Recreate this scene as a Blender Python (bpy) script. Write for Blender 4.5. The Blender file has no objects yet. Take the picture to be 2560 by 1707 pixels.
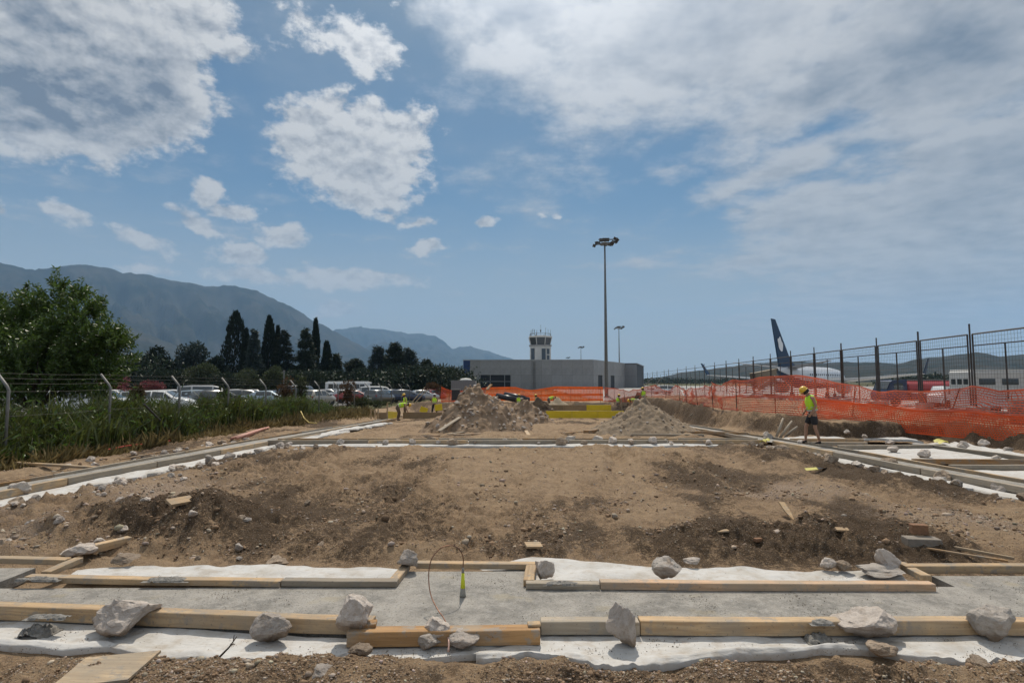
import bpy, bmesh, math, random
import numpy as np
from mathutils import Vector, Matrix, noise as mnoise

random.seed(7); rng = np.random.default_rng(7)
SC = bpy.context.scene
COL = SC.collection
R = math.radians

# ------------------------------------------------------------------ camera
CAM_H, FPX, HORIZON = 1.95, 1400.0, 952.0          # eye height; focal length and horizon row in photo pixels (2560 x 1707)
PITCH = math.atan((HORIZON - 853.5) / FPX)
cd = bpy.data.cameras.new('camera'); cam = bpy.data.objects.new('camera', cd); COL.objects.link(cam)
cd.sensor_width = 36.0; cd.lens = 36.0 * FPX / 2560.0
cd.clip_start = 0.1; cd.clip_end = 60000
cam.location = (0, 0, CAM_H); cam.rotation_euler = (math.pi / 2 + PITCH, 0, 0)
SC.camera = cam

# ------------------------------------------------------------------ world, sun, exposure
SUN_EL, SUN_AZ = R(55), R(2)
SKY_STRENGTH = 0.08
SUN_STRENGTH = 4.1
sd = bpy.data.lights.new('sun', 'SUN'); sun = bpy.data.objects.new('sun', sd); COL.objects.link(sun)
sd.energy = SUN_STRENGTH; sd.angle = R(0.7); sd.color = (1.0, 0.91, 0.78)
sdir = Vector((math.sin(SUN_AZ) * math.cos(SUN_EL), math.cos(SUN_AZ) * math.cos(SUN_EL), math.sin(SUN_EL)))
sun.rotation_euler = sdir.to_track_quat('Z', 'Y').to_euler(); sun.location = (0, 40, 60)
vs = SC.view_settings
vs.view_transform = 'Standard'; vs.look = 'None'; vs.exposure = -0.12; vs.gamma = 1.0; vs.use_curve_mapping = False
SC.render.engine = 'CYCLES'
cy = SC.cycles
cy.use_denoising = True
try: cy.denoiser = 'OPENIMAGEDENOISE'
except Exception: pass
cy.max_bounces = 6; cy.diffuse_bounces = 2; cy.glossy_bounces = 2; cy.transmission_bounces = 4; cy.transparent_max_bounces = 12; cy.volume_bounces = 1
cy.sample_clamp_indirect = 4.0
cy.use_adaptive_sampling = True; cy.adaptive_threshold = 0.015

def px_dir(px, py):
    x, z = (px - 1280.0) / FPX, (853.5 - py) / FPX
    c, s = math.cos(PITCH), math.sin(PITCH)
    return Vector((x, c - z * s, s + z * c))
def azel(px, py):
    d = px_dir(px, py).normalized()
    return math.atan2(d.x, d.y), math.asin(d.z)

class NT:
    """small helper round a node tree"""
    def __init__(s, tree): s.t = tree; s.n = tree.nodes; s.l = tree.links
    def node(s, typ, **kw):
        n = s.n.new(typ)
        for k, v in kw.items(): setattr(n, k, v)
        return n
    def put(s, sock, v):
        if hasattr(v, 'links') or isinstance(v, bpy.types.NodeSocket): s.l.new(v, sock)
        else: sock.default_value = v
    def math(s, op, a, b=None, c=None, clamp=False):
        n = s.node('ShaderNodeMath', operation=op, use_clamp=clamp)
        s.put(n.inputs[0], a)
        if b is not None: s.put(n.inputs[1], b)
        if c is not None: s.put(n.inputs[2], c)
        return n.outputs[0]
    def vmath(s, op, a, b=None, scale=None):
        n = s.node('ShaderNodeVectorMath', operation=op)
        s.put(n.inputs[0], a)
        if b is not None: s.put(n.inputs[1], b)
        if scale is not None: s.put(n.inputs['Scale'], scale)
        return n.outputs['Value'] if op in ('DOT_PRODUCT', 'LENGTH') else n.outputs[0]
    def noise(s, vec, scale, detail=4, rough=0.5, dist=0.0, lac=2.0):
        n = s.node('ShaderNodeTexNoise'); n.noise_dimensions = '3D'
        s.put(n.inputs['Vector'], vec)
        n.inputs['Scale'].default_value = scale; n.inputs['Detail'].default_value = detail
        n.inputs['Roughness'].default_value = rough; n.inputs['Distortion'].default_value = dist
        n.inputs['Lacunarity'].default_value = lac
        return n.outputs[0]
    def ramp(s, v, lo, hi, a=0.0, b=1.0, smooth=True):
        n = s.node('ShaderNodeMapRange'); n.interpolation_type = 'SMOOTHSTEP' if smooth else 'LINEAR'
        s.put(n.inputs[0], v); n.inputs[1].default_value = lo; n.inputs[2].default_value = hi
        n.inputs[3].default_value = a; n.inputs[4].default_value = b
        return n.outputs[0]
    def mix(s, f, a, b, mode='MIX'):
        n = s.node('ShaderNodeMix', data_type='RGBA', blend_type=mode)
        s.put(n.inputs[0], f)
        for k, v in ((6, a), (7, b)):
            if isinstance(v, (tuple, list)): v = tuple(v) + ((1,) if len(v) == 3 else ())
            s.put(n.inputs[k], v)
        return n.outputs[2]

def build_world():
    w = bpy.data.worlds.new('World'); SC.world = w; w.use_nodes = True
    N = NT(w.node_tree)
    for n in list(N.n): N.n.remove(n)
    out = N.node('ShaderNodeOutputWorld'); bg = N.node('ShaderNodeBackground')
    bg.inputs[1].default_value = SKY_STRENGTH
    N.l.new(bg.outputs[0], out.inputs[0])
    sky = N.node('ShaderNodeTexSky'); sky.sky_type = 'NISHITA'; sky.sun_disc = False
    sky.sun_elevation = SUN_EL; sky.sun_rotation = SUN_AZ
    sky.air_density = 1.0; sky.dust_density = 0.6; sky.ozone_density = 1.6; sky.altitude = 50
    tc = N.node('ShaderNodeTexCoord'); d = tc.outputs['Generated']
    sep = N.node('ShaderNodeSeparateXYZ'); N.l.new(d, sep.inputs[0])
    x, y, z = sep.outputs
    az = N.math('ARCTAN2', x, y); el = N.math('ARCSINE', z)
    comb = N.node('ShaderNodeCombineXYZ'); N.l.new(az, comb.inputs[0]); N.l.new(el, comb.inputs[1])
    P = comb.outputs[0]
    # sheared, flattened coordinates for the streaky deck on the right, projected on a cloud level
    zz = N.math('ADD', N.math('MAXIMUM', z, 0.0), 0.12)
    c2 = N.node('ShaderNodeCombineXYZ'); N.l.new(N.math('DIVIDE', x, zz), c2.inputs[0]); N.l.new(N.math('DIVIDE', y, zz), c2.inputs[1])
    PL = c2.outputs[0]
    st = N.node('ShaderNodeMapping'); N.l.new(P, st.inputs[0]); st.inputs['Scale'].default_value = (1.0, 1.5, 1.0)
    PS = st.outputs[0]
    # warp
    wn = N.node('ShaderNodeTexNoise'); N.l.new(PS, wn.inputs['Vector']); wn.inputs['Scale'].default_value = 9; wn.inputs['Detail'].default_value = 4; wn.inputs['Roughness'].default_value = 0.6
    wv = N.vmath('SUBTRACT', wn.outputs['Color'], (0.5, 0.5, 0.5))
    PW = N.vmath('ADD', P, N.vmath('SCALE', wv, scale=0.055))
    rots = {}
    def rotated(deg):
        if deg not in rots:
            if deg == 0: rots[deg] = PW
            else:
                m = N.node('ShaderNodeVectorRotate', rotation_type='Z_AXIS'); N.l.new(PW, m.inputs['Vector']); m.inputs['Angle'].default_value = -R(deg); rots[deg] = m.outputs[0]
        return rots[deg]
    def blobs(lst):
        acc = None
        for (cx, cyy, rx, ry, rot, wt) in lst:
            rot = min((-22, -14, 0, 8, 16), key=lambda q: abs(q - rot))
            a, e = azel(cx, cyy); k = math.cos(a) ** 2
            sx, sy = rx / FPX * (k + 0.05), ry / FPX * math.sqrt(k)
            c, s_ = math.cos(R(rot)), math.sin(R(rot)); a, e = a * c + e * s_, -a * s_ + e * c
            n = N.node('ShaderNodeVectorMath', operation='MULTIPLY_ADD'); N.l.new(rotated(rot), n.inputs[0])
            n.inputs[1].default_value = (1 / sx, 1 / sy, 0); n.inputs[2].default_value = (-a / sx, -e / sy, 0)
            v = N.math('MULTIPLY_ADD', N.vmath('LENGTH', n.outputs[0]), -wt, wt)
            acc = v if acc is None else N.math('SMOOTH_MAX', acc, v, 0.12)
        return N.math('MAXIMUM', acc, 0.0)
    cumulus = [  # photo position, radii, tilt, strength
        (90, 130, 520, 330, 0, 1.6), (330, 190, 300, 240, 0, 1.4), (470, 40, 170, 150, 0, 1.0), (600, 120, 130, 75, 0, .62), (-250, 120, 500, 380, 0, 1.6), (330, 330, 260, 70, 4, .8),
        (760, 65, 120, 75, -25, .62), (915, 120, 160, 90, -25, .75), (925, 185, 60, 60, 0, .55), (985, 10, 60, 40, 0, .55), (690, 20, 70, 60, 0, .4),
        (885, 380, 290, 170, 0, 1.15), (780, 305, 170, 75, 0, .8), (985, 350, 170, 130, 0, .9), (905, 490, 150, 80, 0, .8), (940, 270, 70, 60, 0, .7),
        (522, 470, 62, 60, 0, .75), (590, 520, 105, 45, -4, .75), (520, 560, 120, 40, -20, .75), (705, 592, 115, 68, 0, .75), (600, 632, 120, 60, 0, .8), (640, 690, 190, 40, -3, .75), (880, 690, 290, 42, 2, .8),
        (1075, 612, 78, 30, -3, .7), (1055, 553, 72, 24, 6, .65), (1212, 560, 72, 24, 0, .65), (160, 532, 125, 45, -14, .75), (350, 590, 135, 48, -14, .75), (340, 664, 150, 34, 0, .6), (5, 522, 40, 35, 0, .7),
        (1350, 548, 26, 18, 0, .5), (1386, 548, 28, 16, 0, .5), (850, 785, 100, 50, 0, .6), (965, 545, 50, 22, 0, .5), (660, 455, 60, 16, 0, .4)]
    deck = [
        (1320, 20, 330, 200, 0, 1.0), (1750, 60, 700, 260, 0, 1.2), (2400, 60, 600, 330, 0, 1.3), (1500, 200, 330, 130, 8, .8), (2050, 240, 420, 110, 14, .9), (1180, 250, 110, 60, 0, .35),
        (2450, 480, 560, 270, 14, 1.35), (2080, 560, 330, 190, 0, 1.05), (1960, 415, 300, 80, 16, .75), (2300, 720, 600, 170, 0, .9), (1880, 660, 260, 60, 0, .6), (1600, 655, 200, 34, 0, .42), (2000, 800, 480, 60, 8, .5),
        (1640, 345, 200, 40, 22, .38), (1700, 420, 200, 40, 8, .3), (1850, 535, 60, 20, 12, .5), (1500, 400, 330, 160, 20, .25)]
    grey = [(150, 250, 430, 150, 0, 1.2), (400, 230, 170, 190, 0, .8), (60, 40, 160, 120, 0, .6), (2350, 130, 520, 190, -8, .8), (2080, 200, 200, 90, 25, .9), (2450, 720, 420, 200, 0, .6), (950, 420, 90, 70, 0, .5), (2500, 560, 260, 160, 0, .55)]
    B1, B2, G = blobs(cumulus), blobs(deck), blobs(grey)
    # broken cloud goes on unseen beyond the frame, cover raised to brighten shaded faces
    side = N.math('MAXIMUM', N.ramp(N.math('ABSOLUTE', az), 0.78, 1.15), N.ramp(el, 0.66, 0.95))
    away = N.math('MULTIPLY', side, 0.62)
    up = (0.003, 0.022, 0)
    fa = N.noise(PS, 8, 5, 0.55); fb = N.noise(PS, 26, 5, 0.62); fbo = N.noise(N.vmath('ADD', PS, up), 26, 3, 0.62); fao = N.noise(N.vmath('ADD', PS, up), 8, 3, 0.55)
    f1 = N.math('ADD', N.math('MULTIPLY', N.math('SUBTRACT', fa, 0.5), 0.85), N.math('MULTIPLY', N.math('SUBTRACT', fb, 0.5), 0.85))
    f2 = N.noise(PL, 3.4, 8, 0.62); f2o = N.noise(N.vmath('ADD', PL, (0.0, -0.07, 0)), 3.4, 4, 0.62)
    f3 = N.noise(PS, 3.2, 3, 0.5)
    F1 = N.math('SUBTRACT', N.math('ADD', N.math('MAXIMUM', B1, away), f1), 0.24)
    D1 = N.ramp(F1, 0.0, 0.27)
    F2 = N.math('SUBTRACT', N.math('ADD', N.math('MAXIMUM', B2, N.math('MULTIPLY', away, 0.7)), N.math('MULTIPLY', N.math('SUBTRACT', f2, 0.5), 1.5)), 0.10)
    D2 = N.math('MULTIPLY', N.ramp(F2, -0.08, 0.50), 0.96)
    sdn = N.vmath('DOT_PRODUCT', d, tuple(sdir))
    glow = N.math('POWER', N.math('MAXIMUM', sdn, 0.0), 13.0)
    relief1 = N.math('ADD', N.math('MULTIPLY', N.math('SUBTRACT', fa, fao), 2.6), N.math('MULTIPLY', N.math('SUBTRACT', fb, fbo), 1.7))
    relief2 = N.math('MULTIPLY', N.math('SUBTRACT', f2, f2o), 2.2)
    thick1 = N.math('MULTIPLY', N.ramp(F1, 0.3, 1.1), 0.22)
    g0 = N.math('MULTIPLY', N.ramp(N.math('ADD', G, N.math('MULTIPLY', f1, 0.9)), 0.10, 0.95), 0.66)
    sh1 = N.math('ADD', N.math('SUBTRACT', N.math('SUBTRACT', 0.88, thick1), g0), relief1, clamp=True)
    sh2 = N.math('ADD', N.math('SUBTRACT', N.math('SUBTRACT', 0.86, N.math('MULTIPLY', N.ramp(F2, 0.45, 1.4), 0.38)), N.math('MULTIPLY', g0, 0.65)), relief2, clamp=True)
    k = 1.0 / SKY_STRENGTH
    dark, lit = tuple(c * k for c in (0.165, 0.205, 0.27)), tuple(c * k for c in (0.64, 0.645, 0.65))
    lit2, dark2 = tuple(c * k for c in (0.54, 0.555, 0.575)), tuple(c * k for c in (0.20, 0.245, 0.31))
    boost = N.math('ADD', 1.0, N.math('MULTIPLY', glow, 2.0))
    c1 = N.mix(sh1, dark, lit); c2_ = N.mix(sh2, dark2, lit2)
    c1 = N.vmath('SCALE', c1, scale=boost); c2_ = N.vmath('SCALE', c2_, scale=boost)
    # blue air between, paler and greyer towards the horizon and the sun
    blue = N.mix(1.0, sky.outputs[0], SKY_TINT, 'MULTIPLY')
    veil = N.math('ADD', N.math('MULTIPLY', N.ramp(N.math('ADD', f3, N.math('MULTIPLY', N.math('SUBTRACT', f2, 0.5), 0.5)), 0.35, 0.95), 0.38), N.math('MULTIPLY', glow, 0.6), clamp=True)
    c = N.mix(veil, blue, tuple(v * k for v in (0.42, 0.47, 0.505)))
    hz = N.ramp(el, -0.02, 0.34, 1.0, 0.0, smooth=True)
    pale = tuple(v * k for v in (0.50, 0.52, 0.525))
    c = N.mix(N.math('MULTIPLY', hz, 0.85), c, pale)
    c = N.mix(D2, c, c2_); c = N.mix(D1, c, c1)
    c = N.mix(N.math('MULTIPLY', hz, 0.45), c, pale)
    N.l.new(c, bg.inputs[0])
    w.cycles.sampling_method = 'NONE'
SKY_TINT = (0.52, 0.76, 0.84)
build_world()

# ------------------------------------------------------------------ noise and terrain functions
_T = rng.random((256, 256))
def vnoise(x, y, seed=0):
    x = np.asarray(x, float) + seed * 17.31; y = np.asarray(y, float) + seed * 41.77
    xi = np.floor(x).astype(int); yi = np.floor(y).astype(int)
    fx = x - xi; fy = y - yi
    fx = fx * fx * fx * (fx * (fx * 6 - 15) + 10); fy = fy * fy * fy * (fy * (fy * 6 - 15) + 10)
    a = _T[xi & 255, yi & 255]; b = _T[(xi + 1) & 255, yi & 255]; c = _T[xi & 255, (yi + 1) & 255]; d = _T[(xi + 1) & 255, (yi + 1) & 255]
    return (a * (1 - fx) + b * fx) * (1 - fy) + (c * (1 - fx) + d * fx) * fy - 0.5
def fbm(x, y, oct=4, gain=0.5, seed=0):
    s = 0.0; a = 1.0
    for i in range(oct):
        s = s + a * vnoise(x * 2 ** i, y * 2 ** i, seed + i * 3); a *= gain
    return s
def sstep(v, a, b):
    t = np.clip((np.asarray(v, float) - a) / (b - a), 0, 1); return t * t * (3 - 2 * t)
def lerp(a, b, t): return a + (b - a) * t
def seg_dist(x, y, pts):
    best = np.full(np.shape(x), 1e9)
    for (ax, ay), (bx, by) in zip(pts[:-1], pts[1:]):
        dx, dy = bx - ax, by - ay; L = dx * dx + dy * dy
        t = np.clip(((x - ax) * dx + (y - ay) * dy) / L, 0, 1)
        best = np.minimum(best, np.hypot(x - ax - t * dx, y - ay - t * dy))
    return best

STRIP_L = [(-9.35, 4.9), (-8.75, 10), (-7.8, 17.5), (-7.75, 22), (-7.75, 38)]
STRIP_R = [(9.7, 4.9), (9.15, 10), (8.35, 18), (8.4, 27), (8.6, 38)]
STRIP_F = [(-8.3, 17.75), (8.6, 17.95)]
PITX = ([0, 13, 15.5, 19.3, 20.8, 27, 33, 57, 90], [15.5, 14.6, 14.4, 14.2, 10.4, 9.9, 10.2, 11.0, 11.0])
def zbase(x, y):
    x = np.asarray(x, float); y = np.asarray(y, float)
    slope = -np.clip(0.030 * (y - 17.5), 0, 1.12)
    left = -0.05 - np.clip(0.013 * (y - 18), 0, 1.05)
    far = -0.35 - np.clip(0.012 * (y - 60), 0, 0.75)
    right = 0.52 - 1.6 * sstep(y, 52, 80) - 1.35 * sstep(x, 19.5, 30) * (1 - sstep(y, 52, 80)) - .25 * (1 - sstep(y, 12, 22))
    right = np.maximum(right, -1.1)
    z = slope
    z = lerp(z, far, sstep(y, 56.5, 58.5))
    xr = np.interp(y, *PITX)
    z = lerp(z, right, sstep(x, xr, xr + 0.75))
    xl = np.interp(y, [0, 10, 18, 40, 60], [-11.0, -10.4, -9.6, -9.2, -9.5])
    z = lerp(z, left, sstep(-x, -xl, -xl + 1.6))
    g = sstep(np.hypot(x, y), 140, 420)
    return lerp(z, -1.1, g)
def strips(x, y):
    m = np.clip(1 - (seg_dist(x, y, STRIP_L) - 1.0) / 0.3, 0, 1)
    m = np.maximum(m, np.clip(1 - (seg_dist(x, y, STRIP_R) - 1.0) / 0.3, 0, 1))
    m = np.maximum(m, np.clip(1 - (seg_dist(x, y + .2, STRIP_F) - 0.72) / 0.25, 0, 1))
    m = np.maximum(m, sstep(y, 3.98, 4.14) * (1 - sstep(y, 6.2, 6.55)) * (1 - sstep(np.abs(x), 11.5, 12.5)))
    m = np.maximum(m, sstep(x, 8.6, 9.0) * (1 - sstep(x, 13.0, 13.7)) * sstep(y, 8.5, 9.5) * (1 - sstep(y, 19.2, 20.0)))
    return m
def zfull(x, y):
    x = np.asarray(x, float); y = np.asarray(y, float)
    z = zbase(x, y)
    r = np.hypot(x, y)
    near = 1 - sstep(r, 60, 140)
    ax = x - 0.13 * y                                   # wheel ruts run with the site
    n = 0.10 * fbm(x * 0.55, y * 0.55, 3, 0.5, 1) + 0.10 * fbm(ax * 1.5, y * 0.30, 4, 0.6, 5)
    rough = np.clip(0.5 + 1.6 * fbm(x * 0.35 + 3, y * 0.22, 3, 0.5, 9), 0.4, 1.35)
    n = n + rough * (0.11 * np.abs(fbm(x * 2.3, y * 2.0, 4, 0.6, 13)) + 0.085 * fbm(x * 6.5, y * 6.5, 3, 0.66, 21))
    n = n + 0.034 * rough * fbm(x * 22, y * 22, 2, 0.65, 31)
    n = n - 0.05 * np.exp(-((np.abs(np.mod(ax + .4 * vnoise(y * .12, y * 0, 3), 2.1) - 1.05) - .42) / .16) ** 2) * sstep(y, 7, 9) * (0.4 + vnoise(ax * .4, y * .15, 66))
    for c0, k, lo, hi, dep in ((-1.7, .17, 7.0, 16.6, .055), (0.15, .17, 6.9, 16.6, .055), (2.3, .03, 8.5, 16.6, .045), (4.1, .03, 8.2, 16.6, .045), (-4.6, .10, 9.0, 16.6, .04), (-2.9, .10, 8.6, 16.6, .04)):   # wheel tracks
        dd = np.abs(x - c0 - k * y - .25 * vnoise(y * .3 + c0, y * 0, 71)); on = sstep(y, lo, lo + 1.5) * (1 - sstep(y, hi - 1.2, hi)) * np.clip(.75 + 1.1 * vnoise(x * .5 + c0, y * .35, 73), 0, 1)
        n = n + on * (-dep * np.exp(-(dd / .17) ** 2) * (.75 + .35 * np.sin(y * 19 + np.sign(x - c0 - k * y) * dd * 9)) + dep * .8 * np.exp(-((dd - .31) / .11) ** 2))
    # the dug-over heap with its steep shaded face on the left, and smaller mounds
    def mound(cx, cy, rx, ry, h, steep=0.0):
        u = (x - cx) / rx; v = (y - cy) / ry
        v = np.where(v < 0, v * (1 + steep), v)
        q = np.sqrt(u * u + v * v) + 0.35 * fbm(x * 1.7 + cx, y * 1.7, 3, 0.55, 41)
        return h * (1 - sstep(q, 0.15, 1.0)) * (1 + 0.55 * fbm(x * 4, y * 4, 3, 0.6, 44))
    n = n + mound(-4.55, 7.45, 2.0, 1.7, 0.34, 1.5) + mound(-2.1, 7.2, 1.7, 1.1, 0.12) + mound(3.6, 7.0, 2.2, 1.0, 0.17) + mound(1.6, 6.9, 1.3, .7, 0.08)
    n = n + mound(7.0, 10.6, 2.2, 1.4, 0.16) + mound(6.8, 14.0, 1.6, 2.4, 0.18) + mound(-5.6, 12.2, 1.2, 2.2, 0.16)
    n = n - 0.16 * np.exp(-(((x + 4.1) / 0.7) ** 2 + ((y - 6.55) / 0.22) ** 2))
    fore = 1 - sstep(y, 3.82, 4.05)
    n = n + fore * (0.03 + 0.05 * sstep(x, 0.2, 2.2) * (1 - sstep(x, 4, 6)))
    s = strips(x, y)
    z = z + near * lerp(n, -0.06 + 0.012 * fbm(x * 5, y * 5, 2, 0.5, 51), s)
    # crumbled bank faces
    xr = np.interp(y, *PITX); bank = np.exp(-((x - xr - 0.4) / 0.5) ** 2) * sstep(y, 11, 14) * (1 - sstep(y, 56, 60))
    z = z + bank * (0.35 * fbm(x * 1.4, y * 1.4, 4, 0.6, 61))
    return z
def zf(x, y): return float(zfull(np.array([x]), np.array([y]))[0])
def zb(x, y): return float(zbase(np.array([x]), np.array([y]))[0])
def G(px, py, z=None):
    """where the ray through a photo pixel meets the ground (or the level z above it)"""
    d = px_dir(px, py); o = Vector((0, 0, CAM_H))
    if z is not None and d.z < 0:
        t = (z - CAM_H) / d.z; p = o + d * t
        if p.y < 17: return p
    off = z or 0.0
    t = 1.5; last = t
    while t < 900:
        p = o + d * t
        if p.z <= zb(p.x, p.y) + off: break
        last = t; t *= 1.03
    for _ in range(24):
        m = (last + t) / 2; p = o + d * m
        if p.z <= zb(p.x, p.y) + off: t = m
        else: last = m
    return o + d * t
def GF(px, py):
    """like G but on the rough ground with its mounds and ruts"""
    d = px_dir(px, py); o = Vector((0, 0, CAM_H)); t = 2.5
    while t < 60:
        p = o + d * t
        if p.z <= zf(p.x, p.y): break
        t += 0.03 if p.z < .6 else .3
    return p
def A(px, py, Y):
    """the point on that ray at distance Y ahead"""
    d = px_dir(px, py); return Vector((0, 0, CAM_H)) + d * (Y / d.y)

# ------------------------------------------------------------------ materials
MATS = {}
def mat(name, col, rough=0.8, metal=0.0, spec=0.4, var=0.0, vscale=6.0, bump=0.0, bscale=40.0, col2=None, stretch=None, coat=0.0, island=0.0, transl=0.0, attr=None, detail=5, objrand=0.0):
    m = bpy.data.materials.new(name); m.use_nodes = True; N = NT(m.node_tree)
    b = N.n['Principled BSDF']
    b.inputs['Roughness'].default_value = rough; b.inputs['Metallic'].default_value = metal
    b.inputs['Specular IOR Level'].default_value = spec
    if coat: b.inputs['Coat Weight'].default_value = coat; b.inputs['Coat Roughness'].default_value = 0.06
    tc = N.node('ShaderNodeTexCoord'); v = tc.outputs['Object']
    if stretch:
        mp = N.node('ShaderNodeMapping'); N.l.new(v, mp.inputs[0]); mp.inputs['Scale'].default_value = stretch; v = mp.outputs[0]
    c = tuple(col) + (1,)
    if var or col2:
        c2 = tuple(col2) if col2 else tuple(x * (1 - var) for x in col)
        f = N.ramp(N.noise(v, vscale, detail, 0.62), 0.33, 0.67)
        c = N.mix(f, col, c2)
    if attr:
        at = N.node('ShaderNodeVertexColor'); at.layer_name = attr
        c = N.mix(1.0, c, at.outputs[0], 'MULTIPLY')
    if island:
        g = N.node('ShaderNodeNewGeometry')
        k = N.math('MULTIPLY_ADD', g.outputs['Random Per Island'], island * 2, 1 - island)
        c = N.vmath('SCALE', c if not isinstance(c, tuple) else c[:3], scale=k)
    if objrand:
        oi = N.node('ShaderNodeObjectInfo'); c = N.vmath('SCALE', c if not isinstance(c, tuple) else c[:3], scale=N.math('MULTIPLY_ADD', oi.outputs['Random'], objrand * 2, 1 - objrand))
    N.put(b.inputs['Base Color'], c)
    if bump:
        bp = N.node('ShaderNodeBump'); bp.inputs['Strength'].default_value = min(1.0, bump); bp.inputs['Distance'].default_value = 0.02 * max(1, bump)
        N.l.new(N.noise(v, bscale, 6, 0.62), bp.inputs['Height']); N.l.new(bp.outputs[0], b.inputs['Normal'])
    if transl:
        tr = N.node('ShaderNodeBsdfTranslucent'); N.put(tr.inputs[0], c)
        mx = N.node('ShaderNodeMixShader'); mx.inputs[0].default_value = transl
        N.l.new(b.outputs[0], mx.inputs[1]); N.l.new(tr.outputs[0], mx.inputs[2])
        N.l.new(mx.outputs[0], N.n['Material Output'].inputs[0])
    MATS[name] = m
    return m

def ground_material():
    m = bpy.data.materials.new('site_soil'); m.use_nodes = True; N = NT(m.node_tree); b = N.n['Principled BSDF']
    b.inputs['Roughness'].default_value = 0.95; b.inputs['Specular IOR Level'].default_value = 0.15
    at = N.node('ShaderNodeVertexColor'); at.layer_name = 'soil'
    sp = N.node('ShaderNodeSeparateColor'); N.l.new(at.outputs[0], sp.inputs[0])
    dk, pale, green = sp.outputs
    g = N.node('ShaderNodeNewGeometry'); P = g.outputs['Position']
    n1 = N.noise(P, 2.2, 6, 0.68); n2 = N.noise(P, 13.0, 6, 0.72); n3 = N.noise(P, 60.0, 4, 0.65)
    sm = N.node('ShaderNodeMapping'); N.l.new(P, sm.inputs[0]); sm.inputs['Rotation'].default_value = (0, 0, R(7)); sm.inputs['Scale'].default_value = (2.6, 0.35, 1)
    ns = N.noise(sm.outputs[0], 1.6, 6, 0.68)
    fine = N.math('ADD', N.math('MULTIPLY', N.math('SUBTRACT', n2, 0.5), 0.8), N.math('MULTIPLY', N.math('SUBTRACT', n3, 0.5), 0.7))
    base = N.mix(N.ramp(N.math('ADD', n1, fine), 0.32, 0.68), (0.35, 0.245, 0.152), (0.205, 0.14, 0.088))
    base = N.mix(N.math('MULTIPLY', N.ramp(N.math('ADD', ns, fine), 0.5, 0.78), 0.6), base, (0.44, 0.32, 0.21))
    base = N.mix(N.math('MULTIPLY', N.ramp(N.math('ADD', dk, N.math('MULTIPLY', fine, 0.5)), 0.16, -0.05), 0.3), base, (0.44, 0.325, 0.21))
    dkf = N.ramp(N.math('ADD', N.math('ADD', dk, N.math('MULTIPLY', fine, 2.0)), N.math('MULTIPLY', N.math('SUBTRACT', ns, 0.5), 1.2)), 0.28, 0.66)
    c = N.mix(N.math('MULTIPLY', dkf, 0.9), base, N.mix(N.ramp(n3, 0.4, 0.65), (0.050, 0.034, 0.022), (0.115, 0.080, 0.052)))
    pf = N.ramp(N.math('ADD', pale, N.math('MULTIPLY', fine, 1.9)), 0.38, 0.78)
    c = N.mix(N.math('MULTIPLY', pf, 0.8), c, N.mix(N.ramp(n3, 0.4, 0.62), (0.42, 0.33, 0.26), (0.25, 0.185, 0.135)))
    gf = N.ramp(N.math('ADD', green, N.math('MULTIPLY', N.math('SUBTRACT', n2, 0.5), 0.8)), 0.3, 0.7)
    c = N.mix(gf, c, N.mix(N.ramp(n1, 0.35, 0.65), (0.055, 0.062, 0.022), (0.10, 0.088, 0.04)))
    # small grains
    vo = N.node('ShaderNodeTexVoronoi'); N.l.new(P, vo.inputs['Vector']); vo.inputs['Scale'].default_value = 42
    vs_ = N.node('ShaderNodeSeparateColor'); N.l.new(vo.outputs['Color'], vs_.inputs[0])
    spk = N.math('MULTIPLY', N.ramp(vo.outputs['Distance'], 0.34, 0.14), N.ramp(vs_.outputs[0], 0.60, 0.7))
    c = N.mix(N.math('MULTIPLY', spk, 0.55), c, (0.50, 0.43, 0.36))
    N.l.new(c, b.inputs['Base Color'])
    bp = N.node('ShaderNodeBump'); bp.inputs['Strength'].default_value = 1.0; bp.inputs['Distance'].default_value = 0.06
    h = N.math('ADD', N.math('MULTIPLY', n2, 1.0), N.math('ADD', N.math('MULTIPLY', n3, 0.45), N.math('MULTIPLY', spk, 0.3)))
    N.l.new(h, bp.inputs['Height']); N.l.new(bp.outputs[0], b.inputs['Normal'])
    MATS['site_soil'] = m
ground_material()

def concrete_material():
    m = bpy.data.materials.new('blinding_concrete'); m.use_nodes = True; N = NT(m.node_tree); b = N.n['Principled BSDF']
    b.inputs['Roughness'].default_value = 0.85; b.inputs['Specular IOR Level'].default_value = 0.25
    g = N.node('ShaderNodeNewGeometry'); P = g.outputs['Position']
    n1 = N.noise(P, 2.6, 7, 0.68); n2 = N.noise(P, 11, 6, 0.72); n3 = N.noise(P, 55, 4, 0.7)
    c = N.mix(N.ramp(n1, 0.35, 0.65), (0.345, 0.322, 0.288), (0.20, 0.19, 0.172))
    c = N.mix(N.math('MULTIPLY', N.ramp(n2, 0.42, 0.68), 0.6), c, (0.40, 0.378, 0.342))
    c = N.mix(N.math('MULTIPLY', N.ramp(n3, 0.54, 0.66), 0.75), c, (0.10, 0.095, 0.085))
    c = N.mix(N.math('MULTIPLY', N.ramp(N.noise(P, 3.1, 3, 0.5), 0.6, 0.72), 0.4), c, (0.34, 0.29, 0.19))
    N.l.new(c, b.inputs['Base Color'])
    bp = N.node('ShaderNodeBump'); bp.inputs['Strength'].default_value = 0.8; bp.inputs['Distance'].default_value = 0.012
    N.l.new(N.math('ADD', n3, N.math('MULTIPLY', n2, 0.8)), bp.inputs['Height']); N.l.new(bp.outputs[0], b.inputs['Normal'])
    MATS['blinding_concrete'] = m
concrete_material()

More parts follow.
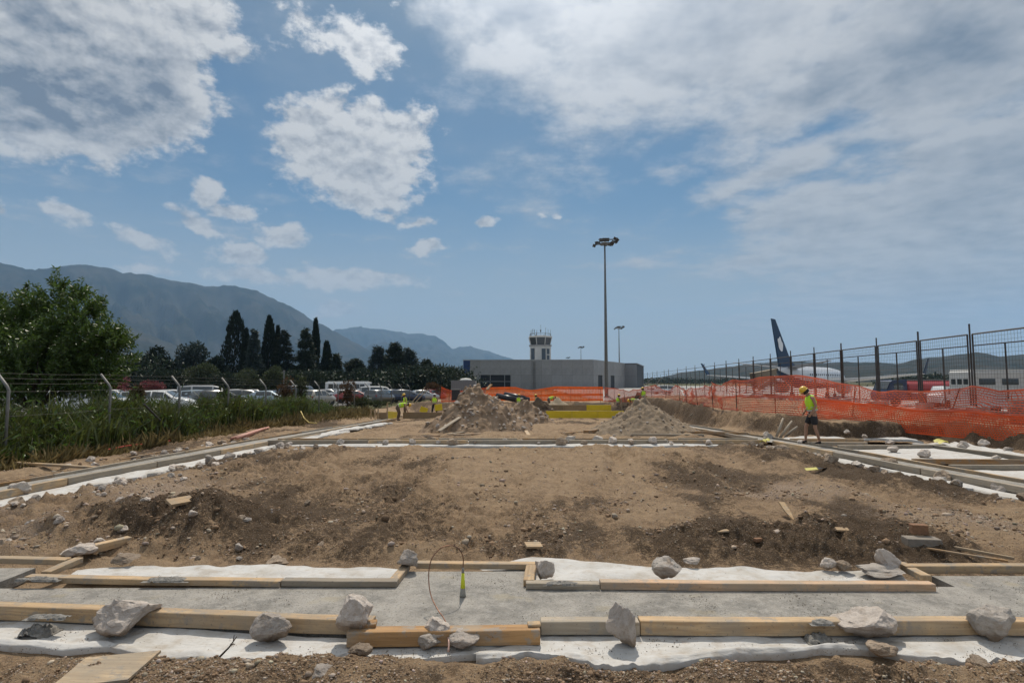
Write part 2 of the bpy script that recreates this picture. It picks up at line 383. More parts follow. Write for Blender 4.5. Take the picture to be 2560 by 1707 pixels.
def fabric_material():
    m = bpy.data.materials.new('white_geotextile'); m.use_nodes = True; N = NT(m.node_tree); b = N.n['Principled BSDF']
    b.inputs['Roughness'].default_value = 0.8; b.inputs['Specular IOR Level'].default_value = 0.25
    g = N.node('ShaderNodeNewGeometry'); P = g.outputs['Position']
    n1 = N.noise(P, 2.2, 5, 0.65); n2 = N.noise(P, 38, 3, 0.6); n3 = N.noise(P, 8, 6, 0.7)
    c = N.mix(N.ramp(n1, 0.45, 0.75), (0.53, 0.52, 0.50), (0.40, 0.37, 0.325))
    c = N.mix(N.math('MULTIPLY', N.ramp(n3, 0.47, 0.70), 0.6), c, (0.36, 0.30, 0.235))
    c = N.mix(N.math('MULTIPLY', N.ramp(n2, 0.68, 0.74), 0.8), c, (0.12, 0.10, 0.08))
    N.l.new(c, b.inputs['Base Color'])
    bp = N.node('ShaderNodeBump'); bp.inputs['Strength'].default_value = 0.35; bp.inputs['Distance'].default_value = 0.02
    cm = N.node('ShaderNodeMapping'); N.l.new(P, cm.inputs[0]); cm.inputs['Rotation'].default_value = (0, 0, R(25)); cm.inputs['Scale'].default_value = (1, 3.2, 1)
    cr = N.math('ABSOLUTE', N.math('SUBTRACT', N.noise(cm.outputs[0], 5, 4, 0.55), 0.5))
    N.l.new(N.math('ADD', N.math('MULTIPLY', cr, 2.2), N.math('MULTIPLY', n2, 0.15)), bp.inputs['Height']); N.l.new(bp.outputs[0], b.inputs['Normal'])
    MATS['white_geotextile'] = m
fabric_material()

def wood_material(name, light, dark, grey=0.0):
    m = bpy.data.materials.new(name); m.use_nodes = True; N = NT(m.node_tree); b = N.n['Principled BSDF']
    b.inputs['Roughness'].default_value = 0.75; b.inputs['Specular IOR Level'].default_value = 0.25
    tc = N.node('ShaderNodeTexCoord')
    inf = N.node('ShaderNodeObjectInfo')
    off = N.vmath('SCALE', inf.outputs['Location'], scale=3.7)
    P0 = N.vmath('ADD', tc.outputs['Object'], off)
    mp = N.node('ShaderNodeMapping'); N.l.new(P0, mp.inputs[0]); mp.inputs['Scale'].default_value = (0.9, 16, 16)
    n1 = N.noise(mp.outputs[0], 2.2, 5, 0.6, 0.6)
    n2 = N.noise(P0, 2.4, 4, 0.6); n3 = N.noise(P0, 45, 4, 0.65)
    c = N.mix(N.ramp(n1, 0.35, 0.65), light, dark)
    c = N.mix(N.math('MULTIPLY', N.ramp(n2, 0.4, 0.62), 0.6 + grey * 0.3), c, (0.31, 0.265, 0.205))
    c = N.mix(N.math('MULTIPLY', N.ramp(N.noise(P0, 7, 6, 0.7), 0.53, 0.63), 0.7), c, (0.27, 0.25, 0.22))
    c = N.mix(N.math('MULTIPLY', N.ramp(n3, 0.60, 0.70), 0.75), c, (0.16, 0.14, 0.12))
    r = N.math('MULTIPLY_ADD', inf.outputs['Random'], 0.35, 0.8)
    c = N.vmath('SCALE', c, scale=r)
    N.l.new(c, b.inputs['Base Color'])
    bp = N.node('ShaderNodeBump'); bp.inputs['Strength'].default_value = 0.4; bp.inputs['Distance'].default_value = 0.006
    N.l.new(n1, bp.inputs['Height']); N.l.new(bp.outputs[0], b.inputs['Normal'])
    MATS[name] = m
wood_material('fresh_timber', (0.56, 0.40, 0.235), (0.42, 0.28, 0.155))
wood_material('brown_timber', (0.42, 0.25, 0.115), (0.28, 0.16, 0.07))
wood_material('grey_timber', (0.40, 0.34, 0.265), (0.29, 0.24, 0.18), 0.8)
wood_material('pink_timber', (0.54, 0.37, 0.24), (0.40, 0.26, 0.16))
wood_material('plywood', (0.56, 0.43, 0.28), (0.40, 0.29, 0.18), 0.3)

def rock_material(name, a, b_, cc):
    m = bpy.data.materials.new(name); m.use_nodes = True; N = NT(m.node_tree); b = N.n['Principled BSDF']
    b.inputs['Roughness'].default_value = 0.88; b.inputs['Specular IOR Level'].default_value = 0.2
    tc = N.node('ShaderNodeTexCoord'); inf = N.node('ShaderNodeObjectInfo')
    P = N.vmath('ADD', tc.outputs['Object'], N.vmath('SCALE', inf.outputs['Location'], scale=2.3))
    n1 = N.noise(P, 5, 6, 0.68); n2 = N.noise(P, 30, 6, 0.74); n3 = N.noise(P, 2.5, 3, 0.5)
    c = N.mix(N.ramp(n1, 0.35, 0.65), a, b_)
    c = N.mix(N.math('MULTIPLY', N.ramp(n2, 0.5, 0.68), 0.6), c, cc)
    c = N.mix(N.math('MULTIPLY', N.ramp(n3, 0.55, 0.75), 0.5), c, (0.33, 0.24, 0.165))
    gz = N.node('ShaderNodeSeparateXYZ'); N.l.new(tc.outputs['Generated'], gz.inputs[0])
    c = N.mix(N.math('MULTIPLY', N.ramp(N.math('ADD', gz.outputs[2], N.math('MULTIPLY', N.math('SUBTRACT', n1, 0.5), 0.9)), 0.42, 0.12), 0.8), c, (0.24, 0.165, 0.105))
    c = N.vmath('SCALE', c, scale=N.math('MULTIPLY_ADD', inf.outputs['Random'], 0.45, 0.72))
    N.l.new(c, b.inputs['Base Color'])
    bp = N.node('ShaderNodeBump'); bp.inputs['Strength'].default_value = 0.75; bp.inputs['Distance'].default_value = 0.018
    N.l.new(N.math('ADD', n2, N.math('MULTIPLY', n1, 1.2)), bp.inputs['Height']); N.l.new(bp.outputs[0], b.inputs['Normal'])
    MATS[name] = m
rock_material('limestone', (0.60, 0.535, 0.475), (0.48, 0.415, 0.36), (0.33, 0.27, 0.22))
rock_material('grey_limestone', (0.52, 0.47, 0.42), (0.41, 0.365, 0.32), (0.28, 0.24, 0.20))
rock_material('brown_rock', (0.42, 0.335, 0.255), (0.30, 0.23, 0.17), (0.20, 0.15, 0.105))

# ------------------------------------------------------------------ mesh helpers
def link(name, me, m=None, parent=None, smooth=False):
    o = bpy.data.objects.new(name, me); COL.objects.link(o)
    if m is not None and not me.materials:
        for k in (m if isinstance(m, (list, tuple)) else [m]): me.materials.append(MATS[k] if isinstance(k, str) else k)
    if smooth: me.polygons.foreach_set('use_smooth', [True] * len(me.polygons))
    if parent is not None: o.parent = parent
    return o
def tag(o, label=None, cat=None, group=None, kind=None):
    if label: o['label'] = label
    if cat: o['category'] = cat
    if group: o['group'] = group
    if kind: o['kind'] = kind
    return o
def empty(name, loc, rz=0.0):
    o = bpy.data.objects.new(name, None); COL.objects.link(o); o.location = loc; o.rotation_euler = (0, 0, rz); o.empty_display_size = 0.2
    return o
def np_mesh(name, V, F):
    """mesh from numpy arrays; F is (n,3) or (n,4)"""
    me = bpy.data.meshes.new(name); V = np.asarray(V, np.float32); F = np.asarray(F, np.int32)
    me.vertices.add(len(V)); me.vertices.foreach_set('co', V.ravel())
    n, k = F.shape
    me.loops.add(n * k); me.loops.foreach_set('vertex_index', F.ravel())
    me.polygons.add(n); me.polygons.foreach_set('loop_start', np.arange(0, n * k, k, dtype=np.int32))
    me.update(calc_edges=True)
    return me
class MB:
    def __init__(s): s.v = []; s.f = []; s.m = []
    def add(s, vs, fs, mi=0):
        o = len(s.v); s.v += [tuple(v) for v in vs]; s.f += [tuple(i + o for i in f) for f in fs]; s.m += [mi] * len(fs); return s
    def box(s, c, size, M=None, mi=0):
        hx, hy, hz = (k / 2 for k in size)
        vs = [Vector((x, y, z)) for x in (-hx, hx) for y in (-hy, hy) for z in (-hz, hz)]
        c = Vector(c)
        vs = [(M @ v if M else v) + c for v in vs]
        return s.add(vs, [(0, 1, 3, 2), (4, 6, 7, 5), (0, 4, 5, 1), (2, 3, 7, 6), (0, 2, 6, 4), (1, 5, 7, 3)], mi)
    def tube(s, pts, rad, n=6, caps=True, mi=0):
        pts = [Vector(p) for p in pts]; rad = rad if isinstance(rad, (list, tuple)) else [rad] * len(pts)
        rings = []; ref = None
        for i, p in enumerate(pts):
            d = (pts[min(i + 1, len(pts) - 1)] - pts[max(i - 1, 0)]).normalized()
            if ref is None: ref = Vector((0, 0, 1)) if abs(d.z) < 0.9 else Vector((1, 0, 0))
            u = d.cross(ref).normalized(); w = u.cross(d).normalized(); ref = w
            rings.append([p + (u * math.cos(a) + w * math.sin(a)) * rad[i] for a in (2 * math.pi * k / n for k in range(n))])
        vs = [v for r in rings for v in r]; fs = []
        for i in range(len(pts) - 1):
            for k in range(n):
                a, b = i * n + k, i * n + (k + 1) % n; fs.append((a, b, b + n, a + n))
        if caps: fs += [tuple(reversed(range(n))), tuple(range((len(pts) - 1) * n, len(pts) * n))]
        return s.add(vs, fs, mi)
    def prism(s, poly, z0, z1, mi=0):
        n = len(poly); vs = [(x, y, z0) for x, y in poly] + [(x, y, z1) for x, y in poly]
        fs = [tuple(reversed(range(n))), tuple(range(n, 2 * n))] + [(i, (i + 1) % n, (i + 1) % n + n, i + n) for i in range(n)]
        return s.add(vs, fs, mi)
    def lathe(s, prof, n=16, c=(0, 0, 0), mi=0, ax='Z'):
        vs = []; fs = []
        for (r, h) in prof:
            for k in range(n):
                a = 2 * math.pi * k / n; q = (r * math.cos(a), r * math.sin(a), h)
                if ax == 'X': q = (h, r * math.cos(a), r * math.sin(a))
                if ax == 'Y': q = (r * math.cos(a), h, r * math.sin(a))
                vs.append((q[0] + c[0], q[1] + c[1], q[2] + c[2]))
        for i in range(len(prof) - 1):
            for k in range(n):
                a, b = i * n + k, i * n + (k + 1) % n; fs.append((a, b, b + n, a + n))
        fs += [tuple(reversed(range(n))), tuple(range((len(prof) - 1) * n, len(prof) * n))]
        return s.add(vs, fs, mi)
    def mesh(s, name='mesh', bevel=0.0, fix=True):
        me = bpy.data.meshes.new(name); me.from_pydata(s.v, [], s.f); me.polygons.foreach_set('material_index', s.m)
        if fix or bevel:
            bm = bmesh.new(); bm.from_mesh(me)
            if bevel: bmesh.ops.bevel(bm, geom=bm.edges[:], offset=bevel, segments=1, affect='EDGES', profile=0.5)
            bmesh.ops.recalc_face_normals(bm, faces=bm.faces[:]); bm.to_mesh(me); bm.free()
        me.update(); return me
    def build(s, name, m, parent=None, smooth=False, bevel=0.0):
        return link(name, s.mesh(name, bevel), m, parent, smooth)

# ------------------------------------------------------------------ ground: one sheet to the horizon
def blob(x, y, cx, cy, rx, ry, h=1.0):
    return h * np.exp(-(((x - cx) / rx) ** 2 + ((y - cy) / ry) ** 2))
def soil_masks(x, y):
    n = fbm(x * 0.5, y * 0.4, 4, 0.55, 71); n2 = fbm((x - .13 * y) * 1.1, y * 0.33, 4, 0.55, 77)
    dark = 0.13 + 0.75 * n + 0.8 * n2
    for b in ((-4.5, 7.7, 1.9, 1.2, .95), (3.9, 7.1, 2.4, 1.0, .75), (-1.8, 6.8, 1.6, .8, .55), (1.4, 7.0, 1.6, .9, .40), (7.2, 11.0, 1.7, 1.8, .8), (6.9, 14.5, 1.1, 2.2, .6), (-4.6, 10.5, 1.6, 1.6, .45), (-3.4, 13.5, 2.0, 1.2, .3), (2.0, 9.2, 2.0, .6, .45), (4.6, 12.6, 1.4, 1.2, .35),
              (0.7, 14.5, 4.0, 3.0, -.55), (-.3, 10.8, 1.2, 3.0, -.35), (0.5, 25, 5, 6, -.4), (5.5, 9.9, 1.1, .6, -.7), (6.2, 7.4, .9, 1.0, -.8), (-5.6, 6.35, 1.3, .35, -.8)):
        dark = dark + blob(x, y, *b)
    fore = 1 - sstep(y, 3.7, 4.0); dark = dark + fore * (0.15 + 0.5 * fbm(x * 1.2, y * 1.2, 3, .5, 79))
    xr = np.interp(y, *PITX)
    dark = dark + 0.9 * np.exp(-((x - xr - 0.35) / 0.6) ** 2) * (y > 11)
    dark = dark + 0.6 * sstep(y, 50, 56) * (1 - sstep(y, 60, 62)) * (np.abs(x) < 13)
    pale = 0.05 + 0.6 * fbm(x * 0.7, y * 0.6, 4, 0.55, 83)
    for b in ((-6.6, 10.3, 1.3, 3.0, .55), (-6.2, 7.4, 1.3, 1.2, .4), (5.4, 9.9, 1.6, .9, .55), (6.4, 7.5, 1.2, 1.0, .55), (-6, 14.5, 1.2, 2.5, .35), (-2, 25, 5, 4, .3)):
        pale = pale + blob(x, y, *b)
    green = 0.95 * sstep(-x, 10.6, 12.0) * sstep(y, 6, 12) - 0.5 * fbm(x * .4, y * .4, 3, .5, 91)
    green = np.where(np.hypot(x, y) > 150, 0.75 + 0.6 * fbm(x * .01, y * .01, 4, .5, 93), green)
    return np.clip(dark, 0, 1), np.clip(pale, 0, 1), np.clip(green, 0, 1)
def build_ground():
    ang = np.concatenate([np.linspace(-180, -64, 30)[:-1], np.linspace(-64, -46, 45)[:-1], np.linspace(-46, 46, 660), np.linspace(46, 64, 45)[1:], np.linspace(64, 180, 30)[1:-1]])
    ang = np.radians(ang); n = len(ang)
    rad = np.concatenate([[0.4, 1.0, 1.6, 2.1, 2.5, 2.8], np.geomspace(3.0, 46, 470), np.geomspace(47, 150, 60), np.geomspace(160, 11500, 40)])
    rr, aa = np.meshgrid(rad, ang, indexing='ij')
    x = (rr * np.sin(aa)).ravel(); y = (rr * np.cos(aa)).ravel()
    z = zfull(x, y)
    V = np.stack([x, y, z], 1); V = np.vstack([V, [[0, 0, -0.02]]])
    i = np.arange(len(rad) - 1)[:, None] * n; j = np.arange(n)[None, :]; j2 = (j + 1) % n
    F = np.stack([i + j, i + n + j, i + n + j2, i + j2], -1).reshape(-1, 4)
    me = np_mesh('ground', V, F)
    d, p, g = soil_masks(V[:, 0], V[:, 1])
    ca = me.color_attributes.new('soil', 'FLOAT_COLOR', 'POINT')
    ca.data.foreach_set('color', np.stack([d, p, g, np.ones_like(d)], 1).astype(np.float32).ravel())
    o = link('ground', me, 'site_soil', smooth=True); tag(o, kind='structure')
    cap = MB(); k = 60   # fills the middle of the sheet under the camera
    ring = [V[int(q)] for q in np.linspace(0, n - 1, k)]
    cap.add([(0, 0, float(V[:n, 2].mean()))] + [tuple(v) for v in ring], [(0, 1 + q, 1 + (q + 1) % k) for q in range(k)])
    tag(cap.build('ground_under_camera', 'site_soil', o), kind='structure')
build_ground()

mat('forest_hill', (0.012, 0.017, 0.012), 0.95, spec=0.0, col2=(0.055, 0.052, 0.042), vscale=0.0028, detail=9)
mat('dry_hill', (0.062, 0.052, 0.036), 0.95, spec=0.0, col2=(0.024, 0.028, 0.017), vscale=0.010, detail=9)
def mountain(name, ridge, D, foot, m, label, spur=0.35, freq=14.0, seed=0):
    pts = []
    for px, py in ridge:
        d = px_dir(px, py); h = math.hypot(d.x, d.y); pts.append((math.atan2(d.x, d.y), d.z / h))
    az = np.array([p[0] for p in pts]); tl = np.array([p[1] for p in pts])
    n, mrows = 260, 46
    a = np.linspace(az[0], az[-1], n); t = np.interp(a, az, tl)
    t = t + 0.0055 * fbm(a * 55, a * 0 + seed, 4, .55, seed) * np.clip(t * 12, 0, 1)
    v = np.concatenate([np.linspace(0, 1, mrows), [1.12, 1.3]])
    aa, vv = np.meshgrid(a, v); tt = np.meshgrid(t, v)[0]
    dist = D * (foot + (1 - foot) * vv)
    rz = CAM_H + tt * D
    prof = np.where(vv <= 1, vv ** 1.25, 1 - (vv - 1) * 1.5)
    sp = 1 - spur * (np.abs(fbm(aa * freq + 1.5 * vv, vv * 1.6, 5, 0.55, seed + 3)) * 2.2) * np.sin(np.clip(vv, 0, 1) * math.pi)
    z = -3 + (rz + 3) * prof * sp
    V = np.stack([dist * np.sin(aa), dist * np.cos(aa), z], -1).reshape(-1, 3)
    i = np.arange(len(v) - 1)[:, None] * n; j = np.arange(n - 1)[None, :]
    F = np.stack([i + j, i + j + 1, i + n + j + 1, i + n + j], -1).reshape(-1, 4)
    o = link(name, np_mesh(name, V, F), m, smooth=True)
    return tag(o, kind='structure')
mountain('mountain_range', [(-900, 640), (-400, 610), (-150, 640), (0, 658), (65, 672), (141, 669), (228, 661), (294, 680), (359, 688), (424, 698), (490, 713), (533, 718), (588, 714), (631, 724), (697, 751), (762, 786), (827, 822), (903, 866), (960, 895), (1030, 930), (1100, 950)], 6000, 0.45, 'forest_hill', '', 0.55, 16, 2)
mountain('foothill', [(-900, 780), (-300, 790), (150, 800), (310, 815), (380, 840), (470, 875), (560, 915), (650, 948)], 3600, 0.5, 'forest_hill', '', 0.25, 20, 8)
mountain('far_mountain_range', [(640, 890), (700, 862), (790, 830), (860, 822), (903, 816), (958, 825), (1023, 829), (1088, 840), (1130, 871), (1175, 865), (1230, 881), (1285, 898), (1306, 903), (1400, 930), (1500, 950)], 9800, 0.6, 'forest_hill', '', 0.4, 26, 14)
mountain('near_spur', [(830, 940), (880, 892), (930, 858), (985, 854), (1040, 880), (1110, 915), (1180, 945)], 7600, 0.6, 'forest_hill', '', 0.2, 26, 24)
mountain('right_hills', [(1560, 951), (1650, 943), (1700, 932), (1760, 925), (1815, 918), (1880, 910), (1930, 904), (2000, 903), (2060, 908), (2110, 905), (2180, 907), (2240, 909), (2290, 898), (2340, 893), (2400, 885), (2440, 882), (2500, 890), (2560, 886), (2750, 880), (3000, 890), (3400, 900)], 2700, 0.55, 'dry_hill', '', 0.3, 30, 31)

# the hazy air: a pale even volume round everything, sky outside
def build_haze():
    mb = MB().box((0, 0, 795), (25000, 25000, 1610))
    o = mb.build('haze', None)
    m = bpy.data.materials.new('haze_air'); m.use_nodes = True; N = NT(m.node_tree)
    for n in list(N.n): N.n.remove(n)
    out = N.node('ShaderNodeOutputMaterial'); pv = N.node('ShaderNodeVolumePrincipled')
    pv.inputs['Color'].default_value = (0.40, 0.66, 1.0, 1); pv.inputs['Density'].default_value = HAZE; pv.inputs['Anisotropy'].default_value = 0.0
    N.l.new(pv.outputs[0], out.inputs['Volume']); o.data.materials.append(m)
    m.cycles.homogeneous_volume = True if hasattr(m.cycles, 'homogeneous_volume') else None
    tag(o, kind='stuff')
HAZE = 8.5e-5
build_haze()

# draped sheets: car park and apron
mat('asphalt', (0.115, 0.112, 0.11), 0.9, var=0.25, vscale=0.8, bump=0.3, bscale=30)
mat('apron_concrete', (0.33, 0.32, 0.30), 0.85, var=0.2, vscale=0.15, bump=0.2, bscale=10)
def drape(name, x0, x1, y0, y1, nx, ny, m, off=0.03):
    x, y = np.meshgrid(np.linspace(x0, x1, nx), np.linspace(y0, y1, ny))
    z = zbase(x, y) + off
    V = np.stack([x, y, z], -1).reshape(-1, 3)
    i = np.arange(ny - 1)[:, None] * nx; j = np.arange(nx - 1)[None, :]
    F = np.stack([i + j, i + j + 1, i + nx + j + 1, i + nx + j], -1).reshape(-1, 4)
    return tag(link(name, np_mesh(name, V, F), m, smooth=True), kind='structure')
drape('car_park', -95, -16.5, 24, 132, 60, 80, 'asphalt', 0.10)
drape('apron', 26, 190, 42, 330, 60, 90, 'apron_concrete', 0.10)
drape('apron_road', 13, 26, 64, 330, 12, 90, 'apron_concrete', 0.12)

# ------------------------------------------------------------------ concrete strips between the forms
def slab(name, quads, z=0.055):
    mb = MB()
    for q in quads:
        mb.add([(x, y, zb(x, y) + z) for x, y in q] + [(x, y, zb(x, y) - 0.05) for x, y in q], [(0, 1, 2, 3), (7, 6, 5, 4), (0, 4, 5, 1), (1, 5, 6, 2), (2, 6, 7, 3), (3, 7, 4, 0)])
    return tag(mb.build(name, 'blinding_concrete'), kind='structure')
def xy(px, py, z=0.05):
    p = G(px, py, z); return (p.x, p.y)
f0, f1_ = 4.42, 5.18
_a, _b = G(-20, 1549, 0), G(930, 1588, 0); _k = (_b.y - _a.y) / (_b.x - _a.x)
_yb = G(1100, 1615, 0).y + .06; _yr = G(1900, 1588, 0).y + .05
def _y(x): return _a.y + _k * (x - _a.x) + .05
slab('concrete_strip', [[(-12, _y(-12)), (-1.12, _y(-1.12)), (-1.12, f1_ + .14), (-12, f1_ + .14)], [(-1.12, _yb), (.21, _yb), (.21, f1_ + .14), (-1.12, f1_ + .14)], [(.21, _yr), (12, _yr), (12, f1_ + .14), (.21, f1_ + .14)]])
slab('concrete_bay', [[(-1.08, f1_ + .13), (.16, f1_ + .13), (.16, 5.74), (-1.08, 5.74)]], 0.054)
slab('concrete_bay', [[(-12, f1_ + .12), (-4.85, f1_ + .12), (-4.85, 5.85), (-12, 5.85)]], 0.053)
slab('concrete_bay', [[(4.1, f1_ + .12), (12, f1_ + .12), (12, 5.62), (4.1, 5.62)]], 0.052)
def ribbon(name, line, hw, z=0.05):
    mb = MB(); pts = []
    L = []
    for (ax, ay), (bx, by) in zip(line[:-1], line[1:]):
        k = max(2, int(math.hypot(bx - ax, by - ay) / 1.0))
        for q in range(k): L.append((ax + (bx - ax) * q / k, ay + (by - ay) * q / k))
    L.append(line[-1]); vs = []; fs = []
    for i, p in enumerate(L):
        a, b = L[max(0, i - 1)], L[min(len(L) - 1, i + 1)]; d = Vector((b[0] - a[0], b[1] - a[1])).normalized(); nrm = Vector((-d.y, d.x))
        for s in (-1, 1):
            x, y = p[0] + nrm.x * hw * s, p[1] + nrm.y * hw * s; vs.append((x, y, zb(x, y) + z))
        if i: o = 2 * i; fs.append((o - 2, o - 1, o + 1, o))
    mb.add(vs, fs); return tag(mb.build(name, 'blinding_concrete'), kind='structure')
ribbon('concrete_strip', [(x, y) for x, y in STRIP_L[1:]][:0] + [(-9.5, 5.8), (-8.95, 10), (-8.05, 17.3), (-7.95, 22), (-7.9, 37.5)], 0.27, 0.051)
ribbon('concrete_strip', [(9.85, 5.6), (9.25, 10), (8.4, 18), (8.45, 27), (8.6, 37.5)], 0.33, 0.049)
ribbon('concrete_strip', [(-7.9, 17.95), (8.2, 18.1)], 0.30, 0.047)

# ------------------------------------------------------------------ timber
def timber(name, a, b, w, h, m, label, cat='timber beam', group=None, roll=0.0, bevel=0.005, parent=None, taper=1.0):
    """a squared timber whose bottom centre line runs from a to b; grain along its own x"""
    a, b = Vector(a), Vector(b); L = (b - a).length; u = (b - a).normalized()
    v = Vector((0, 0, 1)).cross(u)
    v = v.normalized() if v.length > 1e-4 else Vector((0, 1, 0))
    wv = u.cross(v)
    mb = MB(); n = max(2, int(L / 0.5)); vs = []; fs = []
    for i in range(n + 1):
        x = -L / 2 + L * i / n; k = lerp(1, taper, i / n)
        dy, dz = random.uniform(-1, 1) * 0.004 + .012 * min(1, L / 4) * math.sin(i * .9 + L), random.uniform(-1, 1) * 0.004
        for (yy, zz) in ((-w / 2, 0), (w / 2, 0), (w / 2, h), (-w / 2, h)): vs.append((x, (yy + dy) * k, zz * k + dz))
    for i in range(n):
        for k in range(4): fs.append((4 * i + k, 4 * i + (k + 1) % 4, 4 * i + 4 + (k + 1) % 4, 4 * i + 4 + k))
    fs += [(3, 2, 1, 0), (4 * n, 4 * n + 1, 4 * n + 2, 4 * n + 3)]
    mb.add(vs, fs); me = mb.mesh(name)
    if bevel:
        bm = bmesh.new(); bm.from_mesh(me)
        es = [e for e in bm.edges if e.is_manifold and e.calc_face_angle(0) > 0.6]
        bmesh.ops.bevel(bm, geom=es, offset=bevel, segments=1, affect='EDGES'); bm.to_mesh(me); bm.free()
    o = link(name, me, m, parent)
    M = Matrix((u, v, wv)).transposed().to_4x4()
    if roll: M = M @ Matrix.Rotation(roll, 4, 'X')
    o.matrix_world = Matrix.Translation((a + b) / 2) @ M
    if label: tag(o, label, cat, group)
    return o
def form(pa, pb, m, label, w=0.10, h=0.105, z0=-0.005, ext=(0, 0), group=None, name='formwork_beam'):
    """a form timber given by the near bottom edge in the photo"""
    a, b = G(pa[0], pa[1], z0), G(pb[0], pb[1], z0)
    u = (b - a).normalized(); n = Vector((-u.y, u.x, 0))
    if n.y < 0: n = -n
    a = a - u * ext[0] + n * w / 2; b = b + u * ext[1] + n * w / 2
    return timber(name, a, b, w, h, m, label, group=group)
# front row
form((-20, 1549), (930, 1588), 'fresh_timber', 'pale yellow formwork beam along the front left edge, under the biggest boulder', ext=(1.2, 0), h=.112)
form((865, 1619), (1351, 1612), 'brown_timber', 'short brown formwork beam at front centre with a wire draped over it', h=.108, w=.11)
form((1352, 1586), (1600, 1589), 'grey_timber', 'short weathered grey formwork beam right of the brown beam', h=.1)
form((1602, 1588), (2475, 1588), 'fresh_timber', 'long pale formwork beam along the front right edge', ext=(0, 0), h=.108)
form((2480, 1589), (2640, 1592), 'fresh_timber', 'formwork beam end behind the round boulder at far right', ext=(0, 1.0))
timber('timber_offcut', G(905, 1572, .1) + Vector((0, .05, 0)), G(940, 1566, .1) + Vector((0, .02, 0)), .09, .03, 'brown_timber', 'reddish wood offcut behind the pitted boulder at front centre', 'wood offcut')
timber('timber_offcut', G(1319, 1563, .1), G(1351, 1562, .1), .07, .02, 'fresh_timber', 'small pale wood block on the right end of the brown beam', 'wood offcut')
# inner row
zi = 0.055; K = dict(z0=zi, h=0.055, w=0.095)
form((-10, 1409), (160, 1413), 'fresh_timber', 'formwork board behind the slab at far left edge', ext=(1.5, 0), **K)
timber('formwork_beam', G(198, 1406, zi), G(112, 1442, zi), .095, .055, 'fresh_timber', 'short oblique formwork board joining two boards at the left corner', 'timber beam')
form((57, 1457), (700, 1467), 'fresh_timber', 'long inner formwork board on the left with mortar crumbs on it', **K)
form((702, 1467), (992, 1469), 'grey_timber', 'greyish inner formwork board left of the wire loop', **K)
timber('formwork_beam', G(1014, 1424, zi), G(985, 1461, zi), .09, .054, 'fresh_timber', 'short board end left of the wire loop with a boulder on its corner', 'timber beam')
form((1040, 1421), (1352, 1424), 'fresh_timber', 'formwork board closing the recess behind the wire loop', **K)
timber('formwork_beam', G(1328, 1425, zi), G(1322, 1466, zi), .10, .06, 'fresh_timber', 'short upright formwork piece right of the wire loop', 'timber beam')
form((1315, 1474), (1500, 1475), 'grey_timber', 'mortar stained start of the inner board right of the wire loop', **K)
form((1502, 1475), (2343, 1479), 'pink_timber', 'long reddish inner formwork board on the right', z0=zi, h=.068, w=.095)
timber('formwork_beam', G(2252, 1418, zi), G(2318, 1455, zi), .09, .062, 'fresh_timber', 'short oblique formwork board at the right corner beside the flat grey rock', 'timber beam')
form((2268, 1434), (2570, 1432), 'fresh_timber', 'formwork board at the right edge behind the slab', ext=(0, 1.2), z0=zi, h=.075, w=.095)

def run(line, w, h, m, label, n, gap=0.02, z0=-0.01, group=None, cat='timber beam', first=None):
    """n boards laid end to end along a polyline of ground points"""
    pts = [Vector((x, y, 0)) for x, y in line]; seg = [(b - a).length for a, b in zip(pts[:-1], pts[1:])]; T = sum(seg)
    def at(s):
        for a, b, L in zip(pts[:-1], pts[1:], seg):
            if s <= L: return a + (b - a) * (s / L)
            s -= L
        return pts[-1]
    for i in range(n):
        a, b = at(T * i / n + gap), at(T * (i + 1) / n - gap)
        a.z = zb(a.x, a.y) + z0; b.z = zb(b.x, b.y) + z0
        timber('formwork_beam', a, b, w, h, m if isinstance(m, str) else m[i % len(m)], label[i] if isinstance(label, (list, tuple)) else label, cat, group)
run([(-8.62, 8.6), (-8.58, 9.9), (-7.45, 17.2)], .10, .13, ['fresh_timber', 'grey_timber', 'grey_timber'], 'weathered formwork beam along the inner side of the left strip', 4, group='inner forms of the left strip')
run([(-9.75, 7.6), (-9.2, 10.2), (-8.35, 17), (-8.3, 22), (-8.2, 37)], .05, .12, ['brown_timber', 'grey_timber', 'fresh_timber'], 'thin form board along the outer side of the left strip', 8, group='outer forms of the left strip')
run([(-7.55, 18.4), (-7.6, 24), (-7.55, 37)], .08, .12, ['grey_timber', 'fresh_timber'], 'form beam of the left strip beyond the cross row', 4, group='far inner forms of the left strip')
run([(-7.6, 17.58), (8.0, 17.72)], .10, .125, ['grey_timber', 'fresh_timber', 'grey_timber'], 'form beam on the near side of the cross row in front of the heaps', 5, group='near forms of the cross row')
run([(-7.6, 18.32), (8.0, 18.46)], .06, .13, ['brown_timber', 'fresh_timber', 'grey_timber'], 'form board on the far side of the cross row in front of the heaps', 6, group='far forms of the cross row')
run([(9.35, 6.5), (8.85, 10), (8.05, 17.4)], .10, .13, ['fresh_timber', 'grey_timber', 'grey_timber'], 'weathered form beam along the inner side of the right strip', 4, group='inner forms of the right strip')
run([(10.25, 6.2), (9.65, 10.2), (8.85, 18), (8.85, 27), (9.0, 37)], .06, .12, ['grey_timber', 'fresh_timber'], 'thin form board along the outer side of the right strip', 7, group='outer forms of the right strip')
run([(8.05, 18.6), (8.05, 27), (8.2, 37)], .08, .12, ['grey_timber', 'fresh_timber'], 'form beam of the right strip beyond the cross row', 4, group='far inner forms of the right strip')
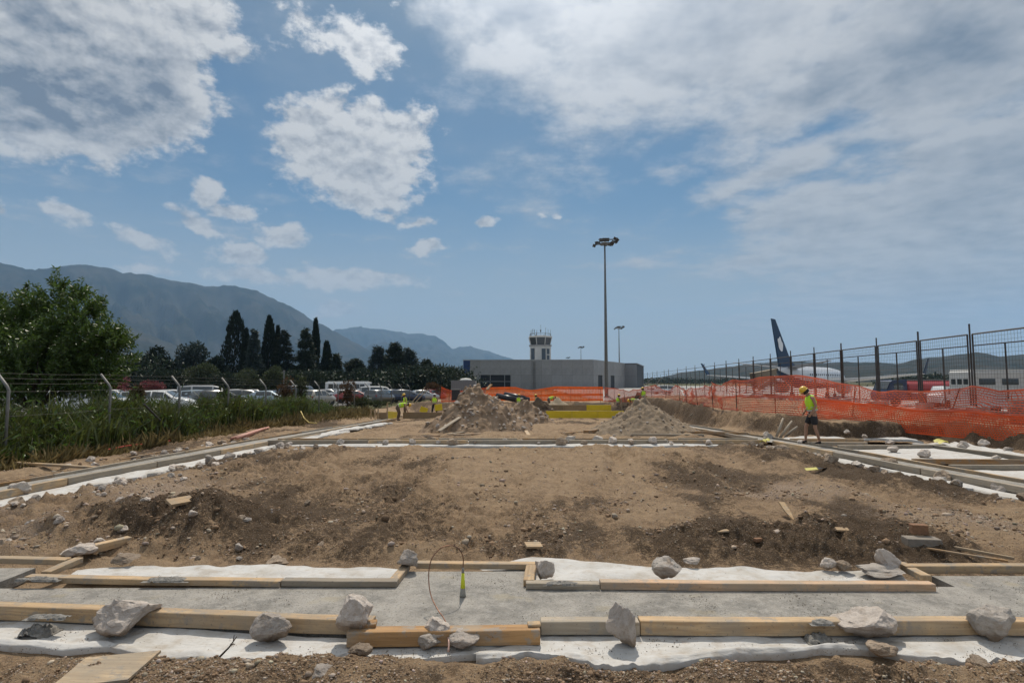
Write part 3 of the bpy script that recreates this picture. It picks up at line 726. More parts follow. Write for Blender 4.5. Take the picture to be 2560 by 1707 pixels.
# pockets on the right wing
for (a, b, m, lab) in (((10.6, 16.9), (8.95, 17.1), 'grey_timber', 'grey cross board just in front of the walking worker'),
                       ((12.1, 16.3), (9.3, 16.15), 'grey_timber', 'grey cross beam with stones, farther of the right pockets'),
                       ((12.4, 13.2), (9.45, 13.4), 'brown_timber', 'thin brown cross board between the two right pockets'),
                       ((13.0, 12.4), (9.6, 12.45), 'grey_timber', 'thick grey cross beam at the near right pocket'),
                       ((12.1, 16.5), (12.6, 12.9), 'grey_timber', 'outer grey beam closing the farther right pocket'),
                       ((12.9, 12.7), (13.6, 9.0), 'fresh_timber', 'outer pale beam closing the near right pocket'),
                       ((11.3, 18.2), (9.0, 18.3), 'fresh_timber', 'pale cross board behind the walking worker')):
    timber('formwork_beam', Vector((*a, zb(*a) + 0.0)), Vector((*b, zb(*b) + 0.0)), .09 if 'thin' not in lab else .05, .12, m, lab, 'timber beam')

# ------------------------------------------------------------------ white geotextile
def sheet(name, back, front, label, n=150, m=16, amp=0.02, roll=0.0, seed=0, lift=0.012, group=None, skirt=True, edge=0.05):
    def samp(pl, k):
        P = np.array(pl, float); d = np.r_[0, np.cumsum(np.hypot(*np.diff(P, axis=0).T))]; t = np.linspace(0, d[-1], k)
        return np.stack([np.interp(t, d, P[:, 0]), np.interp(t, d, P[:, 1])], 1)
    B, Fr = samp(back, n), samp(front, n)
    v = np.linspace(0, 1, m)[:, None, None]
    XY = B[None] * (1 - v) + Fr[None] * v
    x, y = XY[..., 0], XY[..., 1]
    wob = edge * fbm(np.arange(n)[None] * (0.03 if edge < .1 else .11) + seed, v[..., 0] * 0, 4, .6, seed); y = y + wob * v[..., 0]
    if edge > .1: x = x + wob * v[..., 0] * 1.2
    z = zfull(x, y) + lift + 0.02
    z = np.maximum(z, zbase(x, y) - 0.025)
    sl = np.linspace(0, 1, n)[None] * n / 12.0; vv = v[..., 0]
    fold = np.abs(fbm(sl * 0.30 + seed, vv * 1.6 + sl * .18, 3, .5, seed + 5))
    z = z + amp * fold * 2.0 + amp * 0.25 * fbm(sl * 1.2, vv * 3, 2, .5, seed + 9)
    if roll:
        rr = np.clip(0.55 + 1.6 * fbm(sl * 0.35 + 3, vv * 0, 3, .5, seed + 15), 0, 1.2)
        z = z + roll * rr * np.exp(-((vv - 0.86) / 0.10) ** 2)
    V = np.stack([x, y, z], -1).reshape(-1, 3)
    i = np.arange(m - 1)[:, None] * n; j = np.arange(n - 1)[None, :]
    F = np.stack([i + j, i + n + j, i + n + j + 1, i + j + 1], -1).reshape(-1, 4)
    if skirt:
        e = V.reshape(m, n, 3)[-1].copy(); e[:, 2] -= 0.07; e[:, 1] += 0.012; o = len(V); V = np.vstack([V, e])
        a = (m - 1) * n + np.arange(n - 1); b = o + np.arange(n - 1)
        F = np.vstack([F, np.stack([a, b, b + 1, a + 1], 1)])
    return tag(link(name, np_mesh(name, V, F), 'white_geotextile', smooth=True), label, 'membrane', group)
def pxl(lst, z=0.0): return [xy(px, py, z) for px, py in lst]
sheet('geotextile_sheet', pxl([(-200, 1535), (0, 1545), (450, 1565), (870, 1590)]), pxl([(-200, 1598), (0, 1605), (150, 1622), (270, 1612), (345, 1634), (540, 1642), (720, 1645), (868, 1652)]), 'white membrane sheet along the front left, under the leaning stones', n=220, m=22, amp=.014, roll=.018, seed=3)
sheet('geotextile_sheet', pxl([(850, 1600), (1040, 1610), (1190, 1608)]), pxl([(850, 1640), (1000, 1640), (1195, 1634)]), 'narrow strip of white membrane under the brown beam', n=60, m=12, amp=.015, seed=5, lift=.006)
sheet('geotextile_sheet', pxl([(1190, 1608), (1360, 1578), (1760, 1580), (2120, 1578), (2700, 1580)]), pxl([(1190, 1640), (1330, 1650), (1440, 1648), (1530, 1664), (1640, 1655), (1740, 1645), (1860, 1634), (2060, 1622), (2160, 1622), (2280, 1640), (2420, 1655), (2560, 1672), (2700, 1690)]), 'white membrane sheet with rolled hem along the front right', n=260, m=24, amp=.016, roll=.038, seed=8)
sheet('geotextile_sheet', pxl([(195, 1420), (430, 1412), (560, 1418), (680, 1406), (800, 1415), (1005, 1418)], .02), pxl([(165, 1446), (560, 1455), (980, 1462)], .02), 'white membrane behind the inner board on the left', n=160, m=14, amp=.03, seed=12, lift=.045, skirt=False, edge=.09)
sheet('geotextile_sheet', pxl([(1180, 1412), (1330, 1394), (1500, 1402), (1640, 1414), (1900, 1420), (2080, 1426), (2230, 1428)], .03), pxl([(1345, 1464), (1500, 1466), (1900, 1468), (2300, 1466)], .03), 'white membrane behind the inner board on the right, crumpled at its left end', n=180, m=18, amp=.04, seed=15, lift=.05, skirt=False, edge=.09)
sheet('geotextile_sheet', [(-8.55, 8.0), (-8.5, 9.9), (-7.4, 17.1)], [(-7.95, 8.0), (-7.82, 9.9), (-6.9, 17.0)], 'white membrane strip running along the left side of the site', n=180, m=10, amp=.035, seed=18, lift=.01, edge=.28)
sheet('geotextile_sheet', [(-7.2, 17.5), (0, 17.56), (7.7, 17.66)], [(-7.3, 16.98), (0, 17.02), (7.6, 17.1)], 'white membrane edge showing below the cross row of boards', n=240, m=8, amp=.04, seed=21, lift=.015, edge=.16)
sheet('geotextile_sheet', [(-7.5, 18.8), (-7.5, 24), (-7.4, 32)], [(-6.6, 19.0), (-6.9, 24), (-7.0, 32)], 'crumpled white membrane on the far left strip beyond the cross row', n=110, m=9, amp=.08, seed=24, lift=.05, edge=.4)
sheet('geotextile_sheet', [(8.95, 7.5), (8.75, 10.4), (8.0, 17.0)], [(8.35, 7.5), (8.22, 10.4), (7.62, 17.0)], 'white membrane edge along the inside of the right strip', n=120, m=7, amp=.035, seed=27, lift=.01, edge=.25)
sheet('geotextile_sheet', [(12.0, 16.1), (9.25, 16.0)], [(12.4, 13.3), (9.5, 13.5)], 'white membrane filling the farther pocket of the right wing', n=50, m=30, amp=.02, seed=30, lift=.05, skirt=False)
sheet('geotextile_sheet', [(12.8, 12.3), (9.65, 12.3)], [(13.7, 8.6), (9.95, 8.8)], 'white membrane filling the near pocket of the right wing', n=50, m=30, amp=.02, seed=33, lift=.05, skirt=False)
sheet('geotextile_sheet', [(13.7, 17.6), (13.6, 15), (14.0, 12.4), (14.6, 9.5)], [(12.3, 17.4), (12.6, 15.2), (13.0, 12.5), (13.8, 9.5)], 'loose white membrane lying outside the right wing', n=90, m=12, amp=.06, seed=36, lift=.05)
sheet('geotextile_sheet', [(13.2, 19.0), (11.5, 19.2), (9.4, 19.6)], [(12.8, 17.6), (11.2, 18.4), (9.2, 18.5)], 'crumpled white membrane behind the walking worker', n=80, m=12, amp=.10, seed=39, lift=.05)
mat('yellow_film', (0.55, 0.50, 0.10), 0.5, var=.3, vscale=5)
for k, (pts, lab) in enumerate(((((14.0, 12.2), (14.6, 10.2)), 'yellow membrane edge tape at the right border near the bank'), (((13.75, 14.2), (13.9, 12.9)), 'short yellow membrane edge further along the bank'), (((13.0, 17.3), (12.8, 16.7)), 'small yellow membrane corner beside the white heap'), (((7.9, 17.42), (7.6, 17.2)), 'yellow membrane corner at the right end of the cross row'))):
    a, b = Vector((*pts[0], zb(*pts[0]) + .17)), Vector((*pts[1], zb(*pts[1]) + .15))
    u = (b - a).normalized(); nv = Vector((u.y, -u.x, 0)) * (.13 if k != 3 else .09)
    mb = MB(); P = [a + (b - a) * (q / 6) for q in range(7)]; vs = []
    for q, p in enumerate(P):
        w = Vector((0, 0, .03 * math.sin(q * 2.1))); vs += [p + nv + w + Vector((0, 0, -.05)), p + w * .5 + Vector((0, 0, .02)), p - nv + w - Vector((0, 0, .03))]
    mb.add(vs, [(3 * q + r, 3 * q + r + 1, 3 * q + r + 4, 3 * q + r + 3) for q in range(6) for r in (0, 1)])
    tag(mb.build('yellow_membrane_strip', 'yellow_film', smooth=True), lab, 'membrane')

# ------------------------------------------------------------------ rocks
def rock_mesh(seed, sub=3, cuts=9, rough=0.10):
    rs = random.Random(seed); bm = bmesh.new(); bmesh.ops.create_icosphere(bm, subdivisions=sub, radius=1.0)
    planes = [(Vector((rs.gauss(0, 1), rs.gauss(0, 1), rs.gauss(0, .8))).normalized(), rs.uniform(0.45, 0.8)) for _ in range(cuts)]
    off = Vector((rs.uniform(0, 50), rs.uniform(0, 50), rs.uniform(0, 50)))
    for v in bm.verts:
        p = v.co.copy()
        for n, d in planes:
            t = p.dot(n) - d
            if t > 0: p -= n * t * 0.97
        p += p.normalized() * (mnoise.fractal(p * 1.8 + off, 0.8, 2.0, 5) * rough * 1.5)
        v.co = p
    xs = [v.co.x for v in bm.verts]; ys = [v.co.y for v in bm.verts]; zs = [v.co.z for v in bm.verts]
    c = Vector(((min(xs) + max(xs)) / 2, (min(ys) + max(ys)) / 2, (min(zs) + max(zs)) / 2)); s = Vector((max(xs) - min(xs), max(ys) - min(ys), max(zs) - min(zs)))
    for v in bm.verts: v.co = Vector(((v.co.x - c.x) / s.x, (v.co.y - c.y) / s.y, (v.co.z - c.z) / s.z))
    me = bpy.data.meshes.new('rock'); bm.to_mesh(me); bm.free()
    return me
def boulder(px0, px1, py0, py1, m, label, seed, zs=-0.01, deep=0.8, tilt=0.0, cuts=9, turn=None, back=0.5):
    g = G((px0 + px1) / 2, py1, zs); d = g.y
    sc = d / FPX * 1.02; w, h = (px1 - px0) * sc, (py1 - py0) * sc * 0.98
    me = rock_mesh(seed, 4, cuts); o = link('boulder', me, m)
    bm = bmesh.new(); bm.from_mesh(me)
    for f in bm.faces: f.smooth = False
    bm.to_mesh(me); bm.free()
    o.scale = (w, w * deep, h)
    o.rotation_euler = (0, R(tilt), turn if turn is not None else 0)
    o.location = (g.x, g.y + w * deep * back, zs + h * 0.5 - 0.01)
    return tag(o, label, 'rock', 'boulders weighing down the membrane and forms')
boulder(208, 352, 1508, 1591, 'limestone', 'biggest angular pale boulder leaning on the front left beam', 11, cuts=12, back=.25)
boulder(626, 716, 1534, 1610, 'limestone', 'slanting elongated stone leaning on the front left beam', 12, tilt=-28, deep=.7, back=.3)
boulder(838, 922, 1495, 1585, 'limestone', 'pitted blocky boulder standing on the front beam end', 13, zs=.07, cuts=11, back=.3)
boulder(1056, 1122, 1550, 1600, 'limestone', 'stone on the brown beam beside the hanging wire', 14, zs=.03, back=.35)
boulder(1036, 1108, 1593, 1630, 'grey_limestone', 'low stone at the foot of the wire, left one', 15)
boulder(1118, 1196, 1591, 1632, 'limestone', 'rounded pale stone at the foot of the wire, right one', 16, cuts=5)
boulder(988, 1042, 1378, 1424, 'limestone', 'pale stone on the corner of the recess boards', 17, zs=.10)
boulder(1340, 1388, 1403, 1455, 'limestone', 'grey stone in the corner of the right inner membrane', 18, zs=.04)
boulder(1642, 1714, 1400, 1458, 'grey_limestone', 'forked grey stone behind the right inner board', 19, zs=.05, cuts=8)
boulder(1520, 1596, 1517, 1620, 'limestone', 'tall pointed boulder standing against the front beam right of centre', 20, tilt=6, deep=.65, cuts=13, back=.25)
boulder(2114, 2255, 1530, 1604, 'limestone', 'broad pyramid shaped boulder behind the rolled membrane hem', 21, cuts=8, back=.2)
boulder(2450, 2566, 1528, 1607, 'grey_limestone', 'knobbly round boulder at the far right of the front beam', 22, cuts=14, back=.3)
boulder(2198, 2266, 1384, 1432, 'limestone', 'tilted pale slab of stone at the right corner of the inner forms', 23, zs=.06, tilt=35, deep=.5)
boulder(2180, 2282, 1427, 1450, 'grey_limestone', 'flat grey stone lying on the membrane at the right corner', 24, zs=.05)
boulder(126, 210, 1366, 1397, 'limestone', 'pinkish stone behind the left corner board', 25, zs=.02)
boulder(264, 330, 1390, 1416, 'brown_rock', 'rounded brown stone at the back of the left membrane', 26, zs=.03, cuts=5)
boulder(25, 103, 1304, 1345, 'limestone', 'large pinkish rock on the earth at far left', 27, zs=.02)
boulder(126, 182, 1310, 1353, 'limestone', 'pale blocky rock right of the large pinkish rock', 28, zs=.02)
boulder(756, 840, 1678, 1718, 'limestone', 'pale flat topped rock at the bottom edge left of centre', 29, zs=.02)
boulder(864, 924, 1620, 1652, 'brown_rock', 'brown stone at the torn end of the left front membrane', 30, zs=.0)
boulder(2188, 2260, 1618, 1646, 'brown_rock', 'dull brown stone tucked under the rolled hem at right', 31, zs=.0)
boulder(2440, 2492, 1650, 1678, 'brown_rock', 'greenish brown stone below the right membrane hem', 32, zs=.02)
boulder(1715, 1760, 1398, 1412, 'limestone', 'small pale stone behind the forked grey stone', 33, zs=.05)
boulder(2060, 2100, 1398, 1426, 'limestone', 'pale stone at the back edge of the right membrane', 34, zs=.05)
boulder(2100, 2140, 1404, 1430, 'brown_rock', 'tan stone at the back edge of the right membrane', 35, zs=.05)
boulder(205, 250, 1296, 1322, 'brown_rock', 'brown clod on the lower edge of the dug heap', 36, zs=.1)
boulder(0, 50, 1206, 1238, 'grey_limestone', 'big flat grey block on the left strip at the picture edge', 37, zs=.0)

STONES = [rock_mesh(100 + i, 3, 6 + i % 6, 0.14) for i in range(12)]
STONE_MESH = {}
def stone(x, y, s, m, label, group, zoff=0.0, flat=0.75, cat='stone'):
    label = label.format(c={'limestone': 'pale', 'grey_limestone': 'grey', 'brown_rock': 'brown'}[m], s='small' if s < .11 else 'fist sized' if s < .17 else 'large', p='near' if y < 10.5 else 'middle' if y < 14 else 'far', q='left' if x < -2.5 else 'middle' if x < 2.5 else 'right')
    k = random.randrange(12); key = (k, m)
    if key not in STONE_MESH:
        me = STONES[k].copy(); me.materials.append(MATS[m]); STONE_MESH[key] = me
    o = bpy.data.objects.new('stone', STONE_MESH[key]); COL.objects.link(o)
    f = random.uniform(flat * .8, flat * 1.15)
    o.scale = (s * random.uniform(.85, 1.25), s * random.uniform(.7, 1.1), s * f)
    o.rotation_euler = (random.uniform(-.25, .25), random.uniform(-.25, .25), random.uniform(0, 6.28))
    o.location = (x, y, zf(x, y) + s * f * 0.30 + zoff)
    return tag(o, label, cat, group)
rs = random.Random(5)
lab = '{s} {c} rubble stone at the {p} part of the left membrane strip'; grp = 'rubble along the left strip'
for i in range(95):
    t = rs.random() ** 0.85; y = 8.6 + 8.4 * t
    xe = np.interp(y, [8, 9.9, 17], [-7.85, -7.75, -6.85]); off = abs(rs.gauss(0, 0.6)) + .02
    s = rs.choice([.07, .08, .10, .12, .15, .2, .3]) * (1 - 0.35 * min(1, off))
    stone(xe + 0.05 + off, y, s, rs.choice(['limestone', 'limestone', 'grey_limestone', 'brown_rock']), lab, grp)
lab = '{s} {c} loose stone on the reddish earth at lower left'; grp = 'stones on the earth at lower left'
for i in range(46):
    y = rs.uniform(6.3, 9.6); x = rs.uniform(-8.2, -3.2) * (0.75 + 0.03 * y)
    stone(x, y, rs.uniform(.05, .15), rs.choice(['limestone', 'brown_rock', 'limestone']), lab, grp)
lab = '{s} {c} stone between the left fence and the {p} part of the strip'; grp = 'stones outside the left strip'
for i in range(40):
    y = rs.uniform(9, 20); x = np.interp(y, [8, 10, 17, 22], [-9.9, -9.5, -8.7, -8.6]) - abs(rs.gauss(0, .5)) - .1
    stone(x, y, rs.uniform(.08, .26), rs.choice(['limestone', 'brown_rock', 'limestone']), lab, grp)
lab = '{s} {c} stone on the {q} part of the cross row of boards'; grp = 'stones on the cross row'
for px in (862, 920, 972, 958, 1036, 1083, 1135, 1101, 1190, 1262, 1388, 1420, 1401, 1455, 1525, 1570, 1625, 1568, 1630, 1668, 1655, 1816, 1300, 1000, 1345, 1490, 1700, 1760):
    y = rs.choice([17.55, 17.75, 18.2, 17.4]); x = (px - 1280) / FPX * (y + .3)
    stone(x, y, rs.choice([.12, .16, .2, .26, .36]), rs.choice(['limestone', 'grey_limestone', 'brown_rock']), lab, grp, zoff=.07)
lab = '{s} {c} stone or clod inside the {p} part of the right strip'; grp = 'stones along the right strip'
for i in range(34):
    y = 8.2 + 9.6 * rs.random(); xe = np.interp(y, [8, 10.4, 17], [8.3, 8.15, 7.5])
    stone(xe - abs(rs.gauss(0, .28)), y, rs.uniform(.10, .28), rs.choice(['brown_rock', 'brown_rock', 'grey_limestone']), lab, grp, zoff=.02)
lab = '{s} {c} stone resting on the {p} beams of the right wing'; grp = 'stones on the right wing'
for (px, py) in ((2233, 1133), (2310, 1145), (2224, 1112), (2490, 1152), (2408, 1124), (2163, 1098), (2118, 1092), (2000, 1112), (1922, 1100), (1915, 1092), (2520, 1130), (2460, 1120)):
    p = G(px, py, 0); stone(p.x, p.y, rs.uniform(.2, .33), rs.choice(['limestone', 'grey_limestone']), lab, grp, zoff=.1)
for (px, py, s, m, lb) in ((2502, 1218, .34, 'limestone', 'large pinkish boulder on the inner beam of the right strip'), (2222, 1160, .42, 'brown_rock', 'broad brown clod against the inner beam of the right strip'), (2355, 1192, .40, 'brown_rock', 'big dark clod at the inner beam of the right strip'), (240, 1345, .0, '', ''), (800, 1300 + 60, .13, 'brown_rock', 'lone rounded stone on the earth left of centre'), (690, 1385, .22, 'brown_rock', 'tan block of stone at the edge of the left membrane'), (2195, 1170 , .0, '', '')):
    if s: p = G(px, py, 0.03); stone(p.x, p.y, s, m, lb, 'single larger stones', zoff=-.03)

# gravel and crumbs: uncountable, one mesh, each grain a small faceted body
mat('gravel_stone', (0.52, 0.46, 0.40), 0.9, spec=0.2, attr='tone', var=0.25, vscale=60)
def grains(name, label, x, y, size, z, tone, faces):
    bm = bmesh.new()
    if faces == 20: bmesh.ops.create_icosphere(bm, subdivisions=1, radius=1.0)
    bm.verts.ensure_lookup_table()
    if faces == 20: bv = np.array([v.co[:] for v in bm.verts]); bf = np.array([[v.index for v in f.verts] for f in bm.faces])
    else: bv = np.array([(1, 0, .1), (.1, 1, -.1), (-1, .1, .1), (-.1, -1, 0), (0, .1, 1), (0, 0, -1)], float); bf = np.array([(0, 1, 4), (1, 2, 4), (2, 3, 4), (3, 0, 4), (1, 0, 5), (2, 1, 5), (3, 2, 5), (0, 3, 5)])
    bm.free(); n = len(x)
    sc = size[:, None] * rng.uniform(.6, 1.3, (n, 3)); sc[:, 2] *= 0.72
    P = bv[None] * (1 + rng.uniform(-.3, .3, (n, len(bv), 1))) * sc[:, None, :]
    a = rng.uniform(0, 6.28, n); ca, sa = np.cos(a)[:, None], np.sin(a)[:, None]
    V = np.stack([P[..., 0] * ca - P[..., 1] * sa + x[:, None], P[..., 0] * sa + P[..., 1] * ca + y[:, None], P[..., 2] + z[:, None]], -1).reshape(-1, 3)
    me = np_mesh(name, V, (bf[None] + (np.arange(n) * len(bv))[:, None, None]).reshape(-1, 3))
    at = me.color_attributes.new('tone', 'FLOAT_COLOR', 'POINT'); at.data.foreach_set('color', np.repeat(np.c_[tone, np.ones(n)], len(bv), 0).astype(np.float32).ravel())
    tag(link(name, me, 'gravel_stone'), label, 'gravel', kind='stuff')
def spread_on_ground(n0, y0, y1, pw):
    """points spread over the bare ground, denser towards the viewer as the eye takes it in"""
    px = rng.uniform(-350, 2910, n0); py = y0 + (y1 - y0) * rng.random(n0) ** pw
    c, s = math.cos(PITCH), math.sin(PITCH); v = (853.5 - py) / FPX; t = -(CAM_H - 0.04) / (s + v * c)
    return (px - 1280) / FPX * t, (c - v * s) * t
def soil_tone(n, dk):
    t = rng.uniform(.5, 1.15, n)[:, None] * np.array([1, .92, .83])[None] * rng.uniform(.94, 1.06, (n, 3))
    b = rng.random(n) < (.45 + .4 * dk); t[b] = np.array([.62, .47, .34]) * rng.uniform(.45, 1.15, b.sum())[:, None]
    return t
def gravel():
    def place(n0, y0, y1, pw, size_fn, bias, label, faces, name='gravel'):
        x, y = spread_on_ground(n0, y0, y1, pw); st = strips(x, y); dk, pl, gr = soil_masks(x, y)
        cl = fbm(x * 1.3, y * 1.3, 4, .65, 101) + blob(x, y, -2.4, 6.5, 1.4, .35, .5) + blob(x, y, 6.3, 7.6, 1.2, 1.0, .3) + .25 * (y < 4.1)
        keep = (rng.random(n0) < bias + .7 * pl + .3 * dk * (y < 8.5) + 1.0 * cl) & (st < .06) & (gr < .3)
        keep &= ~((y > 11) & (np.abs(x - .7) < 4) & (rng.random(n0) < .25))
        x, y, dk = x[keep], y[keep], dk[keep]; s_ = size_fn(len(x), y)
        grains(name, label, x, y, s_, zfull(x, y) + s_ * .2, soil_tone(len(x), dk), faces)
    place(90000, 1118, 1760, .8, lambda n, y: np.clip(np.clip(rng.lognormal(math.log(1.9), .6, n), 1.0, 10) * y / FPX, .006, .05), .02, 'loose pale gravel stones scattered over the bare earth', 20)
    place(210000, 1125, 1760, .62, lambda n, y: np.clip(rng.lognormal(math.log(.95), .4, n) * y / FPX, .002, .016), .26, 'fine grit and crumbs of soil between the stones', 8, 'grit')
    # mortar crumbs on slab and sheets, in drifts
    x, y = spread_on_ground(60000, 1395, 1650, .9); st = strips(x, y); cl = fbm(x * 2.2, y * 2.2, 4, .65, 121)
    k = (st > .95) & (y < 5.75) & (rng.random(len(x)) < .02 + .9 * np.clip(cl - .08, 0, 1)); x, y = x[k], y[k]; n = len(x); s_ = rng.uniform(.0015, .0055, n)
    front = y < np.where(x < -1.1, _y(x), np.where(x < .21, _yb, _yr)) - .06
    z = np.where(front, zfull(x, y) + .045, .0565) + s_ * .3
    z = np.where(y > f1_ + .3, np.where((x > -1.0) & (x < .1), .0565, zfull(x, y) + .078), z)
    grains('mortar_crumbs', 'mortar crumbs strewn over the slab and the white sheets', x, y, s_, z, np.array([.55, .51, .45]) * rng.uniform(.35, 1.1, n)[:, None], 8)
gravel()

# ------------------------------------------------------------------ vegetation
mat('leaf_bright', (0.075, 0.125, 0.022), 0.38, spec=0.5, island=0.4, transl=0.35)
mat('leaf_dark', (0.022, 0.036, 0.016), 0.6, spec=0.3, island=0.45, transl=0.12)
mat('leaf_cypress', (0.014, 0.023, 0.011), 0.7, spec=0.2, island=0.4, transl=0.08)
mat('leaf_olive', (0.060, 0.075, 0.030), 0.6, spec=0.3, island=0.4, transl=0.2)
mat('leaf_blue', (0.040, 0.060, 0.048), 0.6, spec=0.3, island=0.4, transl=0.12)
mat('leaf_pink', (0.20, 0.060, 0.062), 0.6, spec=0.3, island=0.45, transl=0.2)
mat('leaf_rust', (0.10, 0.060, 0.032), 0.7, spec=0.2, island=0.4, transl=0.2)
mat('reed_blade', (0.075, 0.092, 0.022), 0.42, spec=0.5, island=0.5, transl=0.35)
mat('dry_blade', (0.24, 0.19, 0.085), 0.6, spec=0.3, island=0.4, transl=0.3)
mat('bark', (0.085, 0.065, 0.048), 0.9, var=0.4, vscale=8, bump=0.6, bscale=30)

def unit(v): return v / np.maximum(np.linalg.norm(v, axis=-1, keepdims=True), 1e-9)
def leaves_mesh(name, C, U, L, W, seed=0, droop=0.25):
    """one bent pointed leaf (4 triangles as 2 quads) per centre C, along U, length L, width W"""
    r = np.random.default_rng(seed); n = len(C); U = unit(U)
    rand = unit(r.normal(size=(n, 3))); S = unit(np.cross(U, rand)); Nn = np.cross(S, U)
    L = np.asarray(L)[:, None] if np.ndim(L) else np.full((n, 1), L); W = np.asarray(W)[:, None] if np.ndim(W) else np.full((n, 1), W)
    base = C; mid = C + U * L * 0.45; tip = C + U * L - Nn * L * droop
    a = mid + S * W / 2 + Nn * W * 0.15; b = mid - S * W / 2 + Nn * W * 0.15
    V = np.stack([base, a, tip, b], 1).reshape(-1, 3)
    F = np.arange(n * 4).reshape(n, 4)
    F = np.vstack([F[:, [0, 1, 2]], F[:, [0, 2, 3]]])
    return np_mesh(name, V, F)

def trunk_mb(base, top, r0, r1, bends=4, wob=0.1, limbs=()):
    mb = MB(); base, top = Vector(base), Vector(top); pts = []
    for i in range(bends + 1):
        t = i / bends; pts.append(base.lerp(top, t) + Vector((random.uniform(-wob, wob), random.uniform(-wob, wob), 0)) * (1 if 0 < i < bends else 0))
    mb.tube(pts, [lerp(r0, r1, i / bends) for i in range(bends + 1)], 7)
    for (t, end, r) in limbs:
        p = base.lerp(top, t); e = Vector(end); mb.tube([p, p.lerp(e, .5) + Vector((0, 0, (e - p).length * .08)), e], [r, r * .65, r * .25], 5)
    return mb
def tree(name, loc, label, cat='tree', group=None):
    return tag(empty(name, loc), label, cat, group)

def leafy_tree():
    base = Vector((-18.4, 21.5, zb(-18.4, 21.5)))
    t = tree('leafy_tree', base, 'large leafy green tree at the left edge rising above the fence')
    lobes = []  # local centre, radii
    for (px, py, rx, rz, dy) in ((60, 850, 55, 100, 0), (118, 790, 34, 88, .4), (192, 812, 36, 86, 0), (262, 838, 30, 70, -.5), (262, 900, 48, 50, 0), (150, 905, 85, 75, -1.0), (8, 800, 36, 80, 1), (40, 890, 70, 90, 0), (-70, 830, 70, 130, 0), (-60, 930, 90, 90, .5), (298, 862, 18, 20, -.4), (110, 960, 110, 60, -.8), (225, 950, 50, 55, 0), (-160, 880, 90, 130, 0)):
        p = A(px, py, 21.5) - base; k = 21.5 / FPX
        lobes.append((Vector((p.x, p.y + dy, p.z)), rx * k, 0.9 * rx * k + .35, rz * k))
    r = np.random.default_rng(3); C = []; U = []
    limbs = []
    for (c, a, b, h) in lobes:
        limbs.append((.35, tuple(c), .07))
        m = int(56 * (a + .5) * (h + .5)) + 36
        d = unit(r.normal(size=(m, 3))); rad = r.uniform(.45, 1.0, (m, 1)) ** .6
        taper = 1 - .62 * np.clip(d[:, 2:3] * rad, 0, 1); P = np.array(c)[None] + d * rad * np.array([a, b, h])[None] * np.hstack([taper, taper, np.ones_like(taper)])
        out = unit(d * np.array([1, 1, .6]) + np.array([0, 0, .75])[None] + r.normal(size=(m, 3)) * .3)
        C.append(P); U.append(out)
    C = np.vstack(C); U = np.vstack(U); m = len(C); K = 22
    tl = r.uniform(.3, .7, (m, 1, 1)); s = np.linspace(.05, 1, K)[None, :, None]
    side = unit(np.cross(U, unit(r.normal(size=(m, 3)))))
    sg = np.where(np.arange(K) % 2 == 0, 1, -1)[None, :, None]
    LC = C[:, None, :] + U[:, None, :] * tl * s
    LU = U[:, None, :] * .55 + side[:, None, :] * sg * .9 + r.normal(size=(m, K, 3)) * .25 - np.array([0, 0, .15])
    n = m * K
    me = leaves_mesh('crown', LC.reshape(-1, 3), LU.reshape(-1, 3), r.uniform(.10, .19, n), r.uniform(.045, .075, n), 4)
    link('crown', me, 'leaf_bright', t)
    trunk_mb((0, 0, -.1), (0.3, 0, 2.6), .19, .12, limbs=limbs).build('trunk', 'bark', t, smooth=True)
leafy_tree()

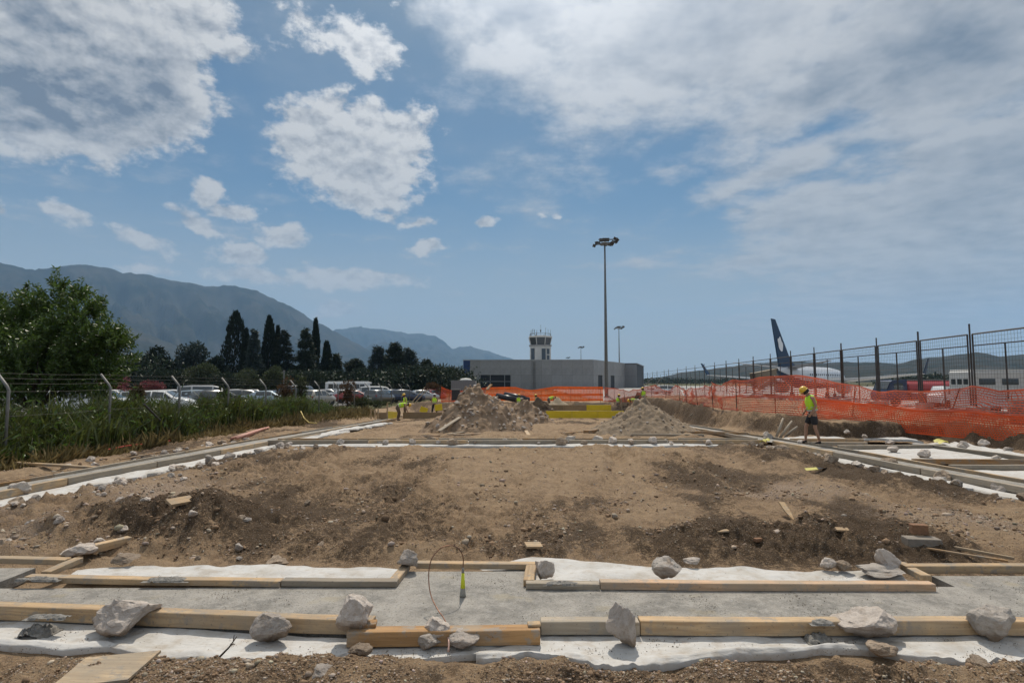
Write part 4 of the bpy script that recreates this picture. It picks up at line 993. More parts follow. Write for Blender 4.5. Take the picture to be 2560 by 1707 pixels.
def far_tree(kind, px, top, wpx, Y, m, label, name, group=None, base_py=None, seed=0, dens=1.0):
    g = A(px, 955, Y); bx, by = g.x, g.y; z0 = zb(bx, by)
    H = A(px, top, Y).z - z0; W = wpx / FPX * Y
    t = tree(name, (bx, by, z0), label, group=group); r = np.random.default_rng(seed + int(px))
    if kind == 'cypress':
        n = int((1700 + 120 * H) * dens); h = r.random(n) ** .85
        prof = np.sin(np.clip((1 - h) ** .62, 0, 1) * 1.6) * np.clip(h * 9 + .45, 0, 1)
        a = r.uniform(0, 6.283, n); rr = W / 2 * prof * r.uniform(.55, 1.0, n) * (1 + .22 * np.sin(3 * a + h * 9) + .12 * np.sin(7 * a + 20 * h))
        C = np.stack([rr * np.cos(a), rr * np.sin(a), h * H * .985], 1)
        U = np.stack([np.cos(a) * .22, np.sin(a) * .22, np.ones(n)], 1) + r.normal(size=(n, 3)) * .12
        me = leaves_mesh('crown', C, U, r.uniform(.5, 1.2, n), r.uniform(.16, .34, n), seed, .02)
        trunk_mb((0, 0, -.1), (0, 0, H * .8), .22, .03, wob=.02).build('trunk', 'bark', t)
    elif kind in ('fir', 'cedar'):
        nl = 17 if kind == 'fir' else 13; C = []; U = []; limbs = []
        for i in range(nl):
            hh = min(.985, (i + r.uniform(.1, 1.1)) / nl); lev = H * (.12 + .84 * hh); reach = W / 2 * (1 - hh) ** (.75 if kind == 'fir' else .5) * r.uniform(.8, 1.1) + .25
            nb = 7 if kind == 'fir' else 8
            for b in range(nb):
                a = 6.283 * b / nb + r.uniform(-.4, .4) + i; L = reach * r.uniform(.65, 1.15)
                m_ = int((26 + 22 * L) * dens); s = r.random(m_) ** .6; lev_ = lev + r.uniform(-.5, .5) * H / nl
                dz = -.22 * L * s if kind == 'fir' else (.10 * L * s)
                P = np.stack([np.cos(a) * L * s, np.sin(a) * L * s, lev_ + dz], 1) + r.normal(size=(m_, 3)) * np.array([.3, .3, .36]) * (.6 + L * .12)
                C.append(P); d = np.array([math.cos(a), math.sin(a), -.35 if kind == 'fir' else .1]); U.append(d[None] + r.normal(size=(m_, 3)) * .5)
                if b % 2 == 0: limbs.append((min(.97, lev / (H * .97)), (math.cos(a) * L * .9, math.sin(a) * L * .9, lev + (-.2 * L if kind == 'fir' else .1 * L)), .05))
        C = np.vstack(C); U = np.vstack(U); n = len(C)
        me = leaves_mesh('crown', C, U, r.uniform(.35, .85, n), r.uniform(.12, .3, n), seed, .15)
        trunk_mb((0, 0, -.1), (0, 0, H * .97), .25, .04, wob=.05, limbs=limbs).build('trunk', 'bark', t)
    else:  # round crowned
        nb = 11 if kind == 'round' else 8; C = []; U = []; limbs = []
        for i in range(nb):
            d = unit(r.normal(size=3) * np.array([1, 1, .8])); rad = r.uniform(.25, .62)
            low = .58 if kind == 'pine' else .5
            c = np.array([d[0] * W / 2 * rad, d[1] * W / 2 * rad, H * (low + .32 * d[2] * (rad + .3))])
            br = np.array([W * r.uniform(.17, .27), W * r.uniform(.17, .27), H * r.uniform(.12, .20)])
            m_ = int(330 * dens); dd = unit(r.normal(size=(m_, 3))); P = c[None] + dd * br[None] * r.uniform(.6, 1.08, (m_, 1))
            C.append(P); U.append(dd + np.array([0, 0, .5])[None] + r.normal(size=(m_, 3)) * .6); limbs.append((.55, tuple(c), .06))
        C = np.vstack(C); U = np.vstack(U); C[:, 2] = np.maximum(C[:, 2], .15); n = len(C); q = max(.22, min(.6, H * .07))
        me = leaves_mesh('crown', C, U, r.uniform(.6, 1.25, n) * q, r.uniform(.3, .6, n) * q, seed, .2)
        trunk_mb((0, 0, -.1), (0, 0, H * .5), .03 * H, .015 * H, wob=.08, limbs=limbs).build('trunk', 'bark', t)
    link('crown', me, m, t)
    return t
TG = 'trees behind the car park'
for i, (kind, px, top, w, Y, m, lab, nm) in enumerate((
    ('cypress', 584, 781, 58, 128, 'leaf_cypress', 'broadest and tallest black cypress, left of the cypress row', 'cypress_tree'),
    ('cypress', 611, 826, 22, 126, 'leaf_cypress', 'narrow cypress spire clinging to the right of the broadest cypress', 'cypress_tree'),
    ('cypress', 669, 793, 34, 130, 'leaf_cypress', 'slim tall cypress standing second in the row', 'cypress_tree'),
    ('cypress', 691, 819, 14, 132, 'leaf_cypress', 'thin cypress just right of the second tall cypress', 'cypress_tree'),
    ('cypress', 786, 800, 21, 134, 'leaf_cypress', 'needle thin tall cypress at the right of the cypress row', 'cypress_tree'),
    ('cypress', 815, 857, 25, 134, 'leaf_cypress', 'lower cypress last in the row towards the terminal', 'cypress_tree'),
    ('fir', 632, 822, 42, 124, 'leaf_blue', 'bluish open fir between the two tallest cypresses', 'fir_tree'),
    ('fir', 708, 824, 62, 128, 'leaf_cypress', 'dark broad fir in front of the thin cypress', 'fir_tree'),
    ('fir', 761, 816, 66, 130, 'leaf_dark', 'dense dark fir with a thin pale top', 'fir_tree'),
    ('fir', 840, 883, 34, 132, 'leaf_dark', 'small dark fir right of the last cypress', 'fir_tree'),
    ('cedar', 885, 897, 74, 140, 'leaf_dark', 'low spreading cedar at the left of the cedar group', 'cedar_tree'),
    ('cedar', 945, 866, 62, 142, 'leaf_blue', 'pointed cedar left of the tallest cedar', 'cedar_tree'),
    ('cedar', 987, 856, 66, 140, 'leaf_dark', 'tallest cedar in the group left of the terminal', 'cedar_tree'),
    ('cedar', 1022, 872, 60, 138, 'leaf_blue', 'broad cedar right of the tallest cedar', 'cedar_tree'),
    ('cedar', 1066, 900, 46, 144, 'leaf_dark', 'smaller cedar with rounded top before the terminal', 'cedar_tree'),
    ('round', 1095, 913, 50, 146, 'leaf_dark', 'dark round tree second from the terminal', 'broadleaf_tree'),
    ('round', 1120, 917, 34, 148, 'leaf_dark', 'dark round tree nearest the terminal', 'broadleaf_tree'),
    ('round', 386, 850, 72, 118, 'leaf_cypress', 'dark oval tree right of the large leafy tree', 'broadleaf_tree'),
    ('pine', 476, 846, 84, 120, 'leaf_blue', 'umbrella topped pine left of the cypress row', 'pine_tree'),
    ('round', 432, 872, 62, 122, 'leaf_dark', 'dark tree between the oval tree and the pine', 'broadleaf_tree'),
    ('round', 540, 880, 50, 124, 'leaf_dark', 'dark tree just left of the broadest cypress', 'broadleaf_tree'),
    ('round', 508, 900, 70, 104, 'leaf_olive', 'olive green bushy tree below the pine', 'broadleaf_tree'),
    ('round', 326, 902, 96, 112, 'leaf_olive', 'greyish olive tree behind the red oleander', 'broadleaf_tree'),
    ('round', 690, 905, 60, 104, 'leaf_olive', 'olive green tree in front of the second cypress', 'broadleaf_tree'),
    ('round', 610, 916, 80, 106, 'leaf_olive', 'low olive tree below the bluish fir', 'broadleaf_tree'),
    ('round', 560, 922, 70, 100, 'leaf_dark', 'low dark tree below the broadest cypress', 'broadleaf_tree'),
    ('round', 760, 918, 80, 112, 'leaf_dark', 'low dark tree below the needle thin cypress', 'broadleaf_tree'),
    ('round', 910, 915, 70, 126, 'leaf_dark', 'low dark tree below the cedar group', 'broadleaf_tree'),
    ('round', 835, 912, 70, 122, 'leaf_dark', 'low dark tree between firs and cedars', 'broadleaf_tree'),
    ('round', 970, 905, 80, 130, 'leaf_dark', 'bushy dark tree under the tallest cedar', 'broadleaf_tree'),
    ('round', 1040, 912, 60, 132, 'leaf_dark', 'bushy dark tree under the broad cedar', 'broadleaf_tree'),
    ('round', 440, 910, 90, 108, 'leaf_dark', 'low dark tree left of the pine foot', 'broadleaf_tree'),
    ('round', 380, 915, 80, 104, 'leaf_dark', 'low dark tree behind the white cars at left', 'broadleaf_tree'),
    ('round', 655, 915, 60, 110, 'leaf_cypress', 'black low tree between the tallest cypresses', 'broadleaf_tree'),
    ('round', 250, 895, 110, 130, 'leaf_dark', 'dark tree mass behind the large leafy tree', 'broadleaf_tree'),
    ('round', 80, 880, 160, 120, 'leaf_dark', 'dark tree hidden behind the large leafy tree at left edge', 'broadleaf_tree'),
    ('round', 285, 930, 84, 62, 'leaf_pink', 'reddish flowering oleander bush above the parked cars', 'flowering_bush'),
    ('round', 378, 940, 50, 66, 'leaf_pink', 'smaller faded pink oleander right of the big one', 'flowering_bush'),
    ('round', 1082, 945, 44, 78, 'leaf_rust', 'reddish brown bush left of the grey container', 'flowering_bush'),
    ('round', 1163, 935, 26, 150, 'leaf_olive', 'small light green bush beside the blue terminal end', 'broadleaf_tree'))):
    far_tree(kind, px, top, w * (1.3 if kind == 'round' else 1.12), Y, m, lab, nm, group=TG, seed=i * 7 + 1)

# dark hedge under the trees and woods at the far right: they read as one mass
def wood_mass(name, pts, h, w, m, label, n, q, seed):
    r = np.random.default_rng(seed); P = np.array(pts, float); d = np.r_[0, np.cumsum(np.hypot(*np.diff(P, axis=0).T))]
    t = r.uniform(0, d[-1], n); x = np.interp(t, d, P[:, 0]) + r.normal(size=n) * w; y = np.interp(t, d, P[:, 1]) + r.normal(size=n) * w
    top = h * (.62 + .9 * fbm(t / (h * 1.6), t * 0, 3, .6, seed)); z = zbase(x, y) + top * r.random(n) ** .6
    U = r.normal(size=(n, 3)) + np.array([0, 0, .7])
    me = leaves_mesh(name, np.stack([x, y, z], 1), U, r.uniform(.6, 1.3, n) * q, r.uniform(.35, .7, n) * q, seed, .2)
    tag(link(name, me, m), label, 'wood', kind='stuff')
wood_mass('hedge', [(-95, 100), (-60, 112), (-35, 118), (-20, 138), (-16, 170)], 8.0, 3.0, 'leaf_dark', 'continuous dark undergrowth behind the parked cars', 32000, .8, 1)
wood_mass('distant_wood', [(190, 270), (240, 280), (330, 250)], 7.5, 7.0, 'leaf_dark', 'dark far wood along the foot of the right hills', 9000, 1.8, 2)
wood_mass('distant_wood', [(60, 520), (160, 560), (300, 560)], 5.0, 14.0, 'leaf_dark', 'far line of trees behind the aircraft', 7000, 2.0, 3)

# reeds and weeds along the left fence
def reeds():
    r = np.random.default_rng(11); n = 34000
    y = 8.5 + 33 * r.random(n) ** 1.25; x = -11.75 - np.abs(r.normal(size=n)) * 1.5 + r.uniform(-.35, .35, n)
    keep = x > -18; x, y = x[keep], y[keep]; n = len(x)
    clump = 0.72 + .75 * fbm(x * .8, y * .55, 3, .55, 111)
    H = np.clip((1.35 + .35 * (x < -12.8)) * clump * r.uniform(.55, 1.15, n), .25, 1.95); H *= 1 - .4 * sstep(y, 28, 40)
    z = zfull(x, y) - .02
    lean = r.normal(size=(n, 2)) * .22
    w = r.uniform(.014, .034, n); ang = r.uniform(0, 6.283, n)
    s = np.stack([np.cos(ang), np.sin(ang), np.zeros(n)], 1) * w[:, None]
    B = np.stack([x, y, z], 1); M = B + np.stack([lean[:, 0] * H * .35, lean[:, 1] * H * .35, H * .62], 1); T = B + np.stack([lean[:, 0] * H * 1.3, lean[:, 1] * H * 1.3, H * r.uniform(.75, 1.0, n)], 1)
    V = np.stack([B - s * .6, B + s * .6, M + s, M - s, T], 1).reshape(-1, 3)
    o = np.arange(n) * 5
    F = np.vstack([np.stack([o, o + 1, o + 2], 1), np.stack([o, o + 2, o + 3], 1), np.stack([o + 3, o + 2, o + 4], 1)])
    tag(link('reeds', np_mesh('reeds', V, F), 'reed_blade'), 'tall green reeds and grass along the left fence', 'reeds', kind='stuff')
    m_ = 13000; k = r.integers(0, n, m_); C = B[k] + (T[k] - B[k]) * r.uniform(.25, 1.0, (m_, 1))
    U = r.normal(size=(m_, 3)) + np.array([0, 0, .3]); 
    tag(link('weed_leaves', leaves_mesh('weed_leaves', C, U, r.uniform(.10, .26, m_), r.uniform(.04, .09, m_), 6, .35), 'leaf_bright'), 'broad weed leaves among the reeds on the left', 'weeds', kind='stuff')
    # dry grass at the foot and on the bank further on
    n = 9000; y = 8 + 34 * r.random(n); x = -10.9 - r.random(n) ** 1.4 * 1.6 + .35 * fbm(y * .6, y * 0, 3, .5, 9)
    far = y > 24; x[far] += np.clip((y[far] - 24) * .12, 0, 1.6) * r.random(far.sum())
    H = r.uniform(.12, .45, n) * (.6 + 1.1 * np.clip(fbm(x * .9, y * .9, 3, .5, 115) + .4, 0, 1)); z = zfull(x, y) - .02
    U = np.stack([r.normal(size=n) * .5, r.normal(size=n) * .5, np.ones(n)], 1)
    tag(link('dry_grass', leaves_mesh('dry_grass', np.stack([x, y, z], 1), U, H, r.uniform(.012, .03, n), 8, .3), 'dry_blade'), 'dry grass tufts at the foot of the left fence', 'grass', kind='stuff')
reeds()
for k, (px, py, w, top, Y, m, lab) in enumerate(((715, 1040, 44, 930, 36, 'leaf_rust', 'rusty brown leafed bush by the fence in front of the cars'), (752, 1040, 40, 925, 37, 'leaf_olive', 'pale green young tree by the fence beside the rusty bush'), (870, 1030, 46, 935, 44, 'leaf_rust', 'brown withered bush by the fence left of the workers'), (905, 1030, 60, 985, 46, 'leaf_olive', 'low green shrub on the bank left of the workers'), (255, 1030, 44, 945, 26, 'leaf_olive', 'yellowish weed plant poking up before the white wagon'), (345, 1030, 30, 945, 27, 'leaf_rust', 'brown seed head plant left of the second fence post'), (940, 1040, 50, 1000, 50, 'leaf_olive', 'green shrub behind the bent worker'), (560, 1050, 34, 960, 30, 'leaf_olive', 'leafy weed by the fourth fence post'))):
    far_tree('round', px, top, w, Y, m, lab, 'shrub', group='shrubs along the left fence', seed=200 + k, dens=.17)

# ------------------------------------------------------------------ left fence with bent tops
mat('galvanised', (0.22, 0.215, 0.205), 0.6, metal=0.3, var=0.2, vscale=10)
mat('dark_steel', (0.085, 0.08, 0.078), 0.6, metal=0.4, var=0.3, vscale=6)
mat('rust_steel', (0.085, 0.055, 0.042), 0.75, metal=0.2, var=0.35, vscale=8)
lf = tag(empty('wire_fence', (-12, 13.4, zb(-12, 13.4))), 'grey wire fence with bent topped posts along the car park on the left', 'fence')
postY = [9.6, 13.4, 16.8, 20.3, 23.8, 27.4, 31.2, 35, 38.8, 42.8, 47, 51.6, 56, 61, 66]
tops = []
def loc(o, p): return Vector(p) - o.location
for y in postY:
    z0 = zb(-12, y); h = 1.78; mb = MB()
    pts = [(-12, y, z0 - .2), (-12, y, z0 + h), (-12.05, y, z0 + h + .1), (-12.33, y + .02, z0 + h + .42)]
    mb.tube([loc(lf, p) for p in pts], .033 if y < 20 else .04, 8); mb.build('post', 'galvanised', lf, smooth=True); tops.append(pts)
for k, (f, dx) in enumerate(((.35, 0), (.65, 0), (.98, 0), (1.06, -.12), (1.13, -.2), (1.2, -.3))):
    mb = MB(); pts = []
    for y in postY:
        z0 = zb(-12, y); pts.append((-12 + dx, y, z0 + 1.78 * f + (0 if f < 1 else .05)))
    full = []
    for a, b in zip(pts[:-1], pts[1:]): full += [a, tuple((Vector(a) + Vector(b)) / 2 - Vector((0, 0, .02)))]
    mb.tube([loc(lf, p) for p in full + [pts[-1]]], .0028, 4); mb.build('wire', 'dark_steel', lf)
MB().tube([loc(lf, A(360, 1010, 17.6)), loc(lf, A(442, 1092, 19.6))], .03, 6).build('brace', 'dark_steel', lf)
# thin whip poles and signs in the car park
for px, top, Y, lab in ((709, 925, 60, 'thin white pole left of the pair in the car park'), (754, 930, 60, 'thin white pole right of the pair in the car park')):
    b = A(px, 970, Y); z0 = zb(b.x, b.y); h = A(px, top, Y).z - z0
    t = tag(empty('marker_pole', (b.x, b.y, z0)), lab, 'pole'); MB().tube([(0, 0, -.1), (0, 0, h)], .06, 6).build('shaft', 'galvanised', t); MB().box((0, 0, h - .1), (.16, .16, .12)).build('cap', 'galvanised', t)

# ------------------------------------------------------------------ right fence of framed panels
rf = tag(empty('panel_fence', (18.0, 22.0, .3)), 'tall dark steel fence of framed mesh panels between site and airfield', 'fence')
FP = [2620, 2428, 2298, 2193, 2104, 2036, 1977, 1926, 1883, 1847, 1815, 1786, 1760, 1737, 1715, 1693, 1671, 1660, 1642, 1631, 1618, 1606]
FX, FY, FD = 18.9, 20.6, .14
pos = []
for px in FP:
    r_ = (px - 1280) / FPX; t = (FX - FY * r_) / (r_ - FD); pos.append(Vector((FX + FD * t, FY + t, 0)))
ZT, ZM, ZB = 3.90, 3.42, 0.72
def seg(a, b, r, mt, nm, n=5): MB().tube([loc(rf, a), loc(rf, b)], r, n).build(nm, mt, rf)
for i, p in enumerate(pos):
    z0 = zb(p.x, p.y) - .1
    seg((p.x, p.y, z0), (p.x, p.y, ZT + .45), .034 if i % 2 else .04, 'rust_steel' if i % 4 == 0 else 'dark_steel', 'post', 6)
    mb = MB().box(loc(rf, (p.x - .1, p.y - .35, zb(p.x, p.y) + .18)), (.55, .55, .42)); mb.build('footing', 'apron_concrete', rf, bevel=.03)
for i, (a, b) in enumerate(zip(pos[:-1], pos[1:])):
    u = (b - a).normalized(); a2, b2 = a + u * .16, b - u * .16; L = (b2 - a2).length
    r_ = .034
    fr = MB()
    c = [Vector((a2.x, a2.y, ZB)), Vector((b2.x, b2.y, ZB)), Vector((b2.x, b2.y, ZT)), Vector((a2.x, a2.y, ZT))]
    for k in range(4): fr.tube([loc(rf, c[k]), loc(rf, c[(k + 1) % 4])], r_, 5)
    fr.build('panel_frame', 'dark_steel', rf)
    seg((a2.x, a2.y, ZM), (b2.x, b2.y, ZM), .026, 'dark_steel', 'rail')
    m_ = (a2 + b2) / 2; seg((m_.x, m_.y, ZB), (m_.x, m_.y, ZM), .03, 'dark_steel', 'middle_upright')
    if i < 9:
        w = MB(); st = .16 if i < 4 else .24
        n = int(L / st)
        for k in range(1, n): q = a2 + u * (L * k / n); w.tube([loc(rf, (q.x, q.y, ZB)), loc(rf, (q.x, q.y, ZT))], .0042, 3, False)
        n = int((ZT - ZB) / st)
        for k in range(1, n): z = ZB + (ZT - ZB) * k / n; w.tube([loc(rf, (a2.x, a2.y, z)), loc(rf, (b2.x, b2.y, z))], .0042, 3, False)
        w.build('wire_mesh', 'dark_steel', rf)
for (px0, py0, px1, py1, Y) in ((1604, 972, 1632, 942, 66), (1638, 965, 1652, 945, 66)):
    MB().tube([loc(rf, A(px0, py0, Y)), loc(rf, A(px1, py1, Y))], .05, 5).build('brace', 'galvanised', rf)

# ------------------------------------------------------------------ orange safety net
def net_material(name, col, tr):
    m = mat(name, col, 0.35, spec=0.5, var=0.25, vscale=1.5, transl=tr); return m
net_material('net_orange', (0.70, 0.10, 0.025), 0.42)
net_material('net_faded', (0.72, 0.17, 0.095), 0.5)
net_material('net_bright', (0.85, 0.15, 0.02), 0.35)
def net(name, line, label, m, cell=0.085, wid=0.035, rows=15, stakes=True, sag=.12, seed=0, vwid=None, band=None, wr=.06):
    """line: (x, y, z_bottom, z_top) along the run; real strands in both directions"""
    P = np.array(line, float); d = np.r_[0, np.cumsum(np.hypot(np.diff(P[:, 0]), np.diff(P[:, 1])))]; L = d[-1]
    r = np.random.default_rng(seed)
    def pt(s, h):
        s = np.clip(s, 0, L)
        x, y = np.interp(s, d, P[:, 0]), np.interp(s, d, P[:, 1]); zb_, zt_ = np.interp(s, d, P[:, 2]), np.interp(s, d, P[:, 3])
        sg = sag * np.abs(np.sin(s * math.pi / 2.6 + seed)) * (0.5 + vnoise(s * .2, s * 0, seed))
        hh = np.clip(h + .04 * fbm(s * .5, h * 2, 2, .5, seed + 2), -.05, 1.05)
        z = zb_ + (zt_ - zb_ - sg) * hh
        w = wr * fbm(s * .9, h * 2.2 + s * .4, 3, .6, seed + 4) * 2
        return np.stack([x + w * .6, y - w, z], -1)
    V = []; F = []; o = 0
    def strip(A_, B_):
        nonlocal o
        n = len(A_); V.append(np.stack([A_, B_], 1).reshape(-1, 3)); k = np.arange(n - 1) * 2 + o
        F.append(np.stack([k, k + 1, k + 3, k + 2], 1)); o += 2 * n
    ns = int(L / (cell * 2.2)); s = np.linspace(0, L, ns)
    for k in range(rows + 1):
        h = k / rows; H_ = wid / 1.3 * (1.9 if k in (0, rows) else 1.0) * (2.6 if band is not None and abs(h - band) < .5 / rows else 1)
        strip(pt(s, h - H_ / 2), pt(s, h + H_ / 2))
    nv = int(L / cell); hs = np.linspace(0, 1, rows + 1); vw = (vwid or wid * .55)
    for k in range(nv + 1):
        c = k * L / nv; strip(pt(np.full(rows + 1, c - vw / 2), hs), pt(np.full(rows + 1, c + vw / 2), hs))
    root = tag(empty(name, (P[0, 0], P[0, 1], P[0, 2])), label, 'safety net')
    VV = np.vstack(V) - np.array(root.location); link('netting', np_mesh('netting', VV, np.vstack(F)), m, root)
    if stakes:
        for q in np.arange(0.3, L, 3.2):
            a, b = pt(np.array([q]), np.array([0.0]))[0], pt(np.array([q]), np.array([1.0]))[0]
            MB().tube([Vector(a) - root.location - Vector((0, -.06, .25)), Vector(b) - root.location + Vector((.03, .06, .03))], .022, 5).build('stake', 'rust_steel', root)
    return root
def nl(px, pyb, pyt, Y): b, t = A(px, pyb, Y), A(px, pyt, Y); return (b.x, b.y, b.z, t.z)
net('safety_net', [nl(2720, 1118, 958, 16.2), nl(2566, 1100, 962, 17.3), nl(2500, 1092, 970, 18), nl(2417, 1080, 962, 19), nl(2308, 1068, 976, 20.4), nl(2207, 1060, 978, 21.2), nl(2148, 1052, 958, 21.8), nl(2085, 1045, 952, 22.3), nl(1991, 1040, 936, 23), nl(1900, 1032, 946, 25.5), nl(1810, 1022, 952, 28.5), nl(1767, 1014, 960, 31.5), nl(1735, 1010, 968, 34.5), nl(1705, 1006, 972, 39)],
    'sagging faded orange safety net in front of the panel fence on the right', 'net_faded', rows=19, seed=3, wid=.031, band=.45, sag=.34, wr=.24)
net('safety_net', [nl(2700, 1108, 1030, 15.2), nl(2560, 1103, 1036, 16.6), nl(2470, 1098, 1034, 17.4), nl(2380, 1090, 1028, 18.4), nl(2270, 1080, 1020, 19.6), nl(2180, 1068, 1008, 20.6), nl(2080, 1052, 998, 21.4), nl(2010, 1046, 996, 22.2)],
    'dense second layer of orange net hanging over the bank at right', 'net_orange', rows=12, seed=6, stakes=False, wid=.048, vwid=.018, cell=.07, sag=.10, wr=.12)
net('safety_net', [nl(1705, 1004, 968, 41), nl(1690, 1002, 960, 42), nl(1672, 1003, 978, 44), nl(1640, 1002, 962, 47), nl(1600, 1003, 970, 50), nl(1570, 1004, 975, 53), nl(1548, 1003, 972, 56), nl(1512, 1003, 968, 59.5)],
    'tangled orange safety net at the far right corner of the site', 'net_faded', rows=12, seed=9, wid=.05, cell=.14, sag=.15, wr=.14)
net('safety_net', [nl(1508, 1000, 968, 60), nl(1460, 1001, 968, 60.5), nl(1390, 1000, 967, 61), nl(1330, 1000, 976, 61.5), nl(1310, 1000, 974, 61.5), nl(1290, 1000, 968, 61.8), nl(1215, 1000, 969, 62)],
    'bright orange safety net stretched in front of the terminal', 'net_bright', rows=12, seed=12, wid=.075, cell=.16, sag=.03, wr=.03, band=.45)
net('safety_net', [nl(1215, 1000, 970, 61), nl(1170, 1002, 974, 58), nl(1135, 1003, 978, 56), nl(1102, 1004, 968, 54)],
    'orange safety net beside the grey container left of the terminal', 'net_orange', rows=12, seed=15, wid=.06, cell=.15, sag=.10, wr=.08)
mb = MB(); p = A(2555, 1085, 18.6); g0 = zb(p.x, p.y)
bar = tag(empty('barrel', (p.x, p.y, g0)), 'grey barrel behind the orange net at the right edge', 'barrel')
MB().lathe([(.27, 0), (.29, .03), (.29, .28), (.305, .30), (.29, .32), (.29, .58), (.305, .60), (.29, .62), (.29, .86), (.27, .9)], 20).build('body', 'galvanised', bar, smooth=True)
MB().lathe([(.25, .885), (.25, .895)], 20).build('lid', 'dark_steel', bar)

# ------------------------------------------------------------------ heaps of dug earth
def heap(name, cx, cy, rx, ry, h, label, m, seed, n=90, lump=0.16, nst=260, stones=('limestone',), peak=0.35, st_size=(.05, .22)):
    root = tag(empty(name, (cx, cy, zb(cx, cy))), label, 'earth pile', 'earth and rubble heaps on the site')
    u = np.linspace(-1.15, 1.15, n); X, Y = np.meshgrid(u * rx, u * ry)
    def hz(X, Y):
        q = np.hypot(X / rx, Y / ry) + 0.20 * fbm(X * .8 + seed, Y * .8, 3, .5, seed)
        z = h * np.clip(1 - q, 0, 1) ** 0.92 * (1 + .25 * np.exp(-(q / peak) ** 2))/1.12
        z = z + lump * np.clip(1.15 - q, 0, 1) * (np.abs(fbm(X * 2.2, Y * 2.2, 4, .62, seed + 4)) * 2.2 + .8 * fbm(X * 5, Y * 5, 3, .6, seed + 7))
        return z - 0.05 - .3 * sstep(q, .98, 1.25)
    Z = hz(X, Y); Z = Z + (zbase(X + cx, Y + cy) - root.location.z)
    V = np.stack([X, Y, Z], -1).reshape(-1, 3); i = np.arange(n - 1)[:, None] * n; j = np.arange(n - 1)[None]
    F = np.stack([i + j, i + j + 1, i + n + j + 1, i + n + j], -1).reshape(-1, 4)
    link('earth', np_mesh('earth', V, F), m, root, smooth=True)
    r = random.Random(seed)
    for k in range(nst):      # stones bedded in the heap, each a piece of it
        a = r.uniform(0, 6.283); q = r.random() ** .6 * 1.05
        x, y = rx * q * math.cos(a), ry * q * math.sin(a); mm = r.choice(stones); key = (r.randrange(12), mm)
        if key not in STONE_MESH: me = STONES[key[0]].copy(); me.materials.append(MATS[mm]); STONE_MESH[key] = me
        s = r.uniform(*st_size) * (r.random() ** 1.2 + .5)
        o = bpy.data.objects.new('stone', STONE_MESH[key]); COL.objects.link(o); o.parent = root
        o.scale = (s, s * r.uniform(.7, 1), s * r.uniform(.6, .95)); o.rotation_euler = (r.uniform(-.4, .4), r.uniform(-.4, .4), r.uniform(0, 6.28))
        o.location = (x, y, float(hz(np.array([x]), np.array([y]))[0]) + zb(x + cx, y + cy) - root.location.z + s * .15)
    return root
mat('heap_earth', (0.34, 0.25, 0.175), 0.95, spec=0.1, col2=(0.17, 0.12, 0.08), vscale=2.2, bump=1.0, bscale=9, detail=8)
mat('heap_gravel', (0.30, 0.235, 0.17), 0.95, spec=0.1, col2=(0.19, 0.148, 0.105), vscale=5.0, bump=1.0, bscale=16, detail=8)
mat('heap_dark', (0.085, 0.062, 0.042), 0.95, spec=0.1, col2=(0.05, 0.036, 0.026), vscale=3.0, bump=1.0, bscale=9)
mat('heap_sand', (0.38, 0.31, 0.22), 0.95, spec=0.1, col2=(0.30, 0.24, 0.17), vscale=3.0, bump=0.6, bscale=12)
p = A(1200, 1060, 25.0); heap('earth_heap', p.x, 24.6, 2.4, 2.2, 1.95, 'largest peaked heap of earth and rubble left of the centre', 'heap_earth', 3, 120, .22, 295, ('limestone', 'limestone', 'brown_rock'), st_size=(.05, .20))
p = A(1615, 1060, 23.4); heap('earth_heap', p.x, 23.6, 2.45, 2.1, 1.30, 'broad grey gravel heap right of the centre', 'heap_gravel', 9, 100, .15, 220, ('grey_limestone', 'brown_rock'), st_size=(.03, .11))
p = A(1305, 1030, 31); heap('earth_heap', p.x, 31, 2.0, 1.6, 1.2, 'pale rubble heap just behind the largest heap', 'heap_earth', 14, 70, .2, 110, ('limestone', 'limestone', 'brown_rock'))
p = A(1344, 1020, 44); heap('earth_heap', p.x, 42, 1.9, 1.6, 1.5, 'small dark soil heap behind the yellow boards', 'heap_dark', 18, 60, .12, 20, ('brown_rock',))
p = A(1392, 1020, 48); heap('earth_heap', p.x, 47, 2.3, 1.6, 1.35, 'smooth pale sand heap behind the yellow boards', 'heap_sand', 22, 60, .05, 0)
for k, (px, Y, rx, ry, h) in enumerate(((1560, 51, 2.4, 1.5, .9), (1230, 52, 3.0, 1.6, .8))):
    p = A(px, 1000, Y); heap('earth_heap', p.x, Y, rx, ry, h, ('low dark spoil heap below the workers at far right', 'low spoil heap in front of the orange net')[k], 'heap_dark', 30 + k, 50, .15, 0)

